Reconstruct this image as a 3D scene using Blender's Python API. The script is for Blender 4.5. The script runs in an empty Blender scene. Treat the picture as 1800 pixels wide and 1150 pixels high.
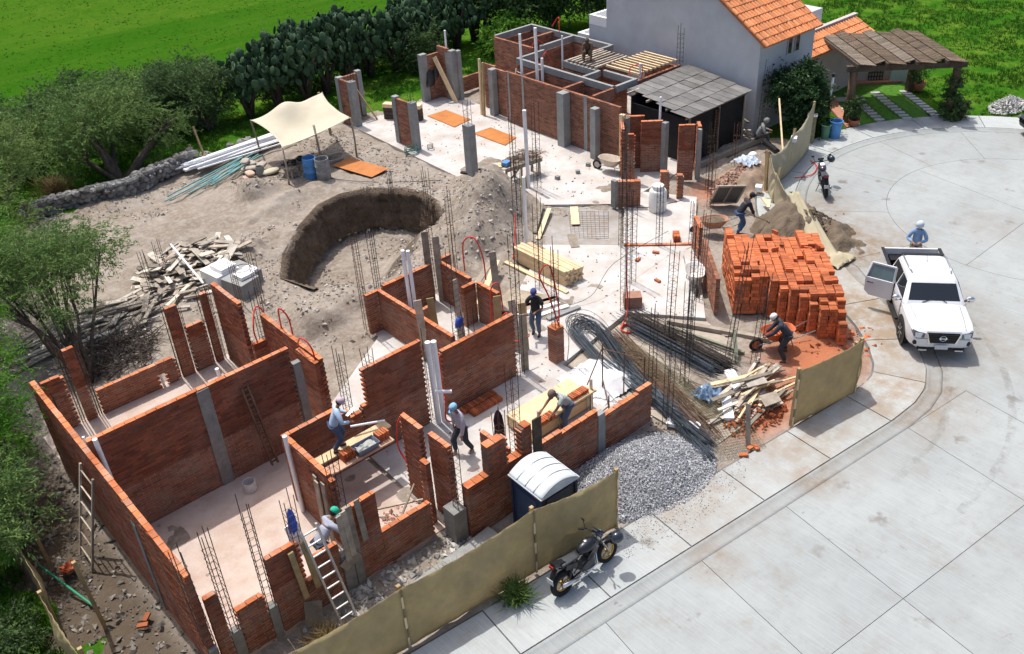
import bpy, math, random
import numpy as np
from mathutils import Vector, Matrix, noise as mnoise
R = math.radians
random.seed(7)
rng = np.random.default_rng(7)
scene = bpy.context.scene
col = scene.collection
# ------------------------------------------------------------------ camera, sky, sun, exposure
CAM_H = 16.0
PITCH, ROLL, YAW = R(33.216), R(-3.556), R(39.6)
_a = Vector((math.sin(YAW), math.cos(YAW), 0))            # ground heading of the camera
_fwd = _a * math.cos(PITCH) + Vector((0, 0, -math.sin(PITCH)))
_right = Vector((math.cos(YAW), -math.sin(YAW), 0))
_up = _right.cross(_fwd)
_r2 = _right * math.cos(ROLL) + _up * math.sin(ROLL)
_u2 = -_right * math.sin(ROLL) + _up * math.cos(ROLL)
cam_data = bpy.data.cameras.new('camera')
cam_data.sensor_width = 36.0
cam_data.lens = 36.0 * 1656.46 / 1800.0
cam_data.clip_end = 2000
camera = bpy.data.objects.new('camera', cam_data)
col.objects.link(camera)
m = Matrix((_r2, _u2, -_fwd)).transposed().to_4x4()
m.translation = (0, 0, CAM_H)
camera.matrix_world = m
scene.camera = camera
SUN_DIR = Vector((-0.03, -0.41, -1.0)).normalized()         # the way the light travels
world = bpy.data.worlds.new('World')
scene.world = world
world.use_nodes = True
wn = world.node_tree.nodes
sky = wn.new('ShaderNodeTexSky')
sky.sky_type = 'NISHITA'
sky.sun_disc = False
sky.sun_elevation = math.asin(-SUN_DIR.z)
sky.sun_rotation = math.atan2(-SUN_DIR.x, -SUN_DIR.y)
sky.air_density = 0.8; sky.dust_density = 4.0; sky.ozone_density = 0.5
world.node_tree.links.new(sky.outputs[0], wn['Background'].inputs[0])
wn['Background'].inputs[1].default_value = 0.15
sd = bpy.data.lights.new('sun', 'SUN')
sd.energy = 3.0
sd.angle = R(0.55)
sd.color = (1.0, 0.975, 0.93)
sun = bpy.data.objects.new('sun', sd)
col.objects.link(sun)
sun.rotation_euler = SUN_DIR.to_track_quat('-Z', 'Y').to_euler()
scene.view_settings.view_transform = 'Standard'
scene.view_settings.look = 'None'
scene.view_settings.exposure = 0.45
scene.view_settings.gamma = 1.0
scene.view_settings.use_curve_mapping = False
scene.cycles.max_bounces = 6

# ------------------------------------------------------------------ helpers
MATS = {}
def M(name, c, rough=.85, var=.2, scale=3.0, c2=None, bump=0.0, bscale=30.0, metal=0.0, spec=.3, orand=0.0, arand=0.0, fine=0.0, coat=0.0, dist=.02, smear=None, sheer=0.0):
    """procedural material: two-scale world-space noise between two tones, optional per-object and per-piece variation"""
    if name in MATS: return MATS[name]
    m = bpy.data.materials.new(name); m.use_nodes = True
    nt = m.node_tree; N = nt.nodes; L = nt.links
    b = N['Principled BSDF']
    b.inputs['Roughness'].default_value = rough
    b.inputs['Metallic'].default_value = metal
    b.inputs['Specular IOR Level'].default_value = spec
    if coat: b.inputs['Coat Weight'].default_value = coat; b.inputs['Coat Roughness'].default_value = .05
    g = N.new('ShaderNodeNewGeometry')
    n1 = N.new('ShaderNodeTexNoise'); n1.inputs['Scale'].default_value = scale; n1.inputs['Detail'].default_value = 5; n1.inputs['Roughness'].default_value = .65
    L.new(g.outputs['Position'], n1.inputs['Vector'])
    ramp = N.new('ShaderNodeMapRange'); ramp.inputs['From Min'].default_value = .3; ramp.inputs['From Max'].default_value = .7
    L.new(n1.outputs['Fac'], ramp.inputs['Value'])
    mix = N.new('ShaderNodeMix'); mix.data_type = 'RGBA'
    if c2 is None:
        ca = tuple(max(0, x * (1 - var)) for x in c); cb = tuple(min(1, x * (1 + var)) for x in c)
    else: ca, cb = c, c2
    mix.inputs['A'].default_value = (*ca, 1); mix.inputs['B'].default_value = (*cb, 1)
    L.new(ramp.outputs[0], mix.inputs['Factor'])
    out = mix.outputs['Result']
    def mul(o, val, lo, hi):
        mr = N.new('ShaderNodeMapRange'); mr.inputs['To Min'].default_value = lo; mr.inputs['To Max'].default_value = hi
        L.new(val, mr.inputs['Value'])
        v = N.new('ShaderNodeVectorMath'); v.operation = 'SCALE'
        L.new(o, v.inputs[0]); L.new(mr.outputs[0], v.inputs['Scale'])
        return v.outputs[0]
    if orand:
        oi = N.new('ShaderNodeObjectInfo'); out = mul(out, oi.outputs['Random'], 1 - orand, 1 + orand)
    if arand:
        at = N.new('ShaderNodeAttribute'); at.attribute_name = 'v'
        out = mul(out, at.outputs['Fac'], 1 - arand, 1 + arand)
    if fine:
        n2 = N.new('ShaderNodeTexNoise'); n2.inputs['Scale'].default_value = bscale * 1.7; n2.inputs['Detail'].default_value = 2
        L.new(g.outputs['Position'], n2.inputs['Vector']); out = mul(out, n2.outputs['Fac'], 1 - fine, 1 + fine)
    if smear:
        n4 = N.new('ShaderNodeTexNoise'); n4.inputs['Scale'].default_value = 1.7; n4.inputs['Detail'].default_value = 9; n4.inputs['Roughness'].default_value = .72
        L.new(g.outputs['Position'], n4.inputs['Vector'])
        mr = N.new('ShaderNodeMapRange'); mr.inputs['From Min'].default_value = .46; mr.inputs['From Max'].default_value = .72; mr.inputs['To Max'].default_value = smear[1]; L.new(n4.outputs['Fac'], mr.inputs['Value'])
        m4 = N.new('ShaderNodeMix'); m4.data_type = 'RGBA'; L.new(mr.outputs[0], m4.inputs['Factor']); L.new(out, m4.inputs['A']); m4.inputs['B'].default_value = (*smear[0], 1); out = m4.outputs['Result']
    L.new(out, b.inputs['Base Color'])
    if sheer:
        tr = N.new('ShaderNodeBsdfTransparent'); tl = N.new('ShaderNodeBsdfTranslucent'); L.new(out, tl.inputs['Color']); m5 = N.new('ShaderNodeMixShader'); m5.inputs[0].default_value = .35; L.new(b.outputs[0], m5.inputs[1]); L.new(tl.outputs[0], m5.inputs[2])
        m6 = N.new('ShaderNodeMixShader'); m6.inputs[0].default_value = sheer; L.new(m5.outputs[0], m6.inputs[1]); L.new(tr.outputs[0], m6.inputs[2]); L.new(m6.outputs[0], N['Material Output'].inputs['Surface'])
    if bump:
        n3 = N.new('ShaderNodeTexNoise'); n3.inputs['Scale'].default_value = bscale; n3.inputs['Detail'].default_value = 4
        L.new(g.outputs['Position'], n3.inputs['Vector'])
        bp = N.new('ShaderNodeBump'); bp.inputs['Strength'].default_value = bump; bp.inputs['Distance'].default_value = dist
        L.new(n3.outputs['Fac'], bp.inputs['Height']); L.new(bp.outputs[0], b.inputs['Normal'])
    MATS[name] = m
    return m

BRICK = M('brick', (.285, .088, .044), .9, scale=2.6, c2=(.175, .054, .031), bump=.5, bscale=60, orand=.32, arand=.32, fine=.25, smear=((.25, .165, .12), .5))  # side faces, dusty ones too: tone lowered to paint in shade
BRICKL = M('brick_dusty', (.31, .125, .072), .92, scale=2.2, c2=(.205, .075, .045), bump=.5, bscale=60, orand=.28, arand=.28, fine=.25, smear=((.31, .23, .175), .65))
BRICKO = M('brick_aged', (.33, .145, .085), .92, scale=2.2, c2=(.21, .085, .05), bump=.5, bscale=60, orand=.3, arand=.35, fine=.25)
BRICKN = M('brick_new', (.47, .135, .05), .9, scale=3, c2=(.33, .088, .034), bump=.4, bscale=60, orand=.38, arand=.38, fine=.25, smear=((.44, .20, .11), .4))
BRICKT = M('brick_clean_sunlit_top', (.58, .185, .068), .9, scale=6, c2=(.43, .12, .045), bump=.4, bscale=60, orand=.3, fine=.25, smear=((.46, .33, .25), .75))  # clean top face, with sunlight painted in as a brighter copy
MORTAR = M('mortar', (.36, .29, .235), .95, var=.3, scale=5, bump=.5, bscale=50)
MORTARD = M('mortar_dark', (.15, .095, .07), .95, var=.35, scale=1.6, bump=.5, bscale=50)
CONC = M('concrete', (.31, .315, .305), .9, scale=2.5, c2=(.215, .215, .205), bump=.35, bscale=25, fine=.12)
CONCD = M('concrete_damp', (.17, .17, .155), .9, scale=5, c2=(.27, .26, .24), bump=.5, bscale=20)
SLAB = M('slab_dust', (.56, .55, .53), .92, scale=.9, c2=(.38, .35, .32), bump=.25, bscale=18, fine=.12, smear=((.46, .33, .25), .55))
SLABI = M('slab_inside', (.55, .47, .42), .92, scale=1.1, c2=(.44, .33, .27), bump=.25, bscale=18, fine=.12, smear=((.36, .25, .19), .6))
STEEL = M('rebar_steel', (.055, .045, .04), .7, var=.4, scale=3, metal=.3)
RUST = M('rebar_rust', (.13, .075, .05), .85, var=.5, scale=2)
STEELB = M('rebar_blue', (.07, .085, .10), .5, var=.4, scale=4, metal=.5)
WOODN = M('wood_new', (.66, .50, .30), .8, var=.15, scale=3, bump=.2, orand=.12, fine=.1)
WOODO = M('wood_old', (.33, .28, .22), .9, var=.35, scale=4, bump=.4, orand=.35, fine=.2)
WOODD = M('wood_dark', (.075, .055, .04), .85, var=.4, scale=5, bump=.4, fine=.2)
WOODY = M('wood_post', (.36, .26, .13), .85, var=.25, scale=4, bump=.3, fine=.2)
PLY = M('plywood', (.52, .20, .045), .6, scale=2.0, c2=(.36, .12, .03), bump=.1, fine=.15)
PVC = M('pvc_white', (.78, .79, .80), .35, var=.06, spec=.5)
PVCB = M('pvc_green', (.16, .33, .32), .45, var=.15)
CLOTH = M('shade_cloth', (.44, .355, .19), .9, var=.16, scale=1.3, bump=.6, bscale=5, fine=.1, dist=.06, sheer=.10)
TARP = M('canopy_cloth', (.50, .45, .34), .9, var=.06, scale=1.5)
REDH = M('red_hose', (.62, .045, .022), .5, var=.1)
BLACK = M('black_plastic', (.012, .012, .014), .45, var=.3)
RUBBER = M('rubber', (.016, .016, .017), .85, var=.3)
DARK = M('dark_paint', (.03, .032, .036), .4, var=.3)
METAL = M('bare_metal', (.42, .42, .42), .35, var=.2, metal=.8)
CHROME = M('chrome', (.75, .75, .76), .12, var=.05, metal=1)
WHITE = M('white_paint', (.80, .80, .79), .5, var=.05)

def setp(o, label=None, cat=None, group=None, kind=None):
    if label: o['label'] = label
    if cat: o['category'] = cat
    if group: o['group'] = group
    if kind: o['kind'] = kind
    return o
def adopt(o, parent):
    if parent is not None:
        o.parent = parent
def thing(name, label, cat, loc=(0, 0, 0), rz=0.0, group=None):
    o = bpy.data.objects.new(name, None); col.objects.link(o)
    o.empty_display_size = .2
    o.location = loc if len(loc) == 3 else (*loc, 0); o.rotation_euler = (0, 0, rz)
    return setp(o, label, cat, group)
def link(name, mesh, parent=None, loc=(0, 0, 0), rot=(0, 0, 0), sc=(1, 1, 1)):
    o = bpy.data.objects.new(name, mesh); col.objects.link(o)
    o.location = loc; o.rotation_euler = rot; o.scale = sc
    adopt(o, parent); return o
def dup(root, loc=None, rz=None, label=None, sc=None):
    r = root.copy(); col.objects.link(r)
    if loc is not None: r.location = loc
    if rz is not None: r.rotation_euler = (0, 0, rz)
    if sc is not None: r.scale = (sc, sc, sc)
    if label: r['label'] = label
    for ch in root.children:
        c = ch.copy(); col.objects.link(c); c.parent = r
        for g in ch.children:
            d = g.copy(); col.objects.link(d); d.parent = c
    return r

class MB:
    def __init__(s): s.v = []; s.f = []; s.a = []
    def add(s, vs, fs, a=None):
        k = len(s.v); s.v.extend(tuple(p) for p in vs); s.f.extend(tuple(i + k for i in f) for f in fs)
        s.a.extend([a if a is not None else .5] * len(vs)); return s
    def box(s, c, d, rz=0.0, m=None, a=None):
        hx, hy, hz = d[0] / 2, d[1] / 2, d[2] / 2
        vs = [Vector((x * hx, y * hy, z * hz)) for z in (-1, 1) for x, y in ((-1, -1), (1, -1), (1, 1), (-1, 1))]
        M4 = m if m is not None else (Matrix.Rotation(rz, 3, 'Z') if rz else None)
        if M4 is not None: vs = [M4 @ v for v in vs]
        vs = [v + Vector(c) for v in vs]
        return s.add(vs, [(3, 2, 1, 0), (4, 5, 6, 7), (0, 1, 5, 4), (1, 2, 6, 5), (2, 3, 7, 6), (3, 0, 4, 7)], a)
    def bx(s, x0, x1, y0, y1, z0, z1, a=None):
        return s.box(((x0 + x1) / 2, (y0 + y1) / 2, (z0 + z1) / 2), (x1 - x0, y1 - y0, z1 - z0), a=a)
    def bar(s, p, q, w, h, roll=0.0, a=None):
        """rectangular bar from p to q"""
        p = Vector(p); q = Vector(q); d = q - p; l = d.length
        if l < 1e-6: return s
        d /= l; up = Vector((0, 0, 1)) if abs(d.z) < .95 else Vector((0, 1, 0))
        x = d.cross(up).normalized(); z = x.cross(d)
        if roll: x, z = x * math.cos(roll) + z * math.sin(roll), z * math.cos(roll) - x * math.sin(roll)
        return s.box((p + q) / 2, (w, l, h), m=Matrix((x, d, z)).transposed(), a=a)
    def tube(s, pts, r, n=6, caps=True, a=None):
        pts = [Vector(p) for p in pts]; K = len(pts)
        rs = r if hasattr(r, '__len__') else [r] * K
        vs = []; fs = []
        prev = None
        for i, p in enumerate(pts):
            t = (pts[min(i + 1, K - 1)] - pts[max(i - 1, 0)])
            t = t.normalized() if t.length > 1e-9 else Vector((0, 0, 1))
            if prev is None:
                ref = Vector((0, 0, 1)) if abs(t.z) < .9 else Vector((1, 0, 0))
                x = t.cross(ref).normalized()
            else:
                x = (prev - t * prev.dot(t)); x = x.normalized() if x.length > 1e-6 else t.orthogonal().normalized()
            prev = x; y = t.cross(x)
            for k in range(n):
                an = 2 * math.pi * k / n
                vs.append(p + (x * math.cos(an) + y * math.sin(an)) * rs[i])
        for i in range(K - 1):
            for k in range(n):
                k2 = (k + 1) % n
                fs.append((i * n + k, i * n + k2, (i + 1) * n + k2, (i + 1) * n + k))
        if caps: fs.append(tuple(range(n - 1, -1, -1))); fs.append(tuple((K - 1) * n + k for k in range(n)))
        return s.add(vs, fs, a)
    def lathe(s, prof, c=(0, 0, 0), n=16, m=None, caps=True):
        vs = []; fs = []
        for r, z in prof:
            for k in range(n):
                an = 2 * math.pi * k / n; vs.append(Vector((r * math.cos(an), r * math.sin(an), z)))
        for i in range(len(prof) - 1):
            for k in range(n):
                k2 = (k + 1) % n; fs.append((i * n + k, i * n + k2, (i + 1) * n + k2, (i + 1) * n + k))
        if caps: fs.append(tuple(range(n - 1, -1, -1))); fs.append(tuple((len(prof) - 1) * n + k for k in range(n)))
        if m is not None: vs = [m @ v for v in vs]
        vs = [v + Vector(c) for v in vs]
        return s.add(vs, fs)
    def ell(s, c, r, n=10, k=6, m=None):
        prof = [(max(1e-3, math.sin(math.pi * i / k)), -math.cos(math.pi * i / k)) for i in range(k + 1)]
        S = Matrix.Diagonal(r); mm = (m @ S) if m is not None else S
        return s.lathe(prof, c, n, mm)
    def prism(s, poly, z0, z1):
        n = len(poly); vs = [(x, y, z0) for x, y in poly] + [(x, y, z1) for x, y in poly]
        ar = sum(poly[i][0] * poly[(i + 1) % n][1] - poly[(i + 1) % n][0] * poly[i][1] for i in range(n))
        fs = [tuple(range(n, 2 * n)), tuple(range(n - 1, -1, -1))] + [(i, (i + 1) % n, n + (i + 1) % n, n + i) for i in range(n)]
        if ar < 0: fs = [tuple(reversed(f)) for f in fs]
        return s.add(vs, fs)
    def grid(s, P, thick=0.0, closed=False):
        """P[i][j] points -> sheet; a back sheet is added when thick"""
        P = [[Vector(p) for p in r] for r in P]; ni, nj = len(P), len(P[0])
        vs = [p for r in P for p in r]; fs = [(i * nj + j, (i + 1) * nj + j, (i + 1) * nj + j + 1, i * nj + j + 1) for i in range(ni - 1) for j in range(nj - 1)]
        if thick:
            bk = []
            for i in range(ni):
                for j in range(nj):
                    du = P[min(i + 1, ni - 1)][j] - P[max(i - 1, 0)][j]; dv = P[i][min(j + 1, nj - 1)] - P[i][max(j - 1, 0)]
                    nn = du.cross(dv); nn = nn.normalized() if nn.length > 1e-9 else Vector((0, 0, 1))
                    bk.append(P[i][j] - nn * thick)
            o = len(vs); vs = vs + bk; fs = fs + [tuple(o + q for q in reversed(f)) for f in list(fs)]
            def edge(idx):
                for a, b in zip(idx[:-1], idx[1:]): fs.append((b, a, a + o, b + o))
            edge([j for j in range(nj)][::-1]); edge([(ni - 1) * nj + j for j in range(nj)])
            edge([i * nj for i in range(ni)]); edge([i * nj + nj - 1 for i in range(ni)][::-1])
        return s.add(vs, fs)
    def mesh(s, name, mat, smooth=False):
        me = bpy.data.meshes.new(name); me.from_pydata(s.v, [], s.f)
        if mat: me.materials.append(mat)
        if any(a != .5 for a in s.a):
            at = me.attributes.new('v', 'FLOAT', 'POINT'); at.data.foreach_set('value', s.a)
        else:
            at = me.attributes.new('v', 'FLOAT', 'POINT'); at.data.foreach_set('value', [.5] * len(s.v))
        me.shade_smooth() if smooth else me.shade_flat()
        me.update(); return me
    def build(s, name, mat, parent=None, smooth=False, angle=None, loc=(0, 0, 0), rz=0.0):
        me = s.mesh(name, mat, smooth)
        if angle: me.set_sharp_from_angle(angle=R(angle))
        o = link(name, me, parent, loc, (0, 0, rz)); return o
def npmesh(name, V, F, mat, attr=None, smooth=False):
    """V (n,3) array, F (m,k) array of equal-sided faces"""
    V = np.asarray(V, np.float32); F = np.asarray(F, np.int32); me = bpy.data.meshes.new(name)
    k = F.shape[1]
    me.vertices.add(len(V)); me.vertices.foreach_set('co', V.ravel())
    me.loops.add(F.size); me.loops.foreach_set('vertex_index', F.ravel())
    me.polygons.add(len(F)); me.polygons.foreach_set('loop_start', np.arange(0, F.size, k, dtype=np.int32))
    me.update(calc_edges=True); me.validate()
    if mat: me.materials.append(mat)
    if attr is not None:
        at = me.attributes.new('v', 'FLOAT', 'POINT'); at.data.foreach_set('value', np.asarray(attr, np.float32))
    if smooth: me.shade_smooth()
    else: me.shade_flat()
    return me
BOXV = np.array([(x, y, z) for z in (-.5, .5) for x, y in ((-.5, -.5), (.5, -.5), (.5, .5), (-.5, .5))], np.float32)
BOXF = np.array([(3, 2, 1, 0), (4, 5, 6, 7), (0, 1, 5, 4), (1, 2, 6, 5), (2, 3, 7, 6), (3, 0, 4, 7)], np.int32)
def boxes_mesh(name, C, D, mat, rz=None, attr=None, rot=None):
    """many boxes in one mesh: centres C, sizes D, optional z angle or 3x3 matrices"""
    C = np.asarray(C, np.float32); D = np.asarray(D, np.float32); n = len(C)
    V = BOXV[None] * D[:, None, :]
    if rot is not None: V = np.einsum('nij,nkj->nki', np.asarray(rot, np.float32), V)
    elif rz is not None:
        c, s = np.cos(rz)[:, None], np.sin(rz)[:, None]
        V = np.stack([V[..., 0] * c - V[..., 1] * s, V[..., 0] * s + V[..., 1] * c, V[..., 2]], -1)
    V = V + C[:, None, :]
    F = BOXF[None] + (np.arange(n) * 8)[:, None, None]
    at = np.repeat(rng.random(n) if attr is None else attr, 8)
    return npmesh(name, V.reshape(-1, 3), F.reshape(-1, 4), mat, at)
def rotm(n, tilt=math.pi):
    """n random rotation matrices; tilt limits how far z leans"""
    z = rng.uniform(0, 2 * math.pi, n); t = rng.uniform(-tilt, tilt, n); u = rng.uniform(-tilt, tilt, n)
    cz, sz, ct, st, cu, su = np.cos(z), np.sin(z), np.cos(t), np.sin(t), np.cos(u), np.sin(u)
    o, i = np.zeros(n), np.ones(n)
    Z = np.stack([np.stack([cz, -sz, o], -1), np.stack([sz, cz, o], -1), np.stack([o, o, i], -1)], 1)
    X = np.stack([np.stack([i, o, o], -1), np.stack([o, ct, -st], -1), np.stack([o, st, ct], -1)], 1)
    Y = np.stack([np.stack([cu, o, su], -1), np.stack([o, i, o], -1), np.stack([-su, o, cu], -1)], 1)
    return Z @ X @ Y
def smooth01(x): x = np.clip(x, 0, 1); return x * x * (3 - 2 * x)
def vnoise(x, y, s, seed=0):
    """cheap value noise on arrays"""
    X = x / s; Y = y / s; i = np.floor(X).astype(int); j = np.floor(Y).astype(int); fx = smooth01(X - i); fy = smooth01(Y - j)
    def h(a, b):
        n = (a * 374761393 + b * 668265263 + seed * 982451653) & 0x7fffffff
        n = ((n ^ (n >> 13)) * 1274126177) & 0x7fffffff
        return ((n ^ (n >> 16)) & 0xffff) / 65535.0
    return (h(i, j) * (1 - fx) + h(i + 1, j) * fx) * (1 - fy) + (h(i, j + 1) * (1 - fx) + h(i + 1, j + 1) * fx) * fy
def pdist(X, Y, line):
    d = np.full(X.shape, 1e9)
    for (x0, y0), (x1, y1) in zip(line[:-1], line[1:]):
        dx, dy = x1 - x0, y1 - y0; t = np.clip(((X - x0) * dx + (Y - y0) * dy) / (dx * dx + dy * dy + 1e-12), 0, 1)
        d = np.minimum(d, np.hypot(X - x0 - t * dx, Y - y0 - t * dy))
    return d
def inside(X, Y, poly):
    r = np.zeros(X.shape, bool); n = len(poly)
    for i in range(n):
        x0, y0 = poly[i]; x1, y1 = poly[(i + 1) % n]
        if y0 == y1: continue
        c = ((y0 > Y) != (y1 > Y)) & (X < (x1 - x0) * (Y - y0) / (y1 - y0) + x0); r ^= c
    return r
# ------------------------------------------------------------------ terrain: one sheet to the horizon
PIT_FAR = [(12.5, 25.3), (12.1, 26.8), (13.0, 28.2), (14.6, 29.75), (16, 30.75), (17.15, 30.96), (18.25, 30.55), (19.04, 29.67), (19.5, 28.76), (19.33, 27.4), (18.8, 26.3), (17.9, 25.8)]
PIT_NEAR = [(17.9, 25.8), (16.6, 24.6), (15.2, 24.1), (13.6, 24.3), (12.5, 25.3)]
PIT = PIT_FAR + PIT_NEAR[1:-1]
DIRT = [(1.1, 11.6), (.9, 21), (2.2, 26), (5.5, 38), (14, 38.6), (18.5, 38.8), (21.5, 38.2), (27.5, 37.2), (30, 36.6), (33, 36.2), (33.4, 21), (33.6, 19.6), (32, 19.3), (29.5, 18.2), (26.6, 16.0), (25.2, 13.4), (23.6, 10.9), (21.8, 9.2), (20.4, 8.9), (17.5, 9.2), (11.5, 9.9), (4, 10.6), (-6, 11.6), (-6, 12.4)]
def height(X, Y):
    h = np.zeros(X.shape)
    ins = inside(X, Y, PIT)
    jag = (vnoise(X, Y, .35, 3) - .5) * .3
    df = pdist(X, Y, PIT_FAR) + jag; dn = pdist(X, Y, PIT_NEAR)
    dep = -1.75 * smooth01((df + .15) / .2) * smooth01(dn / 2.6)
    h = np.where(ins, dep, h)
    g = lambda cx, cy, rx, ry, a, th=0.0: a * np.exp(-(((X - cx) * math.cos(th) + (Y - cy) * math.sin(th)) / rx) ** 2 - ((-(X - cx) * math.sin(th) + (Y - cy) * math.cos(th)) / ry) ** 2)
    out = smooth01(np.where(ins, 0, pdist(X, Y, PIT) / .5))
    site = inside(X, Y, DIRT).astype(float)
    bump = g(20.3, 25.3, 1.7, 1.3, 1.45, .6) + g(18.7, 24.1, 1.6, 1.1, 1.0, .5) + g(21.4, 26.4, .9, .7, .6) + g(17.0, 23.3, 1.1, .7, .4) + g(13.1, 23.6, 1.2, 1.0, .45) + g(11.2, 23.4, 1.2, .8, .35) + g(11.3, 28.5, 2.4, .9, .28, .9) + g(15.0, 32.0, 2.5, .5, .15, .3) + g(14.9, 33.6, .75, .6, .55)
    h = h + bump * np.where(ins, .35, .4 + .6 * out)
    rough = (vnoise(X, Y, 2.1, 15) - .5) * .2 + (vnoise(X, Y, 1.3, 5) - .5) * .16 + (vnoise(X, Y, .5, 6) - .5) * .13 + (vnoise(X, Y, .22, 7) - .5) * .05
    h = h + rough * site * np.where(h > .12, 2.2, .9)
    # street and slab areas stay flat
    flat = smooth01((pdist(X, Y, EDGE) - 1.2) / 1.0)
    h = h * np.where(inside(X, Y, STREET_POLY), 0, flat)
    h = h - .05 * (1 - site) - .10 * inside(X, Y, STREET_POLY)
    far = np.clip(Y - 60, 0, 1e9) * 0
    return h + far
# edge of the carriageway (gutter line) as a polyline: straight, then round the turning circle
CC, CR = (33.3, 10.8), 7.8
EDGE = [(-30, 13.4), (0, 10.05), (9.71, 8.97), (15, 8.38), (19.5, 7.88), (20.6, 7.86), (21.5, 8.02), (22.4, 8.48), (23.3, 9.25), (24.2, 10.3), (24.95, 11.5), (25.5, 12.7)]
_cb = [(CC[0] + CR * math.cos(R(a)), CC[1] + CR * math.sin(R(a))) for a in range(162, -60, -3)]
EDGE = EDGE + _cb + [(40, 2), (48, -6), (60, -20)]
STREET_POLY = EDGE + [(60, -60), (-30, -60)]
def offset(line, d):
    out = []
    for i, (x, y) in enumerate(line):
        x0, y0 = line[max(i - 1, 0)]; x1, y1 = line[min(i + 1, len(line) - 1)]
        tx, ty = x1 - x0, y1 - y0; l = math.hypot(tx, ty) or 1
        out.append((x - ty / l * d, y + tx / l * d))
    return out
def axis(a, b, c, d, f, k):
    lo = a + (b - a) * (1 - np.linspace(1, 0, k, endpoint=False) ** 2.2) if False else b - (b - a) * (np.linspace(1, 0, k, endpoint=False) ** 2.2)
    hi = c + (d - c) * (np.linspace(0, 1, k + 1)[1:] ** 2.2)
    return np.concatenate([lo, np.arange(b, c, f), [c], hi])
gx = axis(-300, 0.5, 34, 700, .115, 26); gy = axis(-120, 9.5, 40, 800, .115, 26)
GX, GY = np.meshgrid(gx, gy, indexing='ij')
GZ = height(GX, GY)
def gh(x, y): return float(height(np.array([float(x)]), np.array([float(y)]))[0])
ni, nj = GX.shape
idx = np.arange(ni * nj).reshape(ni, nj)
F = np.stack([idx[:-1, :-1], idx[1:, :-1], idx[1:, 1:], idx[:-1, 1:]], -1).reshape(-1, 4)
site = inside(GX + (vnoise(GX, GY, .8, 1) - .5) * 1.2, GY + (vnoise(GX, GY, .8, 2) - .5) * 1.2, DIRT).astype(float)
nearred = np.exp(-((GX - 20.6) / 1.6) ** 2 - ((GY - 11.4) / 1.3) ** 2) + np.exp(-((GX - 17.5) / 1.3) ** 2 - ((GY - 10.9) / .7) ** 2) + .7 * np.exp(-((GX - 27.5) / 1.4) ** 2 - ((GY - 20.3) / 1.0) ** 2)
damp = np.clip(smooth01((3.2 - GX) / .8) * (GY > 12) * (GY < 38) + inside(GX, GY, PIT) * smooth01((-GZ) / .25) * smooth01((1.55 + GZ) / .25) * .9 + np.exp(-((GX - 26.6) / 1.3) ** 2 - ((GY - 16) / 1.2) ** 2), 0, 1)  # left strip: painted tree shade; pit sides: dark soil and painted shade; sand: damp
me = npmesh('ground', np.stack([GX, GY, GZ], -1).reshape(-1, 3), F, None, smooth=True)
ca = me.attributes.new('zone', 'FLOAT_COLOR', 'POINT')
ca.data.foreach_set('color', np.stack([site, np.clip(nearred, 0, 1), damp, np.ones_like(site)], -1).astype(np.float32).ravel())
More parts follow.
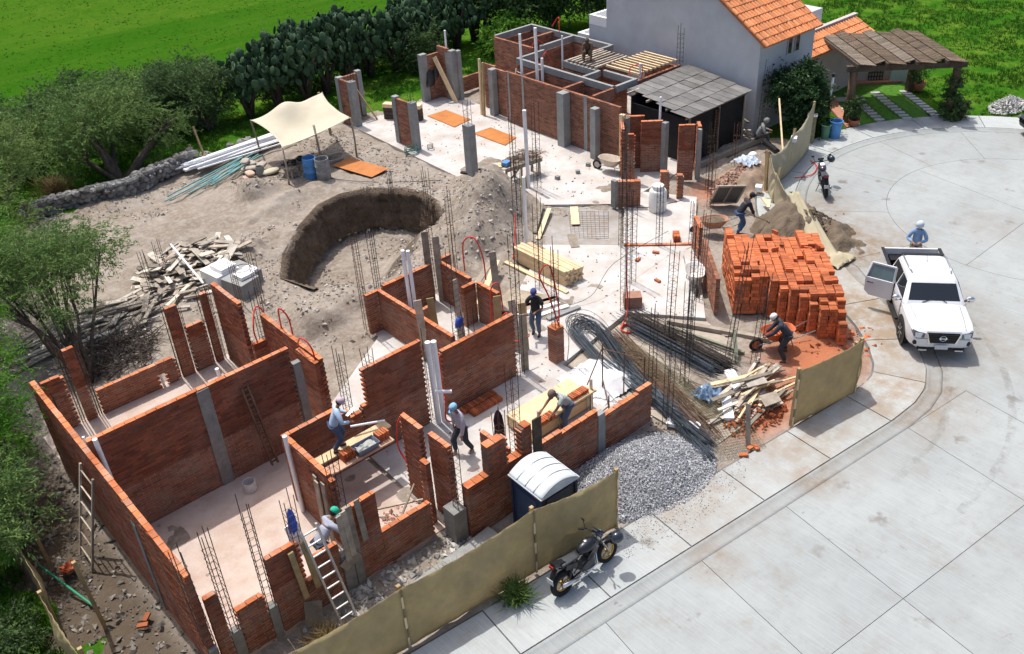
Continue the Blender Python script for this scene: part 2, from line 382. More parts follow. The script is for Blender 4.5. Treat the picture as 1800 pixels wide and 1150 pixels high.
def ground_material():
    m = bpy.data.materials.new('ground'); m.use_nodes = True; nt = m.node_tree; N = nt.nodes; L = nt.links; b = N['Principled BSDF']
    b.inputs['Roughness'].default_value = 1.0; b.inputs['Specular IOR Level'].default_value = 0.0
    g = N.new('ShaderNodeNewGeometry'); at = N.new('ShaderNodeAttribute'); at.attribute_name = 'zone'
    sp = N.new('ShaderNodeSeparateColor'); L.new(at.outputs['Color'], sp.inputs[0])
    def ns(sc, d=6, r=.6, st=None):
        n = N.new('ShaderNodeTexNoise'); n.inputs['Scale'].default_value = sc; n.inputs['Detail'].default_value = d; n.inputs['Roughness'].default_value = r
        L.new(g.outputs['Position'], n.inputs['Vector']); return n.outputs['Fac']
    def rmp(v, a, z, lo=0, hi=1):
        q = N.new('ShaderNodeMapRange'); q.inputs['From Min'].default_value = a; q.inputs['From Max'].default_value = z; q.inputs['To Min'].default_value = lo; q.inputs['To Max'].default_value = hi
        L.new(v, q.inputs['Value']); return q.outputs[0]
    def mx(f, a, c):
        q = N.new('ShaderNodeMix'); q.data_type = 'RGBA'
        for k, v in (('Factor', f), ('A', a), ('B', c)):
            if isinstance(v, tuple): q.inputs[k].default_value = (*v, 1)
            elif isinstance(v, (int, float)): q.inputs[k].default_value = v
            else: L.new(v, q.inputs[k])
        return q.outputs['Result']
    dirt = mx(rmp(ns(.7), .35, .65), (.30, .26, .22), (.205, .165, .13))
    dirt = mx(rmp(ns(.22, 7, .7), .44, .62, 0, .8), dirt, (.215, .175, .135))
    dirt = mx(rmp(ns(2.4, 8, .75), .5, .68, 0, .7), dirt, (.38, .345, .30))
    dirt = mx(rmp(ns(6, 4), .45, .7, 0, .6), dirt, (.36, .325, .285))
    vo = N.new('ShaderNodeTexVoronoi'); vo.inputs['Scale'].default_value = 9; L.new(g.outputs['Position'], vo.inputs['Vector'])
    dirt = mx(rmp(vo.outputs['Distance'], .08, .2, .5, 0), dirt, (.39, .36, .32))
    dirt = mx(rmp(sp.outputs[1], .1, .8, 0, .85), dirt, (.40, .13, .055))
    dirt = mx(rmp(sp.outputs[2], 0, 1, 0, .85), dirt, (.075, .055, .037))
    # mown field, with a lighter strip beyond an old mowing line
    ln = N.new('ShaderNodeVectorMath'); ln.operation = 'DOT_PRODUCT'; ln.inputs[1].default_value = (.16, .987, 0); L.new(g.outputs['Position'], ln.inputs[0])
    far = rmp(ln.outputs['Value'], 65.4, 65.9)
    gr = mx(rmp(ns(.16), .38, .62), (.027, .088, .005), (.038, .105, .007))
    gr = mx(far, gr, mx(rmp(ns(.22), .35, .65), (.050, .122, .008), (.072, .135, .013)))
    gr = mx(rmp(ns(.8, 7, .7), .42, .66, 0, .75), gr, (.022, .095, .005))
    mpg = N.new('ShaderNodeMapping'); mpg.inputs['Rotation'].default_value = (0, 0, R(9)); mpg.inputs['Scale'].default_value = (.05, .9, 1); L.new(g.outputs['Position'], mpg.inputs['Vector'])
    nst = N.new('ShaderNodeTexNoise'); nst.inputs['Scale'].default_value = 1; nst.inputs['Detail'].default_value = 6; nst.inputs['Roughness'].default_value = .7; L.new(mpg.outputs[0], nst.inputs['Vector'])
    gr = mx(rmp(nst.outputs['Fac'], .45, .7, 0, .6), gr, (.07, .125, .014)); gr = mx(rmp(ns(5.5, 4, .8), .5, .68, 0, .75), gr, (.02, .085, .005))
    gr = mx(rmp(ns(3.2, 5), .5, .75, 0, .6), gr, (.055, .13, .012))
    gr = mx(rmp(ns(30, 3), .45, .75, 0, .55), gr, (.012, .07, .004))
    rough = rmp(ns(.55, 5), .42, .62)
    gr2 = mx(rough, (.034, .115, .008), (.095, .175, .018)); gr2 = mx(rmp(ns(9, 5), .45, .68, 0, .8), gr2, (.018, .065, .008))
    pg = N.new('ShaderNodeSeparateXYZ'); L.new(g.outputs['Position'], pg.inputs[0])
    gr = mx(rmp(pg.outputs[1], 50, 52), gr2, gr)
    c = mx(rmp(sp.outputs[0], .35, .65), gr, dirt)
    L.new(c, b.inputs['Base Color'])
    bp = N.new('ShaderNodeBump'); bp.inputs['Strength'].default_value = .7; bp.inputs['Distance'].default_value = .05
    L.new(ns(9, 6, .7), bp.inputs['Height']); L.new(bp.outputs[0], b.inputs['Normal'])
    return m
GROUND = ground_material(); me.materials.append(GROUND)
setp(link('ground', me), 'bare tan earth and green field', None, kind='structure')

# ------------------------------------------------------------------ street of concrete panels, gutter, pavement
def paving_material():
    m = bpy.data.materials.new('paving'); m.use_nodes = True; nt = m.node_tree; N = nt.nodes; L = nt.links; b = N['Principled BSDF']
    b.inputs['Roughness'].default_value = .9; b.inputs['Specular IOR Level'].default_value = .2
    g = N.new('ShaderNodeNewGeometry'); oi = N.new('ShaderNodeObjectInfo')
    def ns(sc, d=6, r=.6, vec=None):
        n = N.new('ShaderNodeTexNoise'); n.inputs['Scale'].default_value = sc; n.inputs['Detail'].default_value = d; n.inputs['Roughness'].default_value = r
        L.new(vec or g.outputs['Position'], n.inputs['Vector']); return n.outputs['Fac']
    def rmp(v, a, z, lo=0, hi=1):
        q = N.new('ShaderNodeMapRange'); q.inputs['From Min'].default_value = a; q.inputs['From Max'].default_value = z; q.inputs['To Min'].default_value = lo; q.inputs['To Max'].default_value = hi
        L.new(v, q.inputs['Value']); return q.outputs[0]
    def mx(f, a, c):
        q = N.new('ShaderNodeMix'); q.data_type = 'RGBA'
        for k, v in (('Factor', f), ('A', a), ('B', c)):
            if isinstance(v, tuple): q.inputs[k].default_value = (*v, 1)
            elif isinstance(v, (int, float)): q.inputs[k].default_value = v
            else: L.new(v, q.inputs[k])
        return q.outputs['Result']
    base = mx(rmp(ns(.45, 6, .7), .33, .67), (.335, .355, .348), (.27, .286, .282))
    base = mx(rmp(ns(2.1, 7, .75), .5, .72, 0, .5), base, (.245, .248, .24))
    # brushed streaks across the panels
    mp = N.new('ShaderNodeMapping'); mp.inputs['Rotation'].default_value = (0, 0, R(10)); mp.inputs['Scale'].default_value = (30, .9, 1); L.new(g.outputs['Position'], mp.inputs['Vector'])
    base = mx(rmp(ns(1, 3, .5, mp.outputs[0]), .45, .7, 0, .35), base, (.41, .425, .415))
    # spots of spilled mortar and oil
    vo = N.new('ShaderNodeTexVoronoi'); vo.inputs['Scale'].default_value = .75; vo.inputs['Randomness'].default_value = 1
    nz = N.new('ShaderNodeTexNoise'); nz.inputs['Scale'].default_value = 5; nz.inputs['Detail'].default_value = 4; L.new(g.outputs['Position'], nz.inputs['Vector'])
    av = N.new('ShaderNodeVectorMath'); av.operation = 'SCALE'; av.inputs['Scale'].default_value = .5; L.new(nz.outputs['Color'], av.inputs[0])
    ad = N.new('ShaderNodeVectorMath'); ad.operation = 'ADD'; L.new(g.outputs['Position'], ad.inputs[0]); L.new(av.outputs[0], ad.inputs[1]); L.new(ad.outputs[0], vo.inputs['Vector'])
    spm = N.new('ShaderNodeMath'); spm.operation = 'MULTIPLY'
    L.new(rmp(vo.outputs['Distance'], .07, .17, 1, 0), spm.inputs[0]); L.new(rmp(ns(.3, 3), .36, .56, 0, .85), spm.inputs[1])
    base = mx(spm.outputs[0], base, (.16, .145, .125))
    vo2 = N.new('ShaderNodeTexVoronoi'); vo2.inputs['Scale'].default_value = 2.6; L.new(ad.outputs[0], vo2.inputs['Vector'])
    sp2 = N.new('ShaderNodeMath'); sp2.operation = 'MULTIPLY'; L.new(rmp(vo2.outputs['Distance'], .06, .13, .8, 0), sp2.inputs[0]); L.new(rmp(ns(.55, 4), .48, .62, 0, 1), sp2.inputs[1])
    base = mx(sp2.outputs[0], base, (.19, .175, .155))
    base = mx(rmp(ns(.9, 8, .8), .54, .7, 0, .55), base, (.27, .245, .21))
    # earth carried on to the pavement beside the site: fades with distance from the gutter line toward the site
    pos = N.new('ShaderNodeSeparateXYZ'); L.new(g.outputs['Position'], pos.inputs[0])
    soil = None
    for px_, py_, r_, k_ in ((23.6, 11.0, 4.0, 1.2), (26.8, 14.2, 3.4, 1.2), (28.6, 16.4, 2.2, .8), (17.3, 10.0, 2.9, .8), (13.6, 10.3, 2.6, .7), (20.6, 8.9, 2.6, 1.0), (24.5, 8.2, 2.4, .45), (16.3, 8.5, 1.0, .9), (31.5, 11.5, 1.8, .35), (12.4, 8.5, .9, .8)):
        ds = N.new('ShaderNodeVectorMath'); ds.operation = 'DISTANCE'; ds.inputs[1].default_value = (px_, py_, .05); L.new(g.outputs['Position'], ds.inputs[0]); q_ = rmp(ds.outputs['Value'], r_ * .25, r_, k_, 0)
        if soil is not None:
            mxm = N.new('ShaderNodeMath'); mxm.operation = 'MAXIMUM'; L.new(soil, mxm.inputs[0]); L.new(q_, mxm.inputs[1]); soil = mxm.outputs[0]
        else: soil = q_
    so = N.new('ShaderNodeMath'); so.operation = 'MULTIPLY'; L.new(soil, so.inputs[0]); L.new(rmp(ns(1.6, 8, .75), .36, .60, .1, 1.0), so.inputs[1])
    base = mx(so.outputs[0], base, (.235, .185, .135))
    v = N.new('ShaderNodeVectorMath'); v.operation = 'SCALE'; L.new(base, v.inputs[0]); L.new(rmp(oi.outputs['Random'], 0, 1, .95, 1.05), v.inputs['Scale'])
    L.new(v.outputs[0], b.inputs['Base Color'])
    bp = N.new('ShaderNodeBump'); bp.inputs['Strength'].default_value = .25; bp.inputs['Distance'].default_value = .01
    L.new(ns(45, 4), bp.inputs['Height']); L.new(bp.outputs[0], b.inputs['Normal'])
    return m
PAVE = paving_material()
def lighter(m, k):
    q = m.copy(); q.name = 'pavement_concrete'
    for n in q.node_tree.nodes:
        if n.type == 'MIX':
            for i in ('A', 'B'):
                s_ = [x for x in n.inputs if x.name == i and x.type == 'RGBA'][0]
                if not s_.is_linked: s_.default_value = tuple(min(1, c * k) for c in s_.default_value[:3]) + (1,)
    return q
PAVE2 = lighter(PAVE, 1.2)
JOINT = M('joint', (.13, .13, .125), .95, var=.35, scale=2)
def panel_object(name, poly, z0, z1, parent, soil=None, mat=None):
    """one concrete panel: polygon with a fine top so that soil can vary over it"""
    mb = MB().prism(poly, z0, z1); o = mb.build(name, mat or PAVE, parent)
    v = np.array(mb.v); s = soil(v[:, 0], v[:, 1]) if soil is not None else np.zeros(len(v))
    at = o.data.attributes.new('soil', 'FLOAT', 'POINT'); at.data.foreach_set('value', s.astype(np.float32)); return o
def soilf(x, y): return np.clip(np.exp(-((x - 23.2) / 2.6) ** 2 - ((y - 11.6) / 2.0) ** 2) * 1.3 + .7 * np.exp(-((x - 17.5) / 3.5) ** 2 - ((y - 9.6) / .8) ** 2), 0, 1)
def shrink(poly, d):
    n = len(poly); ar = sum(poly[i][0] * poly[(i + 1) % n][1] - poly[(i + 1) % n][0] * poly[i][1] for i in range(n))
    s = 1 if ar > 0 else -1; out = []
    for i in range(n):
        p0, p1, p2 = Vector(poly[i - 1]), Vector(poly[i]), Vector(poly[(i + 1) % n])
        e1 = (p1 - p0).normalized(); e2 = (p2 - p1).normalized(); n1 = Vector((-e1.y, e1.x)) * s; n2 = Vector((-e2.y, e2.x)) * s
        k = n1 + n2; k = k / max(.35, (1 + n1.dot(n2))); out.append(tuple(p1 + k * d))
    return out
road = setp(MB().prism(STREET_POLY, -.3, .004).build('road', JOINT), 'pale concrete street ending in a turning circle', None, kind='structure')
def clip_half(poly, p, n):
    out = []; k = len(poly)
    for i in range(k):
        a, b = poly[i], poly[(i + 1) % k]
        da = (a[0] - p[0]) * n[0] + (a[1] - p[1]) * n[1]; db = (b[0] - p[0]) * n[0] + (b[1] - p[1]) * n[1]
        if da >= 0: out.append(a)
        if (da >= 0) != (db >= 0): t = da / (da - db); out.append((a[0] + (b[0] - a[0]) * t, a[1] + (b[1] - a[1]) * t))
    return out
def road_panel(poly):
    if len(poly) >= 3: panel_object('concrete_panel', shrink(poly, .007), .004, .03, road, soilf)
e1 = Vector((1, -.111)).normalized(); e2 = Vector((-.17, -.985)).normalized(); O = Vector((14.94, 8.39))
us = [-14, -8.2, -5.5, -2.74, 0, 4.6, 7.1]
vs_ = [0, 3.32, 6.6, 10, 14]
for i in range(len(us) - 1):
    for j in range(len(vs_) - 1):
        q = [tuple(O + e1 * us[a] + e2 * vs_[b]) for a, b in ((i, j), (i + 1, j), (i + 1, j + 1), (i, j + 1))]
        if j == 0: q = [(p[0], p[1]) for p in q]
        road_panel(q)
def arc(r, a0, a1, n): return [(CC[0] + r * math.cos(R(a0 + (a1 - a0) * k / n)), CC[1] + r * math.sin(R(a0 + (a1 - a0) * k / n))) for k in range(n + 1)]
RI = 4.95
for a0, a1 in ((-20, 80), (80, 180), (180, 260), (260, 340)):
    road_panel(arc(RI, a0, a1, 24) + [CC])
spokes = [-60, 45, 72, 98, 130, 158]
for a0, a1 in zip(spokes[:-1], spokes[1:]):
    n = max(6, int(abs(a1 - a0) / 4)); road_panel(arc(RI, a0, a1, n) + arc(CR, a1, a0, n))
# between the straight street and the circle
B0 = [tuple(O + e1 * 7.1 + e2 * v) for v in (0, 3.32, 6.6, 10, 14)]
mouth = [p for p in EDGE if 20 < p[0] < 26 and p[1] < 13.5]
a158 = (CC[0] + CR * math.cos(R(158)), CC[1] + CR * math.sin(R(158)))
road_panel([tuple(O + e1 * 4.7)] + mouth + [a158] + arc(RI, 158, 205, 12) + [tuple(O + e1 * 12.4 + e2 * 3.32), B0[1], B0[0]])
q = [B0[1], tuple(O + e1 * 12.4 + e2 * 3.32)] + arc(RI, 205, 262, 12) + [tuple(O + e1 * 17.6 + e2 * 6.6), B0[2]]
road_panel(q)
for j in (2, 3):
    for u0, u1 in ((7.1, 12), (12, 17), (17, 23)):
        road_panel([tuple(O + e1 * a + e2 * vs_[b]) for a, b in ((u0, j), (u1, j), (u1, j + 1), (u0, j + 1))])
# gutter: a shallow rolled channel following the edge
def strip(name, offs, parent=None, mat=PAVE):
    rows = [[(x, y, z) for (x, y) in offset(EDGE, d)] for d, z in offs]
    P = [[rows[k][i] for k in range(len(offs))] for i in range(len(EDGE))]
    mb = MB().grid(P); mb.f = [tuple(reversed(f)) for f in mb.f]; return mb.build(name, mat, parent, smooth=True)
GUT = lighter(PAVE, .93)
g_ = setp(strip('gutter', [(.0, .0), (.012, .031), (.10, .025), (.22, .008), (.34, .03), (.40, .062), (.412, .02)], mat=GUT), None, None, kind='structure')
at = g_.data.attributes.new('soil', 'FLOAT', 'POINT'); vv = np.array([v.co[:2] for v in g_.data.vertices]); at.data.foreach_set('value', np.clip(soilf(vv[:, 0], vv[:, 1]) + .35, 0, 1).astype(np.float32))
pav = setp(strip('pavement', [(.40, .03), (.42, .036), (1.85, .036), (1.87, -.1)], mat=JOINT), None, None, kind='structure')
# pavement panels, cut at joints along the edge
L0, L1, L2 = offset(EDGE, .43), offset(EDGE, 1.8), EDGE
acc = 0; cur = [0]; lens = [0]
for i in range(1, len(EDGE)): acc += math.hypot(EDGE[i][0] - EDGE[i - 1][0], EDGE[i][1] - EDGE[i - 1][1]); lens.append(acc)
def at_len(line, s):
    i = max(k for k in range(len(lens)) if lens[k] <= s); i = min(i, len(lens) - 2); t = (s - lens[i]) / (lens[i + 1] - lens[i])
    return (line[i][0] + (line[i + 1][0] - line[i][0]) * t, line[i][1] + (line[i + 1][1] - line[i][1]) * t)
s = 26.0
while s < lens[-1] - 14:
    n = 6; a = [at_len(L0, s + 2.35 * k / n) for k in range(n + 1)]; b = [at_len(L1, s + 2.35 * k / n) for k in range(n + 1)]
    # three bands so that soil can fade in across the pavement
    for f0, f1 in ((0, 1),):
        lo = [(p[0] + (q[0] - p[0]) * f0, p[1] + (q[1] - p[1]) * f0) for p, q in zip(a, b)]; hi = [(p[0] + (q[0] - p[0]) * f1, p[1] + (q[1] - p[1]) * f1) for p, q in zip(a, b)]
        if lo[0][0] > 45: continue
        sl = lambda x, y, f1=f1, f0=f0: np.clip(soilf(x, y) + .05 + .25 * (pdist(x, y, EDGE) - .4) / 1.4, 0, 1) * (x < 33)
        d_ = .006
        pl = [tuple(p) for p in lo] + [tuple(p) for p in reversed(hi)]
        panel_object('pavement_panel', shrink(pl, d_), .03, .062, pav, sl, PAVE2)
    s += 2.37

# ------------------------------------------------------------------ floor slabs
def slab(name, poly, z0, z1, mat, label): return setp(MB().prism(poly, z0, z1).build(name, mat), label, None, kind='structure')
slab('floor_slab', [(2.95, 13.45), (8.75, 13.45), (8.75, 23.85), (2.95, 23.85)], -.3, .10, SLABI, None)
slab('floor_slab', [(8.75, 12.95), (15.2, 12.76), (15.2, 16.2), (18.55, 16.75), (19.95, 14.8), (23.4, 17.95), (19.75, 21.9), (15.2, 19.0), (15.2, 22.0), (12.45, 22.0), (12.3, 21.3), (9.0, 19.2)], -.3, .098, SLAB, None)
slab('floor_slab', [(21.32, 27.5), (21.65, 37.1), (27.4, 37.1), (27.4, 32), (33, 36.4), (33, 26), (28.2, 22.4), (24.02, 22.1), (21.95, 24.25), (22.5, 26)], -.3, .10, SLAB, None)
slab('floor_slab', [(21.8, 19.9), (23.5, 18.1), (26.4, 20.4), (25.4, 22.2), (24.1, 22.0)], -.3, .09, SLAB, None)
slab('flooded_bay', [(19.85, 21.95), (21.75, 19.95), (24.0, 22.05), (21.95, 24.15)], -.3, .03, M('bay_mud', (.40, .38, .36), .75, scale=.8, c2=(.22, .20, .175), bump=.3, smear=((.27, .21, .15), .8)), None)
# faint tyre marks carried out of the site on to the concrete
def tyre_material():
    m = M('tyre_dust', (.16, .13, .10), .95, var=.2); nt = m.node_tree; N = nt.nodes; L = nt.links
    tr = N.new('ShaderNodeBsdfTransparent'); mx_ = N.new('ShaderNodeMixShader'); n = N.new('ShaderNodeTexNoise'); n.inputs['Scale'].default_value = 2.2; n.inputs['Detail'].default_value = 8; n.inputs['Roughness'].default_value = .8; g = N.new('ShaderNodeNewGeometry'); L.new(g.outputs['Position'], n.inputs['Vector'])
    r = N.new('ShaderNodeMapRange'); r.inputs['From Min'].default_value = .46; r.inputs['From Max'].default_value = .7; r.inputs['To Max'].default_value = .3; L.new(n.outputs['Fac'], r.inputs['Value']); L.new(r.outputs[0], mx_.inputs[0]); L.new(tr.outputs[0], mx_.inputs[1]); L.new(N['Principled BSDF'].outputs[0], mx_.inputs[2]); L.new(mx_.outputs[0], N['Material Output'].inputs['Surface']); return m
TYRE = tyre_material()
def smoothline(pts, sub=8):
    P = [Vector(p) for p in pts]; out = []
    for i in range(len(P) - 1):
        p0, p1, p2, p3 = P[max(i - 1, 0)], P[i], P[i + 1], P[min(i + 2, len(P) - 1)]
        for k in range(sub): t = k / sub; out.append(.5 * ((2 * p1) + (p2 - p0) * t + (2 * p0 - 5 * p1 + 4 * p2 - p3) * t * t + (-p0 + 3 * p1 - 3 * p2 + p3) * t ** 3))
    return out + [P[-1]]
for path in ([(27.6, 13.6), (25.6, 11.0), (23.4, 8.2), (20.5, 6.6), (17.5, 6.3)],):
    ln = [(p.x, p.y) for p in smoothline(path)]
    for o in (-.78, .78):
        a, b = offset(ln, o - .1), offset(ln, o + .1); MB().grid([[(*p, .0345), (*q, .0345)] for p, q in zip(b, a)]).build('tyre_mark', TYRE, road)
slab('rebar_yard', [(15.3, 12.4), (15.3, 16.1), (18.5, 16.6), (19.9, 14.7), (19.3, 12.8), (17.5, 10.9), (15.5, 10.9)], -.3, .035, M('yard', (.36, .31, .25), .95, var=.3, scale=1.5, bump=.5), None)
# cut earth face of the pit: a broken vertical bank standing on the far rim
def bank():
    pts = []
    for (x0, y0), (x1, y1) in zip(PIT_FAR[:-1], PIT_FAR[1:]):
        n = max(2, int(math.hypot(x1 - x0, y1 - y0) / .09))
        pts += [(x0 + (x1 - x0) * k / n, y0 + (y1 - y0) * k / n) for k in range(n)]
    pts.append(PIT_FAR[-1]); inn = offset(pts, -1.0); P = []; K = len(pts)
    for i, ((x, y), (xi, yi)) in enumerate(zip(pts, inn)):
        e = min(1, i / 9, (K - 1 - i) / 12); r = []
        for k in range(15):
            v = k / 14; z = .06 - 1.62 * v * (.15 + .85 * e); w = .02 + .20 * v ** 1.5 + .16 * (float(vnoise(np.array([x * 1.0 + y * .6]), np.array([v * 3.0 + x * .2]), .22, 21)[0]) - .5) + .07 * random.uniform(-1, 1) * (v > .05)
            w = -.12 if k == 0 else w + .07; r.append((x + (xi - x) * w, y + (yi - y) * w, z + (.02 if k < 2 else 0)))
        P.append(r)
    return MB().grid(P)
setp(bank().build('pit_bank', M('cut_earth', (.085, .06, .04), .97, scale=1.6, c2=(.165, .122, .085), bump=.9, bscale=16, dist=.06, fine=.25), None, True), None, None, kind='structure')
# ------------------------------------------------------------------ brick walls, built brick by brick
BL, BH, BJ = .235, .060, .014
CH = BH + BJ
_brick_cache = {}
def brick_mesh(th, mat, k):
    key = (round(th, 3), mat.name, k)
    if key not in _brick_cache:
        r = random.Random(hash(key) & 0xffff); v = BOXV.copy() * np.array([BL, th, BH], np.float32)
        v += np.array([[r.uniform(-.004, .004) for _ in range(3)] for _ in range(8)], np.float32)
        me_ = npmesh('brick', v, BOXF, mat, np.full(8, .5)); _brick_cache[key] = me_
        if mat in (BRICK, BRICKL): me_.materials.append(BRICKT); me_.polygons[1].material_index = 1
    return _brick_cache[key]
CAMP = Vector((0, 0, CAM_H))
def bwall(label, p, ang, length, z0, tops, th=.13, teeth=(0, 0), nind=300, mat=None, mort=None, holes=(), parent=None, group='unfinished brick walls', name='brick_wall', cat='brick wall'):
    """wall from point p along ang (degrees), thickness to the left; tops = [(s_end, ztop), ...] may step"""
    lift = 1.22 + .2 * random.random() if mat is None else -1; mat = mat or BRICK; mort = mort or MORTARD
    a = R(ang)
    root = parent or thing(name, label, cat, (p[0], p[1], 0), a, group)
    off = Vector((0, 0, 0)); rot = 0.0
    if parent is not None:
        inv = Matrix.Rotation(-parent.rotation_euler.z, 3, 'Z'); off = inv @ (Vector((p[0], p[1], 0)) - parent.location); rot = a - parent.rotation_euler.z
    ca, sa = math.cos(rot), math.sin(rot)
    W2 = lambda s, t, z: (off.x + s * ca - t * sa, off.y + s * sa + t * ca, z)
    def ztop(s):
        for e, z in tops:
            if s <= e: return z
        return tops[-1][1]
    rows = int((max(z for _, z in tops) - z0) / CH + .5)
    B = []; mc = []; md = []
    for i in range(rows):
        zc = z0 + i * CH + CH / 2
        odd = i % 2
        s0 = teeth[0] * .042 * odd; s1 = length - teeth[1] * .042 * (1 - odd)
        s = s0 - (BL / 2 if odd else 0)
        while s < s1 - .03:
            b0, b1 = max(s, s0), min(s + BL, s1); s += BL + BJ
            if b1 - b0 < .05: continue
            mid = (b0 + b1) / 2
            if zc + CH * .4 > ztop(mid): continue
            if any(h[0] < mid < h[1] and h[2] < zc < h[3] for h in holes): continue
            topc = zc + CH * 1.4 > ztop(mid)
            B.append((mid, b1 - b0, zc, topc))
        # mortar bed of this course, in runs
        cuts = sorted(set([s0, s1] + [e for e, _ in tops if s0 < e < s1] + [q for h in holes if h[2] < zc < h[3] for q in h[:2] if s0 < q < s1]))
        for c0, c1 in zip(cuts[:-1], cuts[1:]):
            m_ = (c0 + c1) / 2
            if zc + CH * .4 > ztop(m_) or any(h[0] < m_ < h[1] and h[2] < zc < h[3] for h in holes): continue
            lid = .5 * CH if zc + CH * 1.4 > ztop(m_) else CH
            mc.append(W2((c0 + c1) / 2, th / 2, zc - (CH - lid) / 2 - BJ / 2)); md.append((c1 - c0 - .012, th - .016, lid))
    if not B: return root
    def key(b):
        w = Vector((p[0] + b[0] * math.cos(a), p[1] + b[0] * math.sin(a), b[2])); return (not b[3], (w - CAMP).length)
    B.sort(key=key)
    for b in B[:nind]:
        o = link('brick', brick_mesh(th, BRICKL if b[2] < lift else mat, random.randrange(4)), root, W2(b[0], th / 2 + random.uniform(-.004, .004), b[2] + random.uniform(-.002, .002)), (0, 0, rot + random.uniform(-.012, .012)), (b[1] / BL, 1, 1))
    for low in (0, 1):
        rest = [b for b in B[nind:] if (b[2] < lift) == bool(low)]
        if not rest: continue
        C = [W2(b[0], th / 2 + random.uniform(-.004, .004), b[2]) for b in rest]; D = [(b[1], th, BH) for b in rest]
        o = link('brick_courses', boxes_mesh('brick_courses', C, D, BRICKL if low else mat, rz=np.full(len(C), rot) + rng.uniform(-.01, .01, len(C))), root); o['kind'] = 'stuff'
    for low in (0, 1):
        k = [i for i in range(len(mc)) if (mc[i][2] < lift) == bool(low)]
        if k: link('mortar', boxes_mesh('mortar', [mc[i] for i in k], [md[i] for i in k], MORTAR if low else mort, rz=np.full(len(k), rot)), root)
    return root
def wpart(root, mb, name, mat, smooth=False):
    """a part given in world coordinates, put under a thing"""
    o = mb.build(name, mat, root, smooth); M4 = Matrix.Translation(root.location) @ Matrix.Rotation(root.rotation_euler.z, 4, 'Z')
    o.matrix_parent_inverse = M4.inverted(); return o
def column(root, x0, x1, y0, y1, z0, z1, mat=CONC, name='concrete_column'):
    mb = MB()
    n = max(2, int((z1 - z0) / .5))
    P = []
    for k in range(n + 1):
        z = z0 + (z1 - z0) * k / n; j = lambda: random.uniform(-.006, .006)
        P.append([(x0 + j(), y0 + j(), z), (x1 + j(), y0 + j(), z), (x1 + j(), y1 + j(), z), (x0 + j(), y1 + j(), z)])
    vs = [q for r in P for q in r]; fs = [(k * 4 + i, k * 4 + (i + 1) % 4, (k + 1) * 4 + (i + 1) % 4, (k + 1) * 4 + i) for k in range(n) for i in range(4)] + [(3, 2, 1, 0), tuple(n * 4 + i for i in range(4))]
    mb.add(vs, fs); return wpart(root, mb, name, mat)

# ---- the near house, left wing
w = bwall('long outer brick wall along the left side of the site', (2.9, 13.42), 90, 8.6, .0, [(8.6, 3.02)], th=-.13 if False else .13, nind=300)
w.location.x = 3.03
column(w, 2.885, 3.045, 13.30, 13.44, 0, .95, CONCD)
column(w, 2.88, 2.90, 15.9, 16.15, 0, 2.5, CONCD)
w = bwall('tall long brick wall with a poured concrete column in its middle', (3.05, 18.53), 0, 5.05, .1, [(5.05, 3.1)], teeth=(0, 1))
column(w, 5.62, 5.94, 18.50, 18.66, .1, 3.02, CONCD)
column(w, 8.12, 8.34, 18.50, 18.66, .1, 2.55, CONCD)
RY = 23.63
bwall('squat brick pier at the left end of the rear row under the tree', (3.36, RY), 0, .58, .1, [(.4, 1.84), (.58, 1.75)], teeth=(0, 1), nind=120)
bwall('narrow tall brick pier in front of the tree trunk', (4.13, RY), 0, .29, .1, [(.29, 2.5)], nind=80)
bwall('low rear brick wall with a small square service opening', (4.58, RY), 0, 2.32, .1, [(1.5, .95), (2.32, .92)], holes=[(1.68, 2.0, .1, .52)], teeth=(1, 1), nind=200)
bwall('tall narrow brick pier beside the scrap wood heap', (7.0, RY), 0, .33, .1, [(.33, 2.5)], nind=80)
bwall('mid-height brick pier between two narrow taller piers', (7.42, RY), 0, .56, .1, [(.56, 1.72)], teeth=(1, 1), nind=120)
bwall('slimmest brick pier of the rear row', (8.06, RY), 0, .2, .1, [(.2, 2.48)], nind=60)
bwall('tall brick wall panel in front of the white block stack', (8.52, 21.85), 90, 1.7, .1, [(1.7, 2.82)], teeth=(1, 0), nind=200)
bwall('short brick stub with a red hose looped over it', (8.42, 21.5), 0, .42, .1, [(.42, 1.6)], nind=60)
w = bwall('brick wall with bare rebar and red hoses bordering the white slab', (8.94, 18.45), 90, 3.1, .1, [(1.05, 2.42), (3.1, 2.4)], teeth=(1, 0), nind=260)
bwall('second leaf of brick', (8.80, 18.46), 90, .95, .1, [(.95, 2.38)], parent=w, nind=40)
# front row along the street side
FY = 13.45
w = bwall('front brick pier nearest the lower left corner', (3.12, FY), 0, .27, .0, [(.27, 2.14)], nind=90)
w = bwall('low front brick wall stub between two rebar cages', (3.62, FY), 0, .62, .0, [(.62, 1.42)], teeth=(1, 1), nind=150)
column(w, 3.40, 3.61, 13.43, 13.60, 0, .92, CONCD); column(w, 4.25, 4.44, 13.43, 13.60, 0, .95, CONCD)
w = bwall('front brick wall piece left of the ladder, stepping down beside it', (4.46, FY), 0, 1.55, .0, [(.64, 2.24), (.9, 1.1), (1.55, 1.55)], nind=220)
column(w, 6.02, 6.28, 13.42, 13.60, 0, 1.15, CONCD)
w = bwall('front brick pier with plank shuttering beside the ladder', (6.5, FY), 0, .58, .0, [(.58, 2.3)], nind=140)
column(w, 6.30, 6.49, 13.42, 13.60, 0, 1.3, CONCD)
bwall('low front brick wall with a pale sloping sill', (7.09, FY + .002), 0, 1.36, .0, [(1.36, 1.12)], teeth=(0, 1), nind=160)
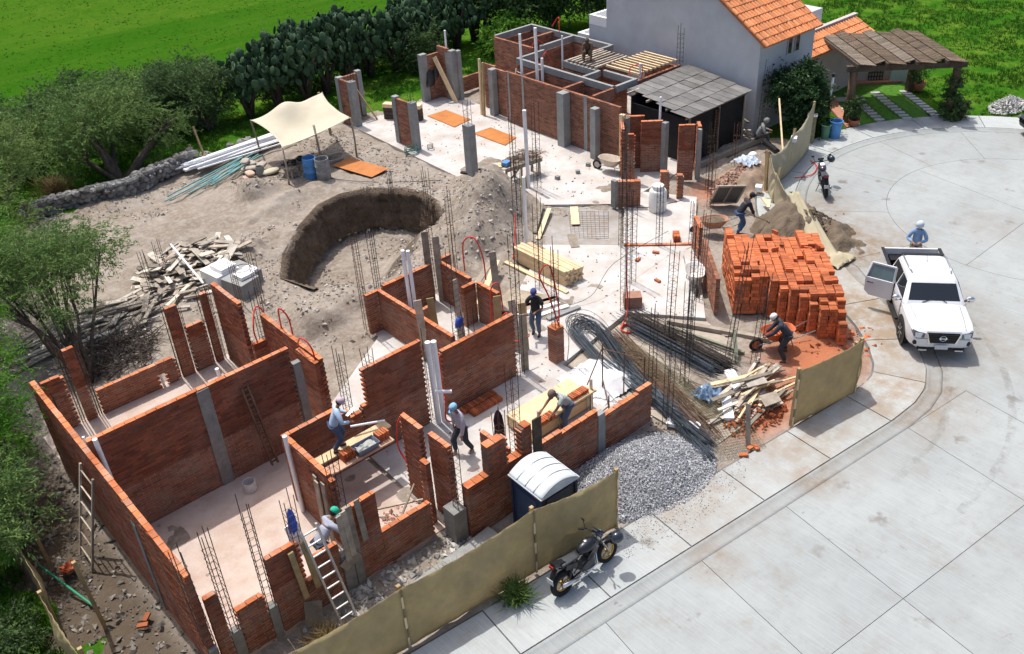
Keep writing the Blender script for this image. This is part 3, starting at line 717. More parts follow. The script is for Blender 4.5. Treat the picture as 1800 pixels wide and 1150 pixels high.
# U-shaped room where a man lays bricks from planks
bwall('brick side wall with a white drainpipe at its end', (6.80, 14.6), 90, 2.15, .1, [(.25, 2.1), (2.15, 2.2)], teeth=(1, 0), nind=230)
bwall('stepped brick wall being laid behind the man in the pale blue shirt', (6.82, 16.8), 0, 2.05, .1, [(1.45, 2.07), (1.65, 1.85), (2.05, 1.6)], nind=240)
bwall('tall brick wall panel in front of the white floor', (8.88, 16.78), 0, 1.98, .1, [(.28, 1.75), (1.98, 2.76)], teeth=(1, 1), nind=300)
bwall('tall narrow brick wall end right of the planks', (8.98, 14.22), 90, .78, .1, [(.78, 2.55)], teeth=(1, 1), nind=160)
w = bwall('brick wall end rising from the grey corner footing', (9.08, 13.3), 90, .74, .1, [(.74, 2.5)], teeth=(1, 0), nind=160)
column(w, 8.62, 8.98, 12.88, 13.28, 0, .95, CONCD)
bwall('slender brick pier in the middle of the front group', (8.72, 13.72), 90, .26, .1, [(.26, 2.0)], nind=60)
# right wing
w = bwall('stepped front brick wall with a square pier in the middle behind the grey toilet', (9.02, 12.80), 0, 1.95, .0, [(.62, 1.62), (1.18, 2.38), (1.66, 1.62), (1.95, 2.34)], th=.22, nind=260)
bwall('low inner brick wall behind the stepped front wall', (10.76, 13.35), 90, 1.0, .1, [(1.0, 1.42)], nind=70)
wpart(w, MB().bx(10.98, 11.24, 12.74, 12.78, .1, 2.4), 'shutter_board', WOODD)
w = bwall('front brick wall beside the gravel heap, left half', (11.16, 12.75), 0, 1.95, .0, [(.7, 1.56), (1.95, 1.5)], nind=240)
column(w, 13.12, 13.36, 12.73, 12.90, 0, 1.32, CONC)
bwall('front brick wall beside the gravel heap, right half', (13.38, 12.75), 0, 1.75, .0, [(1.35, 1.24), (1.75, 1.32)], nind=240)
bwall('long brick wall with a stack of bricks along its foot', (11.38, 16.72), 0, 2.55, .1, [(2.55, 2.2)], teeth=(1, 1), nind=300)
bwall('lone brick column wrapped in a rebar cage', (15.06, 16.3), 0, .33, .1, [(.33, 1.3)], th=.33, nind=140)
# small rear room
bwall('brick wall of the small rear room facing the white floor', (12.73, 17.9), 90, 3.7, .1, [(3.7, 1.5)], nind=260)
bwall('short brick stub at the corner of the small rear room', (12.18, 21.5), 0, .42, .1, [(.42, 1.5)], nind=60)
bwall('rear brick wall of the small room with boards clamped at its end', (12.9, 21.6), 0, 1.8, .1, [(1.8, 1.5)], nind=160)
w = bwall('brick wall of the small room beside the earth heap', (15.1, 20.05), 90, 1.6, .1, [(1.6, 1.5)], nind=140)
bwall('return', (15.15, 21.66), 0, .42, .1, [(.42, 1.5)], parent=w, nind=40)
bwall('short brick wall inside the small rear room', (14.5, 19.72), 0, .48, .1, [(.48, 1.5)], nind=70)
bwall('brick wall with a red hose hung over it in the small rear room', (15.12, 18.75), 90, .95, .1, [(.95, 1.5)], nind=100)
bwall('lowest brick wall inside the small rear room', (13.45, 20.62), 0, .42, .1, [(.42, .8)], nind=40)
bwall('brick kerb', (12.9, 17.62), 0, 1.4, .1, [(1.4, .42)], nind=60)['label'] = 'knee-high brick kerb inside the small rear room'

# ---- back building
BM = dict(mat=BRICKO, mort=MORTAR, nind=60, group='walls of the rear building')
w = bwall('long pale brick wall of the rear building facing the white slab', (26.93, 24.8), 90, 7.0, .1, [(7.0, 2.5)], **BM)
for y0, y1 in ((31.5, 31.62), (30.55, 30.68), (26.62, 26.82)): column(w, 26.785, 26.80, y0, y1, .1, 2.5)
column(w, 26.38, 26.78, 27.62, 28.02, .1, 2.46); column(w, 26.32, 26.62, 25.7, 26.0, .1, 2.28)
w = bwall('low brick wall of the rear building behind two grey columns', (27.3, 31.95), 90, 1.2, .1, [(1.2, 2.3)], **BM)
column(w, 26.82, 27.12, 32.75, 33.05, .1, 2.3); column(w, 26.9, 27.15, 36.0, 36.3, .1, 2.4)
bwall('brick wall of the rear building beside the leaning timber', (27.5, 33.2), 90, .8, .1, [(.8, 2.3)], **BM)
bw = thing('roof_beam_frame', 'grey concrete beam frame crowning the rear rooms', 'concrete beams', (29, 31, 0))
def beam(x0, x1, y0, y1, z=2.58, h=.28): wpart(bw, MB().bx(x0, x1, y0, y1, z - h, z), 'concrete_beam', CONC)
beam(29.9, 32.28, 36.0, 36.14); beam(32.29, 32.43, 30.45, 36.14); beam(30.12, 32.28, 32.95, 33.09); beam(29.36, 32.28, 30.42, 30.56)
beam(28.3, 29.85, 32.4, 32.54); beam(28.15, 28.29, 26.5, 32.54); beam(29.2, 29.35, 28.3, 30.56); beam(28.3, 29.6, 26.35, 26.49); beam(28.3, 29.19, 28.28, 28.42); beam(29.45, 29.59, 26.5, 28.27, 2.57)
def bkw(label, p, ang, l, z, z0=.1): return bwall(label, p, ang, l, z0, [(l, z)], **BM)
bkw('far rear brick wall under the grey ring beam by the dark trees', (29.9, 36.01), 0, 2.4, 2.28); bkw('end brick wall of the rear building near the white house', (32.42, 30.5), 90, 5.5, 2.28)
bkw('brick wall facing the cactus hedge in the rear building', (29.88, 33.2), 90, 2.8, 2.55); bkw('brick cross wall of the far rear room', (30.0, 34.36), 0, 2.28, 2.55)
bkw('brick wall under the second cross beam of the rear building', (30.15, 32.96), 0, 2.1, 2.28); bkw('brick wall under the third cross beam of the rear building', (29.4, 30.43), 0, 2.85, 2.28)
bkw('brick spine wall in the middle of the rear building', (28.28, 26.5), 90, 6.0, 2.28); bkw('low cross wall of the rear building, left one', (27.0, 30.68), 0, 1.12, 2.52)
bkw('low cross wall of the rear building, middle one', (26.95, 28.1), 0, 1.17, 2.52); w = bkw('right-hand end wall of the rear building with bright brick top', (26.95, 26.36), 0, 1.2, 2.6)
bkw('brick wall in the shade under the joist panel', (29.62, 26.36), 0, 2.8, 2.52); bkw('brick wall at the corner nearest the white house', (32.42, 26.5), 90, 1.85, 2.45)
bkw('brick wall below the nearer joist deck', (29.33, 28.4), 90, 2.0, 2.28); bkw('inner brick wall beside the joist deck', (31.2, 28.4), 90, 2.0, 2.28)
# joist decks
def deck(label, x0, x1, y0, y1, n, along):
    t = thing('joist_deck', label, 'joist deck', ((x0 + x1) / 2, (y0 + y1) / 2, 2.6), 0, 'roof joist decks')
    for k in range(n):
        f = (k + .5) / n
        mb = MB()
        if along == 'x': mb.bar((x0, y0 + (y1 - y0) * f, 2.66 + random.uniform(-.01, .01)), (x1, y0 + (y1 - y0) * f + random.uniform(-.05, .05), 2.66), .085, .09)
        else: mb.bar((x0 + (x1 - x0) * f, y0, 2.66), (x0 + (x1 - x0) * f + random.uniform(-.04, .04), y1, 2.66), .085, .09)
        wpart(t, mb, 'joist', WOODO if along == 'x' else WOODN)
    for q in ((y0, y1) if along == 'x' else ()):
        pass
    return t
deck('grey timber joist deck where a man in brown crouches', 29.25, 31.3, 28.45, 30.35, 8, 'x')
deck('pale timber joist deck nearest the white house wall', 29.7, 32.4, 26.5, 28.4, 10, 'y')
# front group of piers at the right end of the rear building
G2 = dict(group='brick piers by the tar roofed shed', nind=90)
def rw(label, x, y, ang, l, z, th=.13, z0=.1, **k): return bwall(label, (x, y), ang, l, z0, [(l, z)], th=th, **{**G2, **k})
A2 = -44
w = rw('tallest brick pier in front of the tar roofed shed', 27.0, 21.9, A2, .62, 2.45)
column(w, 27.55, 27.68, 21.3, 21.45, .1, 2.2, CONC)
w = rw('brick wall end with bright orange edge right of the tallest pier', 27.78, 21.42, 46, .55, 2.3, teeth=(1, 0))
w = rw('brick wall with grey column at the corner of the rear building', 26.5, 24.2, A2, .75, 2.35, nind=110)
column(w, 26.35, 26.5, 24.2, 24.4, .1, 2.4, WOODN); column(w, 26.38, 26.58, 24.02, 24.19, .1, 2.3, CONCD)
rw('brick pier with a zigzag toothed edge', 25.75, 23.55, 46, .95, 2.2, teeth=(1, 1), nind=120)
rw('narrow brick pier beside the toothed pier', 25.6, 23.25, A2, .3, 2.15, teeth=(1, 1), nind=60)
w = rw('dark brick wall behind the toothed pier', 26.65, 23.5, A2, .85, 2.3); column(w, 27.18, 27.40, 22.72, 22.92, .1, 2.2, CONC)
w = rw('low brick pier bristling with rebar left of the white drum', 23.72, 22.0, A2, .85, 1.2, th=.2, nind=120); column(w, 23.56, 23.72, 21.98, 22.2, .1, 1.2, CONCD)
rw('short brick pier right of the white drum', 25.3, 21.3, A2, .36, 1.25, th=.2, teeth=(1, 1), nind=80)
rw('short brick pier with rebar and an orange top right of the white drum', 25.75, 20.85, A2, .25, 1.1, th=.2, teeth=(1, 1), nind=60)
rw('upright brick panel in front of the big brick stack', 20.45, 14.72, 48, 2.6, 1.35, th=.13, z0=.05, nind=200, mat=BRICKO, mort=MORTAR)
rw('smaller upright brick panel beside the wheelbarrow of wet sand', 22.72, 17.2, 52, .9, 1.35, z0=.05, teeth=(1, 0), nind=100)
w = rw('single course of bright bricks across the white slab', 21.6, 19.72, -45, 2.45, .2, z0=.08, nind=60); w['group'] = 'unfinished brick walls'
# free-standing pillars of brick between concrete columns
def pillar(label, segs, cols):
    r = None
    for i, (p, ang, l, z) in enumerate(segs):
        r = bwall(label, p, ang, l, .1, [(l, z)], mat=BRICKO, mort=MORTAR, nind=60, parent=r, group='brick and concrete corner pillars', name='corner_pillar', cat='pillar') if i else bwall(label, p, ang, l, .1, [(l, z)], mat=BRICKO, mort=MORTAR, nind=60, group='brick and concrete corner pillars', name='corner_pillar', cat='pillar')
    for c in cols: column(r, *c)
    return r
pillar('L-shaped brick and concrete pillar beside the cream canopy', [((21.83, 36.95), 90, .72, 2.2), ((22.0, 37.72), 0, .72, 2.2)], [(21.68, 22.0, 36.62, 36.94, .1, 2.22), (21.68, 21.98, 37.68, 37.95, .1, 2.2), (22.74, 22.98, 37.68, 37.95, .1, 2.25)])
pillar('brick and concrete pillar with a coil of green hose at its foot', [((22.05, 32.5), 90, .95, 2.2)], [(21.86, 22.15, 32.2, 32.49, .1, 2.24), (21.88, 22.14, 33.46, 33.72, .1, 2.22)])
pillar('corner pillar with clothes and a plank leaning on it', [((26.2, 36.82), 0, .72, 2.35), ((27.05, 36.1), 90, .85, 2.65)], [(25.82, 26.19, 36.8, 37.05, .1, 2.42), (26.9, 27.2, 35.8, 36.09, .1, 2.55), (27.21, 27.42, 35.7, 35.9, .1, 2.5)])
t = thing('concrete_post', 'lone square concrete column with rebar on top at the slab edge', 'column', (21.95, 28.45, 0)); column(t, 21.76, 22.10, 28.25, 28.65, .1, 2.25)
bwall('low boundary brick wall in front of the grass by the cactus hedge', (27.55, 36.5), 0, 2.3, .1, [(2.3, .9)], **BM)
bwall('low block wall', (22.1, 36.9), 90, .1, .1, [(.1, .3)], **BM)['label'] = 'tiny brick remnant at the slab edge'
# ------------------------------------------------------------------ the white house with tiled roofs
STUCCO = M('stucco_white', (.49, .505, .52), .92, var=.09, scale=1.2, bump=.35, bscale=35)
STUCCOP = M('stucco_pink', (.50, .41, .38), .92, var=.1, scale=1.2, bump=.3)
TILE = M('roof_tile', (.60, .20, .07), .8, scale=3, c2=(.66, .29, .13), orand=.22, bump=.2, fine=.1)
GLASSD = M('dark_glass', (.02, .025, .03), .08, var=.1, spec=.8)
def house_gable(h):
    # outer shell as a prism along X: profile in Y-Z
    prof = [(22.7, -.1), (22.7, 4.05), (27.3, 6.95), (31.45, 4.75), (31.45, -.1)]
    x0, x1 = 33.0, 36.95
    vs = [(x0, y, z) for y, z in prof] + [(x1, y, z) for y, z in prof]; n = len(prof)
    fs = [tuple(range(n)), tuple(range(2 * n - 1, n - 1, -1))] + [(i, n + i, n + (i + 1) % n, (i + 1) % n) for i in range(n)]
    mb = MB().add(vs, [tuple(reversed(f)) for f in fs]); return wpart(h, mb, 'wall', STUCCO)
house = thing('white_house', 'white stucco house with orange clay tile roof beside the building site', 'house', (35, 27, 0))
house_gable(house)
def tile_mesh():
    n = 6; L = .46; vs = []
    for k, (r, z) in enumerate(((.105, 0), (.085, 0))):
        for i in range(n + 1):
            a = math.pi * i / n
            vs.append((r * math.cos(a), k * L, r * math.sin(a) + (.02 if k == 0 else 0)))
    fs = [(i, i + 1, n + 2 + i, n + 1 + i) for i in range(n)]
    fs.append(tuple(range(n + 1))[::-1])
    return vs, fs
_tv, _tf = tile_mesh()
_tm = MB().add(_tv, _tf).mesh('roof_tile', TILE, False)
def tiled(h, origin, ux, uy, w, l, pitch_x=.21, pitch_y=.38):
    """tiles over the plane: origin at the eave corner, ux along the eave, uy up the slope"""
    ux = Vector(ux).normalized(); uy = Vector(uy).normalized(); nz = ux.cross(uy)
    if nz.z < 0: nz = -nz; 
    Mt = Matrix((ux, uy, nz)).transposed()
    mb = MB(); mb.box((0, 0, 0), (1, 1, 1))
    rf = MB(); o = Vector(origin)
    P = [o, o + ux * w, o + ux * w + uy * l, o + uy * l]
    rf.add([p - nz * .08 for p in P] + [p + nz * .015 for p in P], [(3, 2, 1, 0), (4, 5, 6, 7), (0, 1, 5, 4), (1, 2, 6, 5), (2, 3, 7, 6), (3, 0, 4, 7)])
    r = wpart(h, rf, 'roof', M('tile_bed', (.40, .13, .05), .9, var=.3))
    inv = r.matrix_parent_inverse
    for i in range(int(w / pitch_x)):
        for j in range(int(l / pitch_y)):
            p = o + ux * (pitch_x * (i + .5) + random.uniform(-.012, .012)) + uy * (j * pitch_y - .04) + nz * .012
            q = link('roof_tile', _tm, r); q.matrix_basis = Matrix.Translation(p) @ (Mt @ Matrix.Rotation(random.uniform(-.03, .03), 3, 'Z')).to_4x4()
    return r
sl = Vector((0, 4.6, 2.9)).normalized()
tiled(house, (32.85, 22.35, 3.90), (1, 0, 0), sl, 4.15, 5.0)
# chimney-like skylight box and eave
wpart(house, MB().box((34.0, 24.9, 5.85), (.55, .55, .35)), 'roof_hatch', STUCCO)
wpart(house, MB().bx(33.0, 36.95, 22.6, 22.69, 3.75, 3.98), 'eave_board', STUCCOP)
for x in (34.95, 35.5):
    wn_ = wpart(house, MB().bx(x, x + .27, 22.66, 22.695, 3.05, 3.75), 'window', GLASSD)
    wpart(house, MB().bx(x - .04, x, 22.64, 22.70, 3.02, 3.78).bx(x + .27, x + .31, 22.64, 22.70, 3.02, 3.78).bx(x, x + .27, 22.64, 22.7, 3.75, 3.78), 'window_frame', STUCCOP)
# terrace parapets stepping down at the back of the house
for (x0, x1, y0, y1, z) in ((33.0, 37, 31.45, 32.6, 3.5), (33.0, 37, 32.6, 33.4, 2.5)):
    wpart(house, MB().bx(x0, x1, y0 + .005, y1, -.1, z - .45), 'terrace_block', STUCCO)
    wpart(house, MB().bx(x0, x0 + .15, y0 + .005, y1, z - .44, z).bx(x0 + .16, x1, y1 - .15, y1, z - .44, z), 'parapet', WHITE)
# low wing with its own tiled roof behind the carport
wing = thing('house_wing', 'low pink walled house wing with clay tile roof behind the carport', 'house', (41, 23.5, 0), R(-44))
wa = R(-44); wux = Vector((math.cos(wa), math.sin(wa), 0)); wuy = Vector((-math.sin(wa), math.cos(wa), 0))
def wp(u, v, z): return Vector((40.55, 24.0, 0)) + wux * u + wuy * v + Vector((0, 0, z))
def wbox(u0, u1, v0, v1, z0, z1):
    P = [wp(u, v, z) for z in (z0, z1) for u, v in ((u0, v0), (u1, v0), (u1, v1), (u0, v1))]
    return MB().add(P, [(3, 2, 1, 0), (4, 5, 6, 7), (0, 1, 5, 4), (1, 2, 6, 5), (2, 3, 7, 6), (3, 0, 4, 7)])
wpart(wing, wbox(-1.0, 3.5, 0, .25, -.1, 2.0), 'wall', STUCCOP)
wpart(wing, wbox(3.0, 3.9, -.25, .3, -.1, 2.0), 'pier', STUCCO)
tiled(wing, (36.97, 22.8, 2.30), (1, 0, 0), (0, .8, .4), 5.3, 1.15)
wpart(wing, MB().bx(36.97, 42.2, 23.0, 27.5, -.1, 2.25), 'back_block', STUCCOP); wpart(wing, MB().bx(36.97, 42.3, 23.85, 24.0, 2.26, 2.95), 'parapet', STUCCO); wpart(wing, MB().bx(36.97, 42.35, 23.82, 24.04, 2.955, 3.0), 'parapet_cap', STUCCOP)
wpart(wing, MB().bx(40.2, 41.8, 25.4, 26.6, 2.26, 3.1), 'roof_tank_box', STUCCO)
IRON = M('wrought_iron', (.02, .02, .022), .5, var=.3)
g1 = wbox(-.1, .02, -.06, -.02, .2, 1.95)
for k in range(9): g1.v += [tuple(p) for p in []]
gate = MB()
for k in range(10):
    u = -.3 + k * .17; q = wbox(u, u + .03, -.07, -.04, .15, 1.9); gate.add(q.v, q.f)
for z in (.2, 1.0, 1.85): q = wbox(-.35, 1.3, -.075, -.035, z, z + .04); gate.add(q.v, q.f)
wpart(wing, gate, 'window_grille', IRON); wpart(wing, wbox(-.3, 1.28, -.03, -.005, .2, 1.85), 'window', GLASSD)
lat = MB()
for k in range(6): q = wbox(2.0 + k * .13, 2.04 + k * .13, -.07, -.04, .05, 1.25); lat.add(q.v, q.f)
for k in range(7): q = wbox(2.0, 2.7, -.072, -.038, .05 + k * .19, .09 + k * .19); lat.add(q.v, q.f)
wpart(wing, lat, 'lattice', WOODD)
# ------------------------------------------------------------------ carport with a cane roof
LOG = M('log', (.14, .09, .055), .85, var=.35, scale=5, bump=.4)
cp = thing('carport', 'timber carport with slatted cane roof and four round log posts', 'carport', (39.5, 20.4, 0))
A, B_, C_, D_ = Vector((36.75, 20.45, 0)), Vector((39.95, 17.5, 0)), Vector((42.05, 20.5, 0)), Vector((38.9, 23.4, 0))
for p in (A, B_, C_, D_): wpart(cp, MB().tube([p, p + Vector((.01, 0, 1.2)), p + Vector((0, .01, 2.3))], [.19, .17, .165], 10), 'post', LOG, True)
cu = (B_ - A).normalized(); cv = (D_ - A).normalized()
Z = Vector((0, 0, 1))
wpart(cp, MB().bar(A - cu * .35 + Z * 2.42, B_ + cu * .35 + Z * 2.42, .22, .24), 'beam', WOODD); wpart(cp, MB().bar(D_ - cu * .45 + Z * 2.42, C_ + cu * .35 + Z * 2.42, .22, .24), 'beam', WOODD)
lw = (B_ - A).length
for k in range(8):
    a = A + cu * (lw * k / 7) - cv * .35 + Z * 2.62; b = D_ + cu * (((C_ - D_).length) * k / 7) + cv * .45 + Z * 2.62
    wpart(cp, MB().bar(a, b, .11, .14), 'rafter', WOODD)
CANE = M('cane', (.125, .09, .06), .9, var=.4, scale=9, arand=.45, fine=.3); CANE2 = M('cane_pale', (.175, .14, .105), .9, var=.3, scale=9, arand=.4, fine=.3)
for k in range(7):
    Cs = []; Ds = []; Rs = []
    n = 64
    for j in range(n):
        f0, f1 = k / 7 + .008, (k + 1) / 7 - .008; v = j / n
        sk = (.075 if k % 2 else -.06)
        a = A - cv * .4 + cu * lw * f0 + (D_ + cv * .5 - (A - cv * .4)) * v + Z * 2.72; a2 = B_ - cv * .4
        ee = (D_ + cv * .5 - (A - cv * .4)); b = A - cv * .4 + cu * lw * f1 + ee * (v + sk) + Z * (2.72 + random.uniform(0, .012))
        d = (b - a); l = d.length; d.normalize(); x = Vector((-d.y, d.x, 0)).normalized()
        Cs.append((a + b) / 2); Ds.append((l, .05, .03)); Rs.append([[d.x, x.x, 0], [d.y, x.y, 0], [d.z, x.z, 1]])
    o = link('cane_strip', boxes_mesh('cane_strip', Cs, Ds, CANE2 if k in (0, 3) else CANE, rot=np.array(Rs)), cp); o['kind'] = 'stuff'
    o.matrix_parent_inverse = Matrix.Translation(cp.location).inverted()
# drive strips: stepping slabs between grass
drive = setp(MB().prism([(36.35, 20.0), (38.95, 17.6), (42.9, 21.1), (40.3, 23.6)], -.2, .0).build('drive', M('drive_grass', (.06, .17, .012), .95, var=.4, scale=5, bump=.6)), None, None, kind='structure')
STONE = M('paving_stone', (.48, .48, .46), .9, var=.15, scale=3, orand=.12)
for f, n, off in ((.06, 11, 0), (.34, 11, 0), (.62, 11, 0), (.93, 12, 0)):
    for j in range(n):
        v = .03 + j / n * .95; c = A - cv * .35 + cu * (lw * f) + cv * (lw * v) - Z * 0
        w_ = .42
        link('stepping_slab', MB().box((0, 0, 0), (w_, .23, .05)).mesh('stepping_slab', STONE), drive, (c.x, c.y, .012), (0, 0, math.atan2(cu.y, cu.x)))
link('path_slab', MB().box((0, 0, 0), (1.6, .5, .05)).mesh('path_slab', STONE), drive, tuple(A + cu * 1.1 + cv * 2.85 + Z * .010), (0, 0, math.atan2(cu.y, cu.x)))
setp(MB().prism([(36.2, 20.1), (36.5, 20.0), (40.2, 23.7), (39.6, 24.2)], -.2, .06).build('terracotta_path', M('terracotta', (.46, .22, .14), .9, var=.12, scale=4)), None, None, kind='structure')
setp(MB().prism([(40.3, 23.75), (42.9, 21.3), (43.1, 21.5), (40.6, 24.0)], -.2, .07).build('terracotta_step', MATS['terracotta']), None, None, kind='structure')
# plant pots
POT = M('terracotta_pot', (.42, .16, .08), .8, var=.15)
def pot(label, x, y, s=1.0):
    t = thing('plant_pot', label, 'plant pot', (x, y, 0), 0, 'clay plant pots'); t.scale = (s, s, s)
    MB().lathe([(.16, 0), (.2, .1), (.26, .28), (.27, .34), (.24, .34), (.22, .28)], n=14).build('pot', POT, t, True)
    MB().lathe([(.22, .27), (.01, .29)], n=12).build('soil', WOODD, t); return t
pots = [pot('clay pot with a shrub at the left front carport post', 36.55, 20.0), pot('clay pot at the right rear carport post', 42.35, 20.2, 1.2), pot('clay pot under the ivy at the right front carport post', 40.25, 17.15, 1.1)]
# ------------------------------------------------------------------ tar-sheet shed
shed = thing('site_shed', 'dark site shed with overlapping grey tar sheet roof', 'shed', (30, 24, 0))
sh = [(28.3, 22.55, 2.05), (32.4, 22.6, 2.1), (32.5, 26.0, 2.45), (28.9, 26.05, 2.35)]
TARS = M('tar_sheet', (.115, .112, .108), .85, scale=2.0, c2=(.20, .192, .18), orand=.25, bump=.3); TARB = M('tar_paper', (.014, .014, .015), .75, var=.5, scale=2)
for y, z in ((22.75, 1.95), (25.8, 2.2)): wpart(shed, MB().bx(28.6, 32.35, y - .03, y + .03, 0, z), 'side_sheet', TARB)
wpart(shed, MB().bx(28.57, 28.60, 22.78, 25.77, 0, 1.95), 'end_sheet', TARB)
for x, y in ((28.62, 22.7), (30.5, 22.7), (32.2, 22.68)): wpart(shed, MB().tube([(x, y, 0), (x + .02, y, 2.05)], .05, 6), 'post', WOODO)
for k in range(4): wpart(shed, MB().bar((28.4, 22.7 + k * 1.05, 2.03 + k * .11), (32.4, 22.7 + k * 1.05, 2.06 + k * .11), .07, .08), 'rafter', WOODO)
nu, nv = 9, 4
for j in range(nv):
    for i in range(nu):
        f, g = i / nu, j / nv
        def S(f, g):
            a = Vector(sh[0]).lerp(Vector(sh[1]), f); b = Vector(sh[3]).lerp(Vector(sh[2]), f); return a.lerp(b, g)
        c = (S(f, g) + S(f + 1 / nu, g + 1 / nv)) / 2; ux = (S(f + .1, g) - S(f, g)).normalized(); uy = (S(f, g + .1) - S(f, g)).normalized(); nz = ux.cross(uy).normalized(); uy = nz.cross(ux)
        mm = Matrix((ux, uy, nz)).transposed() @ Matrix.Rotation(random.uniform(-.03, .03), 3, 'Z') @ Matrix.Rotation(-.025, 3, 'X') @ Matrix.Rotation(.03, 3, 'Y')
        wpart(shed, MB().box(c + nz * (.06 + random.uniform(0, .015)), (.54, 1.0, .014), m=mm), 'roof_sheet', TARS)
# ------------------------------------------------------------------ vegetation
def leafmat(name, c, c2, tr=.3, rough=.6):
    m = bpy.data.materials.new(name); m.use_nodes = True; nt = m.node_tree; N = nt.nodes; L = nt.links; b = N['Principled BSDF']
    b.inputs['Roughness'].default_value = rough; b.inputs['Specular IOR Level'].default_value = .08
    at = N.new('ShaderNodeAttribute'); at.attribute_name = 'v'; mix = N.new('ShaderNodeMix'); mix.data_type = 'RGBA'
    mix.inputs['A'].default_value = (*c, 1); mix.inputs['B'].default_value = (*c2, 1); L.new(at.outputs['Fac'], mix.inputs['Factor'])
    L.new(mix.outputs['Result'], b.inputs['Base Color'])
    t = N.new('ShaderNodeBsdfTranslucent'); L.new(mix.outputs['Result'], t.inputs['Color'])
    ms = N.new('ShaderNodeMixShader'); ms.inputs[0].default_value = tr; L.new(b.outputs[0], ms.inputs[1]); L.new(t.outputs[0], ms.inputs[2])
    L.new(ms.outputs[0], N['Material Output'].inputs['Surface']); return m
LEAF_ACACIA = leafmat('leaf_acacia', (.07, .14, .04), (.21, .30, .09))
LEAF_DARK = leafmat('leaf_dark', (.042, .085, .03), (.12, .185, .065))
LEAF_PALE = leafmat('leaf_pale', (.09, .155, .045), (.22, .30, .09))
LEAF_BRIGHT = leafmat('leaf_bright', (.06, .17, .02), (.15, .30, .04))
LEAF_DRY = leafmat('leaf_dry', (.14, .10, .045), (.26, .19, .085))
PADM = leafmat('cactus_pad', (.030, .065, .034), (.075, .125, .062), .0, .55)
BARK = M('bark', (.075, .058, .045), .95, var=.4, scale=6, bump=.8, bscale=25)
def leaves_np(P, size, asp, droop=.4, up=0.0, D=None):
    """quads (diamonds) at points P"""
    n = len(P); sz = size * rng.uniform(.6, 1.4, n)
    d = rng.normal(size=(n, 3)); d[:, 2] = d[:, 2] * .6 - droop + up; d = d if D is None else d * .55 + D * .9; d /= np.linalg.norm(d, axis=1, keepdims=True)
    u = rng.normal(size=(n, 3)); u -= d * (u * d).sum(1, keepdims=True); u /= np.linalg.norm(u, axis=1, keepdims=True)
    a = P - d * sz[:, None] * .5; b = P + d * sz[:, None] * .5; w = u * (sz * asp)[:, None] * .5
    V = np.stack([a, P + w, b, P - w], 1).reshape(-1, 3)
    F = np.arange(n * 4, dtype=np.int32).reshape(-1, 4); return V, F
def crown_points(blobs, ncl, per, rc, seed=0, hollow=.55):
    """feathery sprays: leaves strung along short drooping twigs around cluster centres"""
    tot = sum(b[3] * b[4] * b[5] for b in blobs); P = []; A = []; D = []
    for (x, y, z, rx, ry, rz) in blobs:
        k = max(3, int(ncl * (rx * ry * rz) / tot))
        q = rng.normal(size=(k, 3)); q /= np.linalg.norm(q, axis=1, keepdims=True)
        q *= (hollow + (1 - hollow) * rng.random(k) ** .6)[:, None] * rng.uniform(.75, 1.15, k)[:, None]
        c = np.array([x, y, z]) + q * np.array([rx, ry, rz])
        for ci, qi in zip(c, q):
            ns = max(3, int(per / 14 * rng.uniform(.6, 1.4))); tone = rng.uniform(0, .8)
            d = rng.normal(size=(ns, 3)) * np.array([1, 1, .45]) + qi * .9 + np.array([0, 0, .1]); d /= np.linalg.norm(d, axis=1, keepdims=True)
            l = rc * rng.uniform(.7, 1.7, ns); o = ci + rng.normal(size=(ns, 3)) * rc * .4
            t = np.tile(np.linspace(.05, 1, 14), (ns, 1)) + rng.uniform(-.04, .04, (ns, 14))
            p = o[:, None] + d[:, None] * (l[:, None] * t)[..., None] - np.array([0, 0, 1]) * (.22 * l[:, None] * t * t)[..., None] + rng.normal(size=(ns, 14, 3)) * .035
            P.append(p.reshape(-1, 3)); D.append(np.repeat(d, 14, 0)); A.append(np.clip(tone + rng.normal(size=ns * 14) * .15, 0, 1))
    return np.concatenate(P), np.concatenate(A), np.concatenate(D)
def limbs(mb, base, tips, r0, fork=.35, wob=.12):
    base = Vector(base)
    for t in tips:
        t = Vector(t); pts = []; rs = []
        f = base.lerp(t, fork); f.z = base.z + (t.z - base.z) * fork * 1.15
        for k in range(6):
            s = k / 5; p = base.lerp(f, min(1, s * 2)) if s < .5 else f.lerp(t, (s - .5) * 2)
            p = p + Vector((random.uniform(-wob, wob), random.uniform(-wob, wob), 0)) * (0 if k == 0 else 1); pts.append(p); rs.append(r0 * (1 - .85 * s) + .008)
        mb.tube(pts, rs, 6)
        for _ in range(3):
            q = pts[3 + random.randrange(2)]; e = t + Vector((random.uniform(-.7, .7), random.uniform(-.7, .7), random.uniform(-.3, .5))); mb.tube([q, q.lerp(e, .5) + Vector((0, 0, .1)), e], [r0 * .3, r0 * .18, .008], 5)
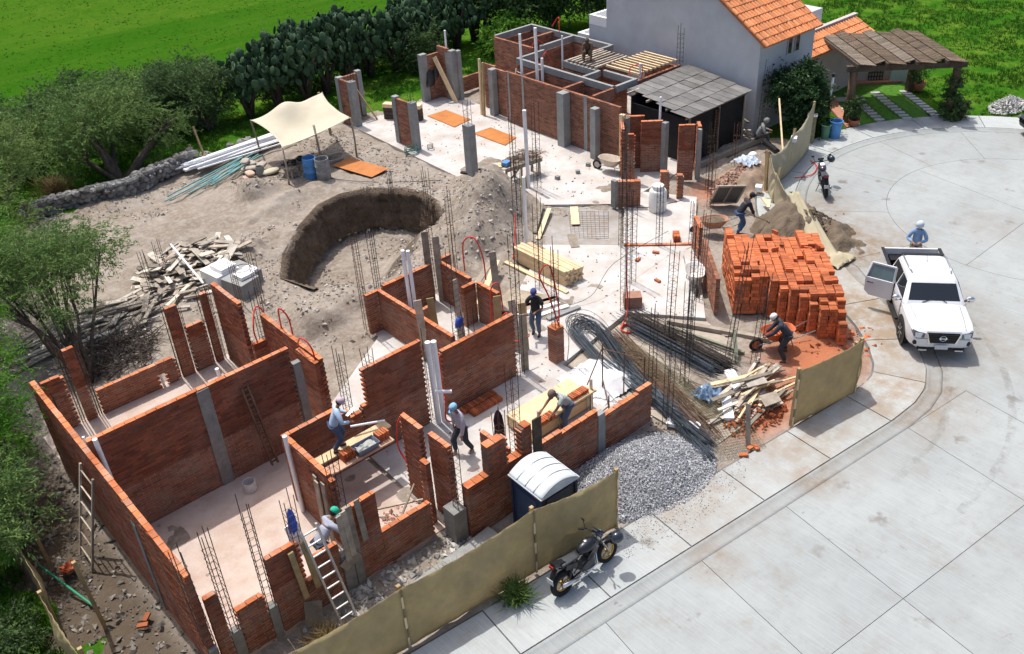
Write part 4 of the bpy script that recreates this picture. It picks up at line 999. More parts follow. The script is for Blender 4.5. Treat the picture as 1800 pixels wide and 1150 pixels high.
def tree(name, label, base, blobs, mat, ncl=90, per=120, rc=.5, size=.17, asp=.28, r0=.14, ntips=7, dry=0.0, group=None, cat='tree', hollow=.55, droop=.4):
    t = thing(name, label, cat, base, 0, group); bz = Vector(base)
    mb = MB(); tips = []
    for _ in range(ntips):
        b = random.choice(blobs); tips.append((b[0] + random.uniform(-.5, .5) * b[3], b[1] + random.uniform(-.5, .5) * b[4], b[2] + random.uniform(-.2, .5) * b[5]))
    limbs(mb, base, tips, r0); wpart(t, mb, 'trunk', BARK, True)
    P, A, D = crown_points(blobs, ncl, per, rc, hollow=hollow); V, F = leaves_np(P, size, asp, droop, D=D)
    o = link('crown', npmesh('crown', V, F, mat, np.repeat(A, 4)), t); o.matrix_parent_inverse = Matrix.Translation(bz).inverted()
    if dry:
        k = rng.random(len(P)) < dry
    return t
tree('acacia_tree', 'feathery acacia with several thin trunks right behind the rear brick piers', (4.9, 25.6, 0), [(5.2, 28.2, 3.1, 1.7, 1.6, .85), (6.6, 28.8, 2.6, 1.4, 1.4, .7), (3.9, 27.8, 3.3, 1.5, 1.6, .9), (4.2, 30.0, 2.6, 1.7, 1.4, .9), (5.0, 26.9, 2.4, 1.2, .9, .55), (6.0, 30.2, 2.2, 1.4, 1.1, .7)], LEAF_ACACIA, 300, 130, .38, .12, .24, .085, 12, hollow=.2)
tree('acacia_tree', 'bright green acacia at the left edge behind the thin-trunked one', (2.2, 29.0, 0), [(2.9, 28.8, 3.9, 1.5, 1.7, 1.0), (3.6, 31.2, 3.2, 1.7, 1.7, 1.1), (2.6, 26.4, 3.5, 1.2, 1.5, 1.0), (4.6, 33.0, 2.2, 1.4, 1.4, 1.0)], LEAF_BRIGHT, 260, 130, .36, .11, .24, .1, 8, hollow=.3)
tree('acacia_tree', 'green acacia spilling over the long outer wall at the lower left edge', (.9, 22.6, 0), [(1.9, 23.4, 3.0, 1.1, 1.4, 1.0), (1.7, 21.6, 2.4, .95, 1.2, .9), (2.4, 25.0, 3.4, 1.0, 1.1, .8)], LEAF_BRIGHT, 220, 130, .34, .10, .24, .1, 8, hollow=.3)
tree('acacia_tree', 'dark acacia hanging over the shaded strip by the left fence', (.3, 19.4, 0), [(.8, 19.4, 2.0, 1.0, 1.4, .8), (1.1, 20.9, 2.1, .8, .9, .7)], LEAF_ACACIA, 160, 130, .34, .10, .24, .08, 6, hollow=.3)
tree('acacia_tree', 'wide acacia leaning over the stone wall with a dark slanting trunk', (11.35, 38.9, 0), [(10.9, 40.4, 2.6, 1.9, 1.6, .85), (12.6, 40.6, 2.5, 1.6, 1.5, .75), (14.1, 39.7, 1.5, 1.1, .9, .55), (11.6, 41.8, 2.7, 1.8, 1.5, .75), (13.7, 39.2, .8, .8, .6, .4), (9.6, 40.2, 1.3, 1.1, .9, .7), (12.4, 42.0, 1.2, 1.8, .8, .8)], LEAF_ACACIA, 300, 120, .45, .14, .24, .17, 9, hollow=.4)
tree('acacia_tree', 'pale feathery tree at the upper left edge beside the stone wall', (6.2, 38.4, 0), [(6.4, 37.6, 3.2, 2.0, 2.0, 1.4), (5.6, 35.2, 2.0, 1.5, 1.6, 1.2), (7.6, 39.6, 2.6, 1.6, 1.5, 1.0), (4.4, 33.4, 1.8, 1.4, 1.6, 1.2)], LEAF_PALE, 230, 120, .45, .14, .24, .16, 9, hollow=.4)
tree('acacia_tree', 'dark round acacia between the wide acacia and the cactus hedge', (17.0, 42.2, 0), [(16.9, 43.0, 1.9, 1.8, 1.5, 1.0), (15.2, 43.6, 2.0, 1.7, 1.3, .9), (18.4, 42.8, 1.6, 1.2, 1.0, .9), (16.6, 41.9, .9, 1.5, .6, .6)], LEAF_DARK, 260, 120, .45, .14, .26, .15, 8, hollow=.4)
for i, (x, y, s, lm, nm) in enumerate(((8.0, 46.4, 1.0, LEAF_DARK, 'leftmost grey green scrub tree bordering the bright field'), (10.4, 46.2, 1.0, LEAF_DARK, 'second grey green scrub tree from the left bordering the field'), (12.8, 47.0, 1.1, LEAF_DARK, 'third grey green scrub tree from the left bordering the field'), (15.2, 46.4, 1.05, LEAF_ACACIA, 'scrub tree with yellowish tips bordering the field'), (17.6, 45.4, 1.1, LEAF_DARK, 'scrub tree bordering the field left of the cactus hedge'), (9.2, 43.6, 1.1, LEAF_ACACIA, 'scrub tree in the second row behind the pale feathery tree'), (13.4, 44.2, 1.0, LEAF_ACACIA, 'light green scrub tree right behind the wide acacia'), (5.4, 43.4, 1.3, LEAF_ACACIA, 'scrub tree at the left edge below the bright field'))):
    tree('scrub_tree', nm, (x, y, 0), [(x, y, 1.5 * s, 1.6 * s, 1.3 * s, .95 * s), (x + 1.1, y + .4, 1.1 * s, 1.1, 1.0, .8), (x - .9, y - .5, 1.1, 1.1, .9, .8)], lm, 130, 110, .42, .15, .26, .1, 5, group='scrub trees along the field', hollow=.4)
# dense dark trees behind the rear building
for i, (x, y, h, nm) in enumerate(((36.2, 42.5, 4.6, 'dense dark tree behind the rear building, left one'), (39.0, 41.6, 5.2, 'dense dark tree behind the rear building, second from left'), (41.8, 40.0, 5.4, 'dense dark tree behind the rear building, third from left'), (43.8, 37.6, 5.2, 'dense dark tree touching the white house in the picture'))):
    tree('dense_tree', nm, (x, y, 0), [(x, y, h * .55, 1.8, 1.7, h * .45), (x + .8, y - .6, h * .35, 1.4, 1.3, 1.3), (x - .9, y + .3, h * .4, 1.3, 1.3, 1.5)], LEAF_DARK, 150, 120, .5, .2, .35, .15, 5, group='dense dark trees behind the rear building')
tree('leafy_shrub', 'dark leafy shrub growing in the cactus hedge behind the corner pillar', (29.3, 41.2, 0), [(29.3, 41.2, 1.3, 1.0, .9, 1.1), (28.2, 41.3, 1.0, .8, .7, .8)], LEAF_DARK, 70, 110, .36, .13, .4, .06, 5, cat='shrub')
tree('bright_shrub', 'bright green shrub between the cactus hedge and the dark trees', (34.6, 40.6, 0), [(34.6, 40.6, .9, 1.3, 1.0, .8), (33.2, 40.2, .6, .8, .8, .5)], LEAF_BRIGHT, 60, 110, .4, .18, .4, .06, 4, cat='shrub')
# bougainvillea-like bush by the house, ivy on the carport, potted shrubs
tree('bush', 'big glossy dark bush at the foot of the white house', (34.7, 21.3, 0), [(34.6, 21.6, 1.6, 1.25, .9, 1.2), (35.2, 21.5, 1.7, .7, .7, .9), (33.7, 21.9, 2.2, .7, .6, .5), (34.5, 20.9, .8, .8, .5, .8)], leafmat('leaf_glossy', (.018, .05, .018), (.065, .12, .045), .15, .35), 160, 150, .34, .11, .55, .06, 6, cat='bush')
tree('ivy', 'ivy climbing the right front carport post', (40.0, 17.4, 0), [(39.95, 17.45, 1.3, .2, .2, .9), (40.05, 17.3, .4, .42, .4, .42)], LEAF_DARK, 70, 110, .2, .1, .6, .03, 3, cat='ivy')
tree('potted_shrub', 'small shrub in the clay pot at the left carport post', (36.55, 20.0, .3), [(36.6, 20.05, .85, .24, .24, .4)], LEAF_DARK, 28, 70, .18, .1, .4, .02, 4, cat='shrub'); tree('potted_shrub', 'small shrub in the clay pot at the rear right carport post', (42.35, 20.2, .35), [(42.3, 20.3, 1.0, .35, .35, .6)], LEAF_ACACIA, 30, 70, .18, .1, .4, .02, 4, cat='shrub')
# brushwood and shrubs around the dead root stump
def twigs(name, label, c, rx, ry, h, n, mat, l=.6, rad=.006, cat='brushwood'):
    P = []; mb = MB()
    for _ in range(n):
        a = random.uniform(0, 6.28); q = random.random() ** .5; x, y = c[0] + math.cos(a) * rx * q, c[1] + math.sin(a) * ry * q
        z = gh(x, y) + random.random() * h * (1 - q * .6); th = random.uniform(0, 6.28); el = random.uniform(-.3, .7); ll = l * random.uniform(.4, 1.2)
        d = Vector((math.cos(th) * math.cos(el), math.sin(th) * math.cos(el), math.sin(el))) * ll
        p = Vector((x, y, z)); mb.tube([p, p + d * .5 + Vector((random.uniform(-.06, .06),) * 3), p + d], [rad * 1.6, rad, rad * .5], 4, False)
    o = mb.build(name, mat); return setp(o, label, cat, kind='stuff')
twigs('brushwood_heap', 'dark tangled brushwood and roots behind the low rear wall', (6.0, 26.2), 1.3, 1.0, .9, 420, M('twig', (.07, .055, .045), .95, var=.4), .7, .012)
for x, y, z, lb in ((.2, 15.2, .35, 'small dark shrub below the left shade cloth fence'), (.1, 17.2, .4, 'shrub outside the left fence'), (-.1, 19.5, .45, 'bushy shrub outside the left fence near the picture edge')):
    tree('shrub', lb, (x, y, 0), [(x, y, z, .5, .7, .35)], LEAF_DARK, 45, 90, .22, .09, .4, .02, 3, cat='shrub')
# ------------------------------------------------------------------ prickly pear hedge: every pad a piece
for i, (x, y, w_) in enumerate(((21.0, 42.9, 1.5), (23.8, 43.2, 1.6), (26.6, 43.6, 1.6), (29.4, 43.8, 1.6), (32.2, 44.0, 1.6))): tree('undergrowth', f"{('leftmost', 'second', 'third', 'fourth', 'rightmost')[i]} dark thicket filling the back of the cactus hedge", (x, y, 0), [(x, y, 1.1, w_, .8, 1.1)], LEAF_DARK, 80, 110, .4, .15, .3, .06, 4, cat='thicket')
_pm = []
for k in range(3):
    mb = MB().ell((0, 0, .19), (.145 + .015 * k, .028, .20), 9, 4); me_ = mb.mesh('pad', PADM, True)
    me_.attributes['v'].data.foreach_set('value', [.1 + .4 * k] * len(mb.v)); _pm.append(me_)
def cactus(label, x, y, h, spread, npad=170):
    t = thing('prickly_pear', label, 'cactus', (x, y, 0), 0, 'prickly pear hedge'); mb = MB(); tips = []
    for _ in range(7):
        a = random.uniform(0, 6.28); e = Vector((math.cos(a) * spread * random.uniform(.2, .8), math.sin(a) * spread * random.uniform(.2, .8), h * random.uniform(.45, .75))); mb.tube([(random.uniform(-.1, .1), random.uniform(-.1, .1), 0), (e.x * .4, e.y * .4, e.z * .5), e], [.13, .09, .05], 6)
    mb.build('trunk', BARK, t, True)
    for k in range(npad):
        # pads fill a rounded crown, upright or leaning outward, denser toward the skin
        a = random.uniform(0, 6.28); el = random.uniform(-1.1, 1.45); r = random.uniform(.5, 1.0); c = Vector((math.cos(a) * math.cos(el) * spread * r, math.sin(a) * math.cos(el) * spread * r, h * .60 + math.sin(el) * h * .38 * r))
        c.z = max(.35, c.z + random.uniform(-.1, .25)); mt = Matrix.Rotation(a + 1.57 + random.uniform(-1.2, 1.2), 4, 'Z') @ Matrix.Rotation(random.uniform(-.7, .45), 4, 'X') @ Matrix.Rotation(random.uniform(-.6, .6), 4, 'Y')
        o = link('pad', random.choice(_pm), t); o.matrix_basis = Matrix.Translation(c) @ mt @ Matrix.Scale(random.uniform(.75, 1.25), 4)
    return t
cx = [(19.2, 42.3, 2.9), (20.7, 42.0, 3.5), (22.1, 41.7, 3.6), (23.6, 42.2, 3.6), (25.1, 42.4, 3.4), (26.6, 42.6, 3.3), (28.1, 42.3, 3.0), (29.6, 42.7, 3.0), (31.2, 42.7, 3.0), (32.8, 43.0, 3.0), (34.3, 43.2, 3.0), (22.8, 43.6, 3.4), (26.0, 44.2, 3.2), (30.6, 44.5, 3.0)]
ords = ['leftmost', 'second', 'third', 'fourth', 'fifth', 'sixth', 'seventh', 'eighth', 'ninth', 'tenth', 'last']
for i, (x, y, h) in enumerate(cx):
    lb = f'{ords[i]} tall prickly pear of the front row of the cactus hedge, counted from the left' if i < 11 else ('prickly pear standing in the second row of the hedge')
    cactus(lb, x, y, h, 1.35, 215)
# ------------------------------------------------------------------ grass blades and dry clumps
def grass(name, label, polys, n, hmin, hmax, mat, w=.02, clump=5):
    xs = []; ys = []
    tot = sum(q[1] for q in polys)
    for poly, wt in polys:
        k = int(n * wt / tot); bx0, bx1 = min(p[0] for p in poly), max(p[0] for p in poly); by0, by1 = min(p[1] for p in poly), max(p[1] for p in poly)
        x = rng.uniform(bx0, bx1, k * 3); y = rng.uniform(by0, by1, k * 3); ok = inside(x, y, poly) & (vnoise(x, y, .9, 9) > .28); xs.append(x[ok][:k]); ys.append(y[ok][:k])
    x = np.concatenate(xs); y = np.concatenate(ys); x = np.repeat(x, clump) + rng.normal(size=len(x) * clump) * .05; y = np.repeat(y, clump) + rng.normal(size=len(y) * clump) * .05
    z = height(x, y) - .01; m_ = len(x); h = rng.uniform(hmin, hmax, m_) * (.5 + vnoise(x, y, 1.6, 11)); a = rng.uniform(0, 6.283, m_); lean = rng.uniform(.1, .7, m_) * h; b = rng.uniform(0, 6.283, m_)
    p0 = np.stack([x - np.cos(a) * w, y - np.sin(a) * w, z], -1); p1 = np.stack([x + np.cos(a) * w, y + np.sin(a) * w, z], -1); p2 = np.stack([x + np.cos(b) * lean, y + np.sin(b) * lean, z + h], -1)
    V = np.stack([p0, p1, p2], 1).reshape(-1, 3); F = np.arange(m_ * 3, dtype=np.int32).reshape(-1, 3)
    o = link(name, npmesh(name, V, F, mat, np.repeat(rng.random(m_), 3))); return setp(o, label, 'grass', kind='stuff')
GRASSM = leafmat('grass_blade', (.025, .095, .008), (.07, .17, .02), .3, .7)
grass('grass', 'rank green grass growing round the site and on the open lot', [([(-2, 12), (.85, 13), (.85, 22), (-3, 24)], 1.2), ([(6, 38.8), (14, 39.2), (21, 39.5), (33, 38), (34, 41), (20, 42), (8, 46)], 4), ([(40.5, 17), (43.4, 14), (60, 20), (58, 34), (46, 30), (43, 22)], 3.5)], 22000, .05, .20, GRASSM, .016, 5)
grass('field_weeds', 'short tufts and weeds dotted over the mown field', [([(8, 50), (20, 49), (34, 46.5), (60, 44), (62, 60), (40, 80), (16, 84)], 1)], 4500, .03, .09, leafmat('field_tuft', (.035, .10, .008), (.09, .15, .018), .3, .8), .03, 4)
def clump(name, label, x, y, z, n, h, r, mat):
    a = rng.uniform(0, 6.283, n); le = rng.uniform(.15, 1.0, n) * r; hh = h * rng.uniform(.5, 1.1, n); w = .012
    c = np.stack([x + rng.normal(size=n) * r * .25, y + rng.normal(size=n) * r * .25, np.full(n, z)], -1); d = np.stack([np.cos(a), np.sin(a), np.zeros(n)], -1); q = np.stack([-np.sin(a), np.cos(a), np.zeros(n)], -1) * w
    mid = c + d * le[:, None] * .4 + np.array([0, 0, 1]) * hh[:, None] * .7; tip = c + d * le[:, None] + np.array([0, 0, 1]) * hh[:, None]
    V = np.stack([c - q, c + q, mid + q * .8, mid - q * .8, tip], 1).reshape(-1, 3); b = np.arange(n)[:, None] * 5
    F = np.concatenate([b + np.array([0, 1, 2]), b + np.array([0, 2, 3]), b + np.array([3, 2, 4])]); me_ = npmesh(name, V, F, mat, np.repeat(rng.random(n), 5))
    return setp(link(name, me_), label, 'grass clump')
clump('grass_clump', 'green fountain grass clump growing under the shade cloth fence by the motorcycle', 8.55, 10.75, .03, 420, .45, .5, leafmat('fountain_grass', (.06, .12, .025), (.17, .24, .07)))
clump('grass_clump', 'tan seeded grass clump behind the front shade cloth at the ladder foot', 4.9, 12.5, .0, 380, .55, .55, LEAF_DRY)
clump('grass_clump', 'yellow green grass clump behind the fence beside the grey slabs', 7.9, 11.9, .0, 320, .5, .5, leafmat('straw_grass', (.12, .13, .03), (.24, .23, .08)))
clump('dry_grass_clump', 'dry straw coloured clump below the wide acacia by the stone wall', 9.0, 39.9, 0, 500, .9, 1.0, LEAF_DRY)
for i, (x, y) in enumerate(((29.0, 17.9), (28.2, 17.2), (27.6, 16.5))): clump('weed', f"{('larger', 'middle', 'smaller')[i]} green weed growing in the gutter joint by the parked motorcycle", x, y, .04, 90, .14, .16, LEAF_BRIGHT)
# ------------------------------------------------------------------ rebar cages
SOFF = .075
def cage(label, x, y, z, h, lean=(0, 0), w=.16, mat=None, st=.2, group='rebar column cages'):
    t = thing('rebar_cage', label, 'rebar cage', (x, y, z), random.uniform(-.1, .1), group); mat = mat or STEEL; w2 = w / 2
    lx, ly = lean
    for sx, sy in ((-1, -1), (1, -1), (1, 1), (-1, 1)):
        hh = h * random.uniform(.9, 1.04); j = random.uniform(-.03, .03); k = random.uniform(-.03, .03)
        MB().tube([(sx * w2, sy * w2, 0), (sx * w2 + lx * .5 + j * .3, sy * w2 + ly * .5 + k * .3, hh * .5), (sx * w2 + lx + j, sy * w2 + ly + k, hh)], .0095, 5).build('bar', mat, t)
    mb = MB(); n = int(h * .88 / st)
    for i in range(n):
        zz = .06 + i * st + random.uniform(-.02, .02); f = zz / h; o = Vector((lx * f, ly * f, zz)); e = w2 + .008; tl = random.uniform(-.02, .02)
        c = [o + Vector((-e, -e, tl)), o + Vector((e, -e, -tl)), o + Vector((e, e, tl)), o + Vector((-e, e, -tl))]
        for a, b in zip(c, c[1:] + c[:1]): mb.tube([a, b], .0058, 4, False)
    o = mb.build('stirrups', mat, t); o['kind'] = 'stuff'; return t
for lb, x, y, z, h, ln in (
    ('tall rebar cage on the front footing, second from the lower left corner', 3.5, 13.52, .9, 2.9, (-.02, 0)), ('tall rebar cage on the front footing, third from the lower left corner', 4.34, 13.52, .9, 3.0, (0, 0)),
    ('rebar cage at the lower left corner of the house', 2.97, 13.5, .9, 2.8, (-.05, 0)), ('rebar cage hung with a blue cloth', 5.2, 13.55, 1.9, 1.5, (0, 0)),
    ('rebar cage standing in the scrap wood heap, left one', 8.31, 28.68, 0, 1.9, (0, .1)), ('rebar cage standing in the scrap wood heap, farther one', 9.24, 30.06, 0, 1.4, (0, 0)),
    ('rebar cage right of the white block stack', 10.74, 25.87, 0, 2.0, (0, 0)), ('rebar cage in front of the white block stack', 10.2, 26.3, 0, 1.9, (0, 0)),
    ('rebar cage draped with a red hose beside the slab wall', 8.88, 21.75, .1, 2.9, (0, 0)), ('rebar cage at the white slab corner behind the man in pale blue', 8.83, 17.4, .1, 3.2, (0, 0)),
    ('short rebar cage on top of the tall wall panel', 9.31, 16.85, 2.7, .55, (0, 0)), ('very tall rebar cage at the outer corner of the small rear room', 12.26, 21.85, .1, 3.7, (0, 0)),
    ('rebar cage on the rear wall of the small room', 13.1, 22.3, .3, 3.0, (0, 0)), ('rebar cage behind the clamped boards', 15.2, 22.2, .1, 3.3, (0, .1)),
    ('tall rebar cage beside the clamped boards against the earth heap', 15.9, 22.0, .1, 3.4, (0, 0)), ('rebar cage in the middle of the small rear room', 13.83, 19.29, .1, 3.1, (0, 0)),
    ('rebar cage at the corner behind the double white pipes', 12.63, 17.6, .1, 2.1, (0, 0)), ('rebar cage in front of the wall with the brick row', 12.51, 16.95, .1, 2.8, (0, 0)),
    ('very tall rebar cage beside the man in black holding a hose', 14.02, 16.7, .1, 4.7, (0, 0)), ('tall rebar cage next to the white pipe by the lumber stack', 19.0, 22.3, .1, 3.6, (0, 0)),
    ('rebar cage rising through the lumber stack', 17.66, 19.8, .1, 3.3, (0, 0)), ('rebar cage on the lone brick column', 15.22, 16.46, .1, 3.9, (0, 0)),
    ('tall rebar cage with red hose at the white slab corner by the brown box', 18.55, 16.85, .1, 4.4, (0, 0)), ('dense rebar cage through the low pier left of the white drum', 23.9, 21.75, .1, 2.8, (0, 0)),
    ('tallest rebar cage in front of the mesh rolls', 17.71, 13.62, .05, 4.6, (0, 0)), ('rebar cage in the rebar yard nearest the front wall', 15.65, 13.2, .05, 3.2, (0, 0)),
    ('rebar cage beside the single course of bright bricks', 23.3, 18.1, .1, 1.7, (0, 0)), ('leaning rebar cage in front of the brick stack', 18.5, 12.85, .05, 3.6, (.9, .35)),
    ('rebar cage leaning beside the man at the orange wheelbarrow', 18.95, 12.25, .05, 3.0, (.35, .1)), ('rebar cage at the right end of the front wall', 15.25, 12.3, .05, 2.8, (0, 0)),
    ('rebar cage by the table of the bricklayer', 11.55, 14.1, .1, 2.9, (0, 0)), ('rebar cage beside the dark jacket', 10.9, 13.9, .1, 2.0, (0, 0)),
    ('rebar cage rising from the lone tool table', 22.26, 26.19, .1, 3.1, (0, 0)), ('rebar cage right of the lone tool table', 22.85, 25.5, .1, 3.4, (0, 0)),
    ('rebar cage at the corner behind the man in grey', 10.95, 16.85, .1, 2.8, (0, 0)), ('rebar cage on the brick side wall with the drainpipe', 6.73, 14.5, 1.4, 1.6, (0, 0)),
    ('rebar cage on the grey corner footing', 8.9, 13.05, .9, 1.9, (0, 0)), ('rebar cage against the black shed wall, left one', 29.3, 22.35, 0, 1.7, (0, 0)), ('rebar cage against the black shed wall, right one', 29.9, 21.3, 0, 1.8, (0, 0)),
    ('tall rebar cage against the white house wall', 32.9, 22.25, 0, 3.3, (.15, 0)), ('rebar cage standing on the rear building wall against the house', 32.5, 26.5, 2.5, 1.7, (0, 0)),
    ('rebar sprouting from the lone concrete column', 21.93, 28.45, 2.2, 1.1, (0, 0)), ('short rebar on top of the pillar with the green hose', 22.0, 32.4, 2.2, .5, (0, 0)), ('short rebar on top of the pillar beside the canopy', 21.85, 36.8, 2.2, .5, (0, 0)),
    ('rebar cage rising behind the toothed pier by the rear building', 25.2, 23.0, .1, 3.2, (0, 0)), ('rebar cage in front of the broken brick heap', 27.2, 20.5, 0, 2.8, (0, 0)), ('thin rebar cage in front of the sand sieve', 26.2, 19.6, 0, 2.6, (0, 0)),
    ('rebar cage on the white floor behind the brown box', 20.0, 17.9, .1, 3.2, (0, 0)), ('rebar cage at the left end of the single bright brick course', 21.6, 19.8, .1, 2.9, (0, 0)), ('rebar cage in the middle of the single bright brick course', 22.5, 18.9, .1, 2.4, (0, 0)), ('rebar cage standing over the dark cage bundles', 18.1, 14.7, .1, 3.4, (.1, 0)), ('rebar cage in the middle of the rebar yard', 16.9, 13.1, .1, 3.3, (0, 0)), ('rebar cage beside the empty pale wheelbarrow', 20.6, 15.6, .1, 3.0, (.2, 0)),
    ('rebar cage on the edge of the earth pit, far side', 18.4, 29.2, -.9, 2.2, (0, 0)), ('rebar cage in the shadow of the earth pit', 19.0, 27.6, -.9, 2.6, (0, 0))):
    cage(lb, x, y, z, h, ln, mat=random.choice((STEEL, RUST, STEEL)), w=random.choice((.15, .17, .2)))
# toothed gaps of the rear row hold cages too
for x in (4.03, 4.5, 6.95, 7.38, 8.02, 8.31): cage('rusty rebar cage in a gap between the rear brick piers', x, RY + .07, .1, 2.5, w=.07, mat=RUST, group='rebar cages between the rear piers')
cage('rusty rebar cage at the far end of the long outer wall', 3.2, 22.1, .1, 2.2)
# ------------------------------------------------------------------ hoses
def wire(name, label, cat, pts, r, mat, group=None, n=6, sub=6):
    P = [Vector(p) for p in pts]; out = []
    for i in range(len(P) - 1):
        p0, p1, p2, p3 = P[max(i - 1, 0)], P[i], P[i + 1], P[min(i + 2, len(P) - 1)]
        for k in range(sub):
            t = k / sub; out.append(.5 * ((2 * p1) + (p2 - p0) * t + (2 * p0 - 5 * p1 + 4 * p2 - p3) * t * t + (-p0 + 3 * p1 - 3 * p2 + p3) * t ** 3))
    out.append(P[-1]); return setp(MB().tube(out, r, n).build(name, mat, smooth=True), label, cat, group)
H = lambda lb, pts: wire('red_hose', lb, 'hose', pts, .022, REDH, 'red conduit hoses')
H('red hose looped over the short brick stub', [(8.55, 21.5, 1.6), (8.45, 21.3, 2.2), (8.75, 21.6, 2.6), (8.95, 21.6, 2.4), (8.98, 21.3, 1.7)])
H('red hose hanging down the wall beside the white slab', [(8.75, 19.4, 2.4), (8.7, 19.0, 2.85), (8.8, 18.7, 2.6), (8.77, 18.6, 1.8), (8.76, 18.58, .6), (8.7, 18.4, .15)])
H('red hose bundle in the cage on the slab wall', [(8.9, 20.5, 2.4), (8.85, 20.3, 3.1), (8.98, 20.1, 2.8), (8.95, 20.0, 2.0), (8.9, 19.8, 1.4)])
H('tall loop of red hose behind the small rear room', [(15.2, 20.5, 1.5), (15.2, 20.45, 2.5), (15.35, 20.1, 2.75), (15.4, 19.8, 2.2), (15.3, 19.6, 1.5)])
H('red hose hung over the inner wall of the small rear room', [(14.85, 18.9, .2), (14.86, 18.9, 1.2), (14.92, 18.85, 1.75), (15.15, 18.8, 1.7), (15.2, 18.75, .8)])
H('red hose dangling beside the double white pipes', [(11.25, 16.6, 2.2), (11.2, 16.55, 1.5), (11.22, 16.5, .8), (11.1, 16.4, .3), (11.3, 16.3, .15)])
H('red hose held by the man in black', [(14.65, 16.95, 1.0), (14.3, 17.0, .95), (14.0, 17.25, 1.1), (13.95, 17.35, 1.6), (14.1, 17.2, 1.9), (14.15, 17.0, 1.2)])
H('red hose winding up the cage on the lone brick column', [(15.3, 16.4, 1.3), (15.15, 16.6, 2.2), (15.0, 16.8, 2.9), (15.2, 16.6, 3.2), (15.3, 16.4, 2.0), (15.25, 16.35, 1.5)])
H('red hose coil on the floor in the rebar yard', [(17.9 + .22 * math.cos(a), 16.1 + .22 * math.sin(a), .06 + a * .004) for a in np.linspace(0, 15, 26)] + [(18.4, 16.6, .3), (18.55, 16.8, 1.3), (18.6, 16.85, 2.6)])
H('red hose at the end of the plank scaffold', [(9.0, 15.0, 2.5), (8.85, 15.1, 2.2), (8.8, 15.15, 1.5), (8.85, 14.9, 1.1)])
H('red hose lying by the lumber stack', [(18.1, 21.6, .3), (18.6, 22.0, .9), (18.9, 22.3, 1.5)])
H('red hose lying under the street-side shade cloth', [(30.3, 18.7, .07), (31.0, 18.4, .07), (31.8, 18.7, .07), (32.1, 19.2, .07)])
H('red hose arching over the rear building left part', [(29.6, 33.2, 2.5), (29.9, 33.0, 2.9), (30.4, 33.1, 2.6)]); H('red hose arching over the middle of the rear building', [(28.4, 31.2, 2.5), (28.7, 31.1, 3.0), (29.2, 31.3, 2.4)])
H('red hose standing up at the far rear wall', [(32.3, 34.0, 2.5), (32.5, 34.2, 3.2), (32.4, 34.6, 2.7)]); H('red hose standing up beside the joist deck', [(29.9, 26.4, 2.5), (30.0, 26.5, 3.0), (29.7, 26.9, 2.9), (29.5, 26.6, 2.3)])
wire('cable', 'thin dark cable curling across the white floor to the cage', 'cable', [(15.4, 16.2, .11), (16.4, 17.2, .11), (16.9, 18.4, .11), (18.2, 18.0, .3), (19.5, 18.2, .9), (22.5, 18.5, .8)], .008, BLACK)
wire('cable', 'dark cable lying along the edge of the far slab', 'cable', [(21.9, 24.2, .12), (22.6, 23.2, .11), (23.6, 22.4, .12), (24.4, 21.2, .1), (25.8, 20.6, .1)], .012, BLACK)
wire('cable', 'black cord running over the earth from the barrels to the slab', 'cable', [(17.6, 32.8, .1), (18.4, 31.4, .08), (19.8, 29.9, .06), (21.2, 28.6, .1)], .012, BLACK)
wire('green_hose', 'coil of green hose at the foot of a brick pillar', 'hose', [(21.6 + (.28 + .03 * math.sin(a * 3)) * math.cos(a), 32.2 + .28 * math.sin(a), .08 + .012 * a) for a in np.linspace(0, 26, 50)], .018, M('green_rubber', (.03, .16, .13), .5))
wire('black_hose_coil', 'dark wire coil by the pillar foot', 'wire coil', [(22.4 + .13 * math.cos(a), 31.9 + .13 * math.sin(a), .14 + .01 * a) for a in np.linspace(0, 20, 36)], .012, BLACK)
# ------------------------------------------------------------------ white and green pipes
def pipe(lb, p, q, r=.055, mat=None, group='white plastic pipes', name='plastic_pipe'):
    t = setp(MB().tube([p, q], r, 10).build(name, mat or PVC, smooth=True, angle=40), lb, 'pipe', group); return t
pipe('tall white pipe standing in the small rear room, left of the pair', (12.95, 20.3, .1), (12.88, 20.25, 3.25), .055); pipe('tall white pipe standing in the small rear room, right of the pair', (13.08, 20.25, .1), (13.02, 20.2, 3.2), .055)
pipe('left one of two thick white pipes in front of the wall corner', (11.0, 16.62, .1), (10.95, 16.62, 2.75), .075); pipe('right one of two thick white pipes in front of the wall corner', (11.17, 16.6, .1), (11.12, 16.6, 2.7), .075)
pipe('short white pipe lying at the foot of the thick upright pair', (10.85, 16.4, 1.35), (11.2, 16.15, 1.3), .05); pipe('white drainpipe running down the end of the brick side wall', (6.60, 16.3, .1), (6.58, 16.3, 2.45), .055)
pipe('white pipe stub beside the long outer wall corner', (3.22, 18.3, 1.2), (3.18, 18.3, 3.2), .055); pipe('short white pipe stub in the rear corridor', (7.65, 22.6, .1), (7.62, 22.6, .62), .06); pipe('tiny white pipe stub near the left corridor end', (3.7, 22.7, .1), (3.7, 22.7, .35), .04)
pipe('white pipe in the service opening of the low wall', (6.38, 23.7, .05), (6.36, 23.7, .75), .035); pipe('tall white pipe by the lumber stack', (19.15, 22.05, .1), (19.1, 22.0, 2.9), .06); pipe('tall pale pipe rising behind the tool table', (22.65, 25.8, .1), (22.6, 25.8, 3.3), .075)
pipe('tallest white pipe of the rear building', (27.25, 30.1, .1), (27.2, 30.1, 4.6), .07); pipe('second tallest white pipe of the rear building', (27.15, 31.0, 1.0), (27.1, 31.0, 4.2), .06); pipe('short white pipe between the tall ones on the rear building', (27.35, 29.9, 1.0), (27.35, 29.9, 3.3), .06)
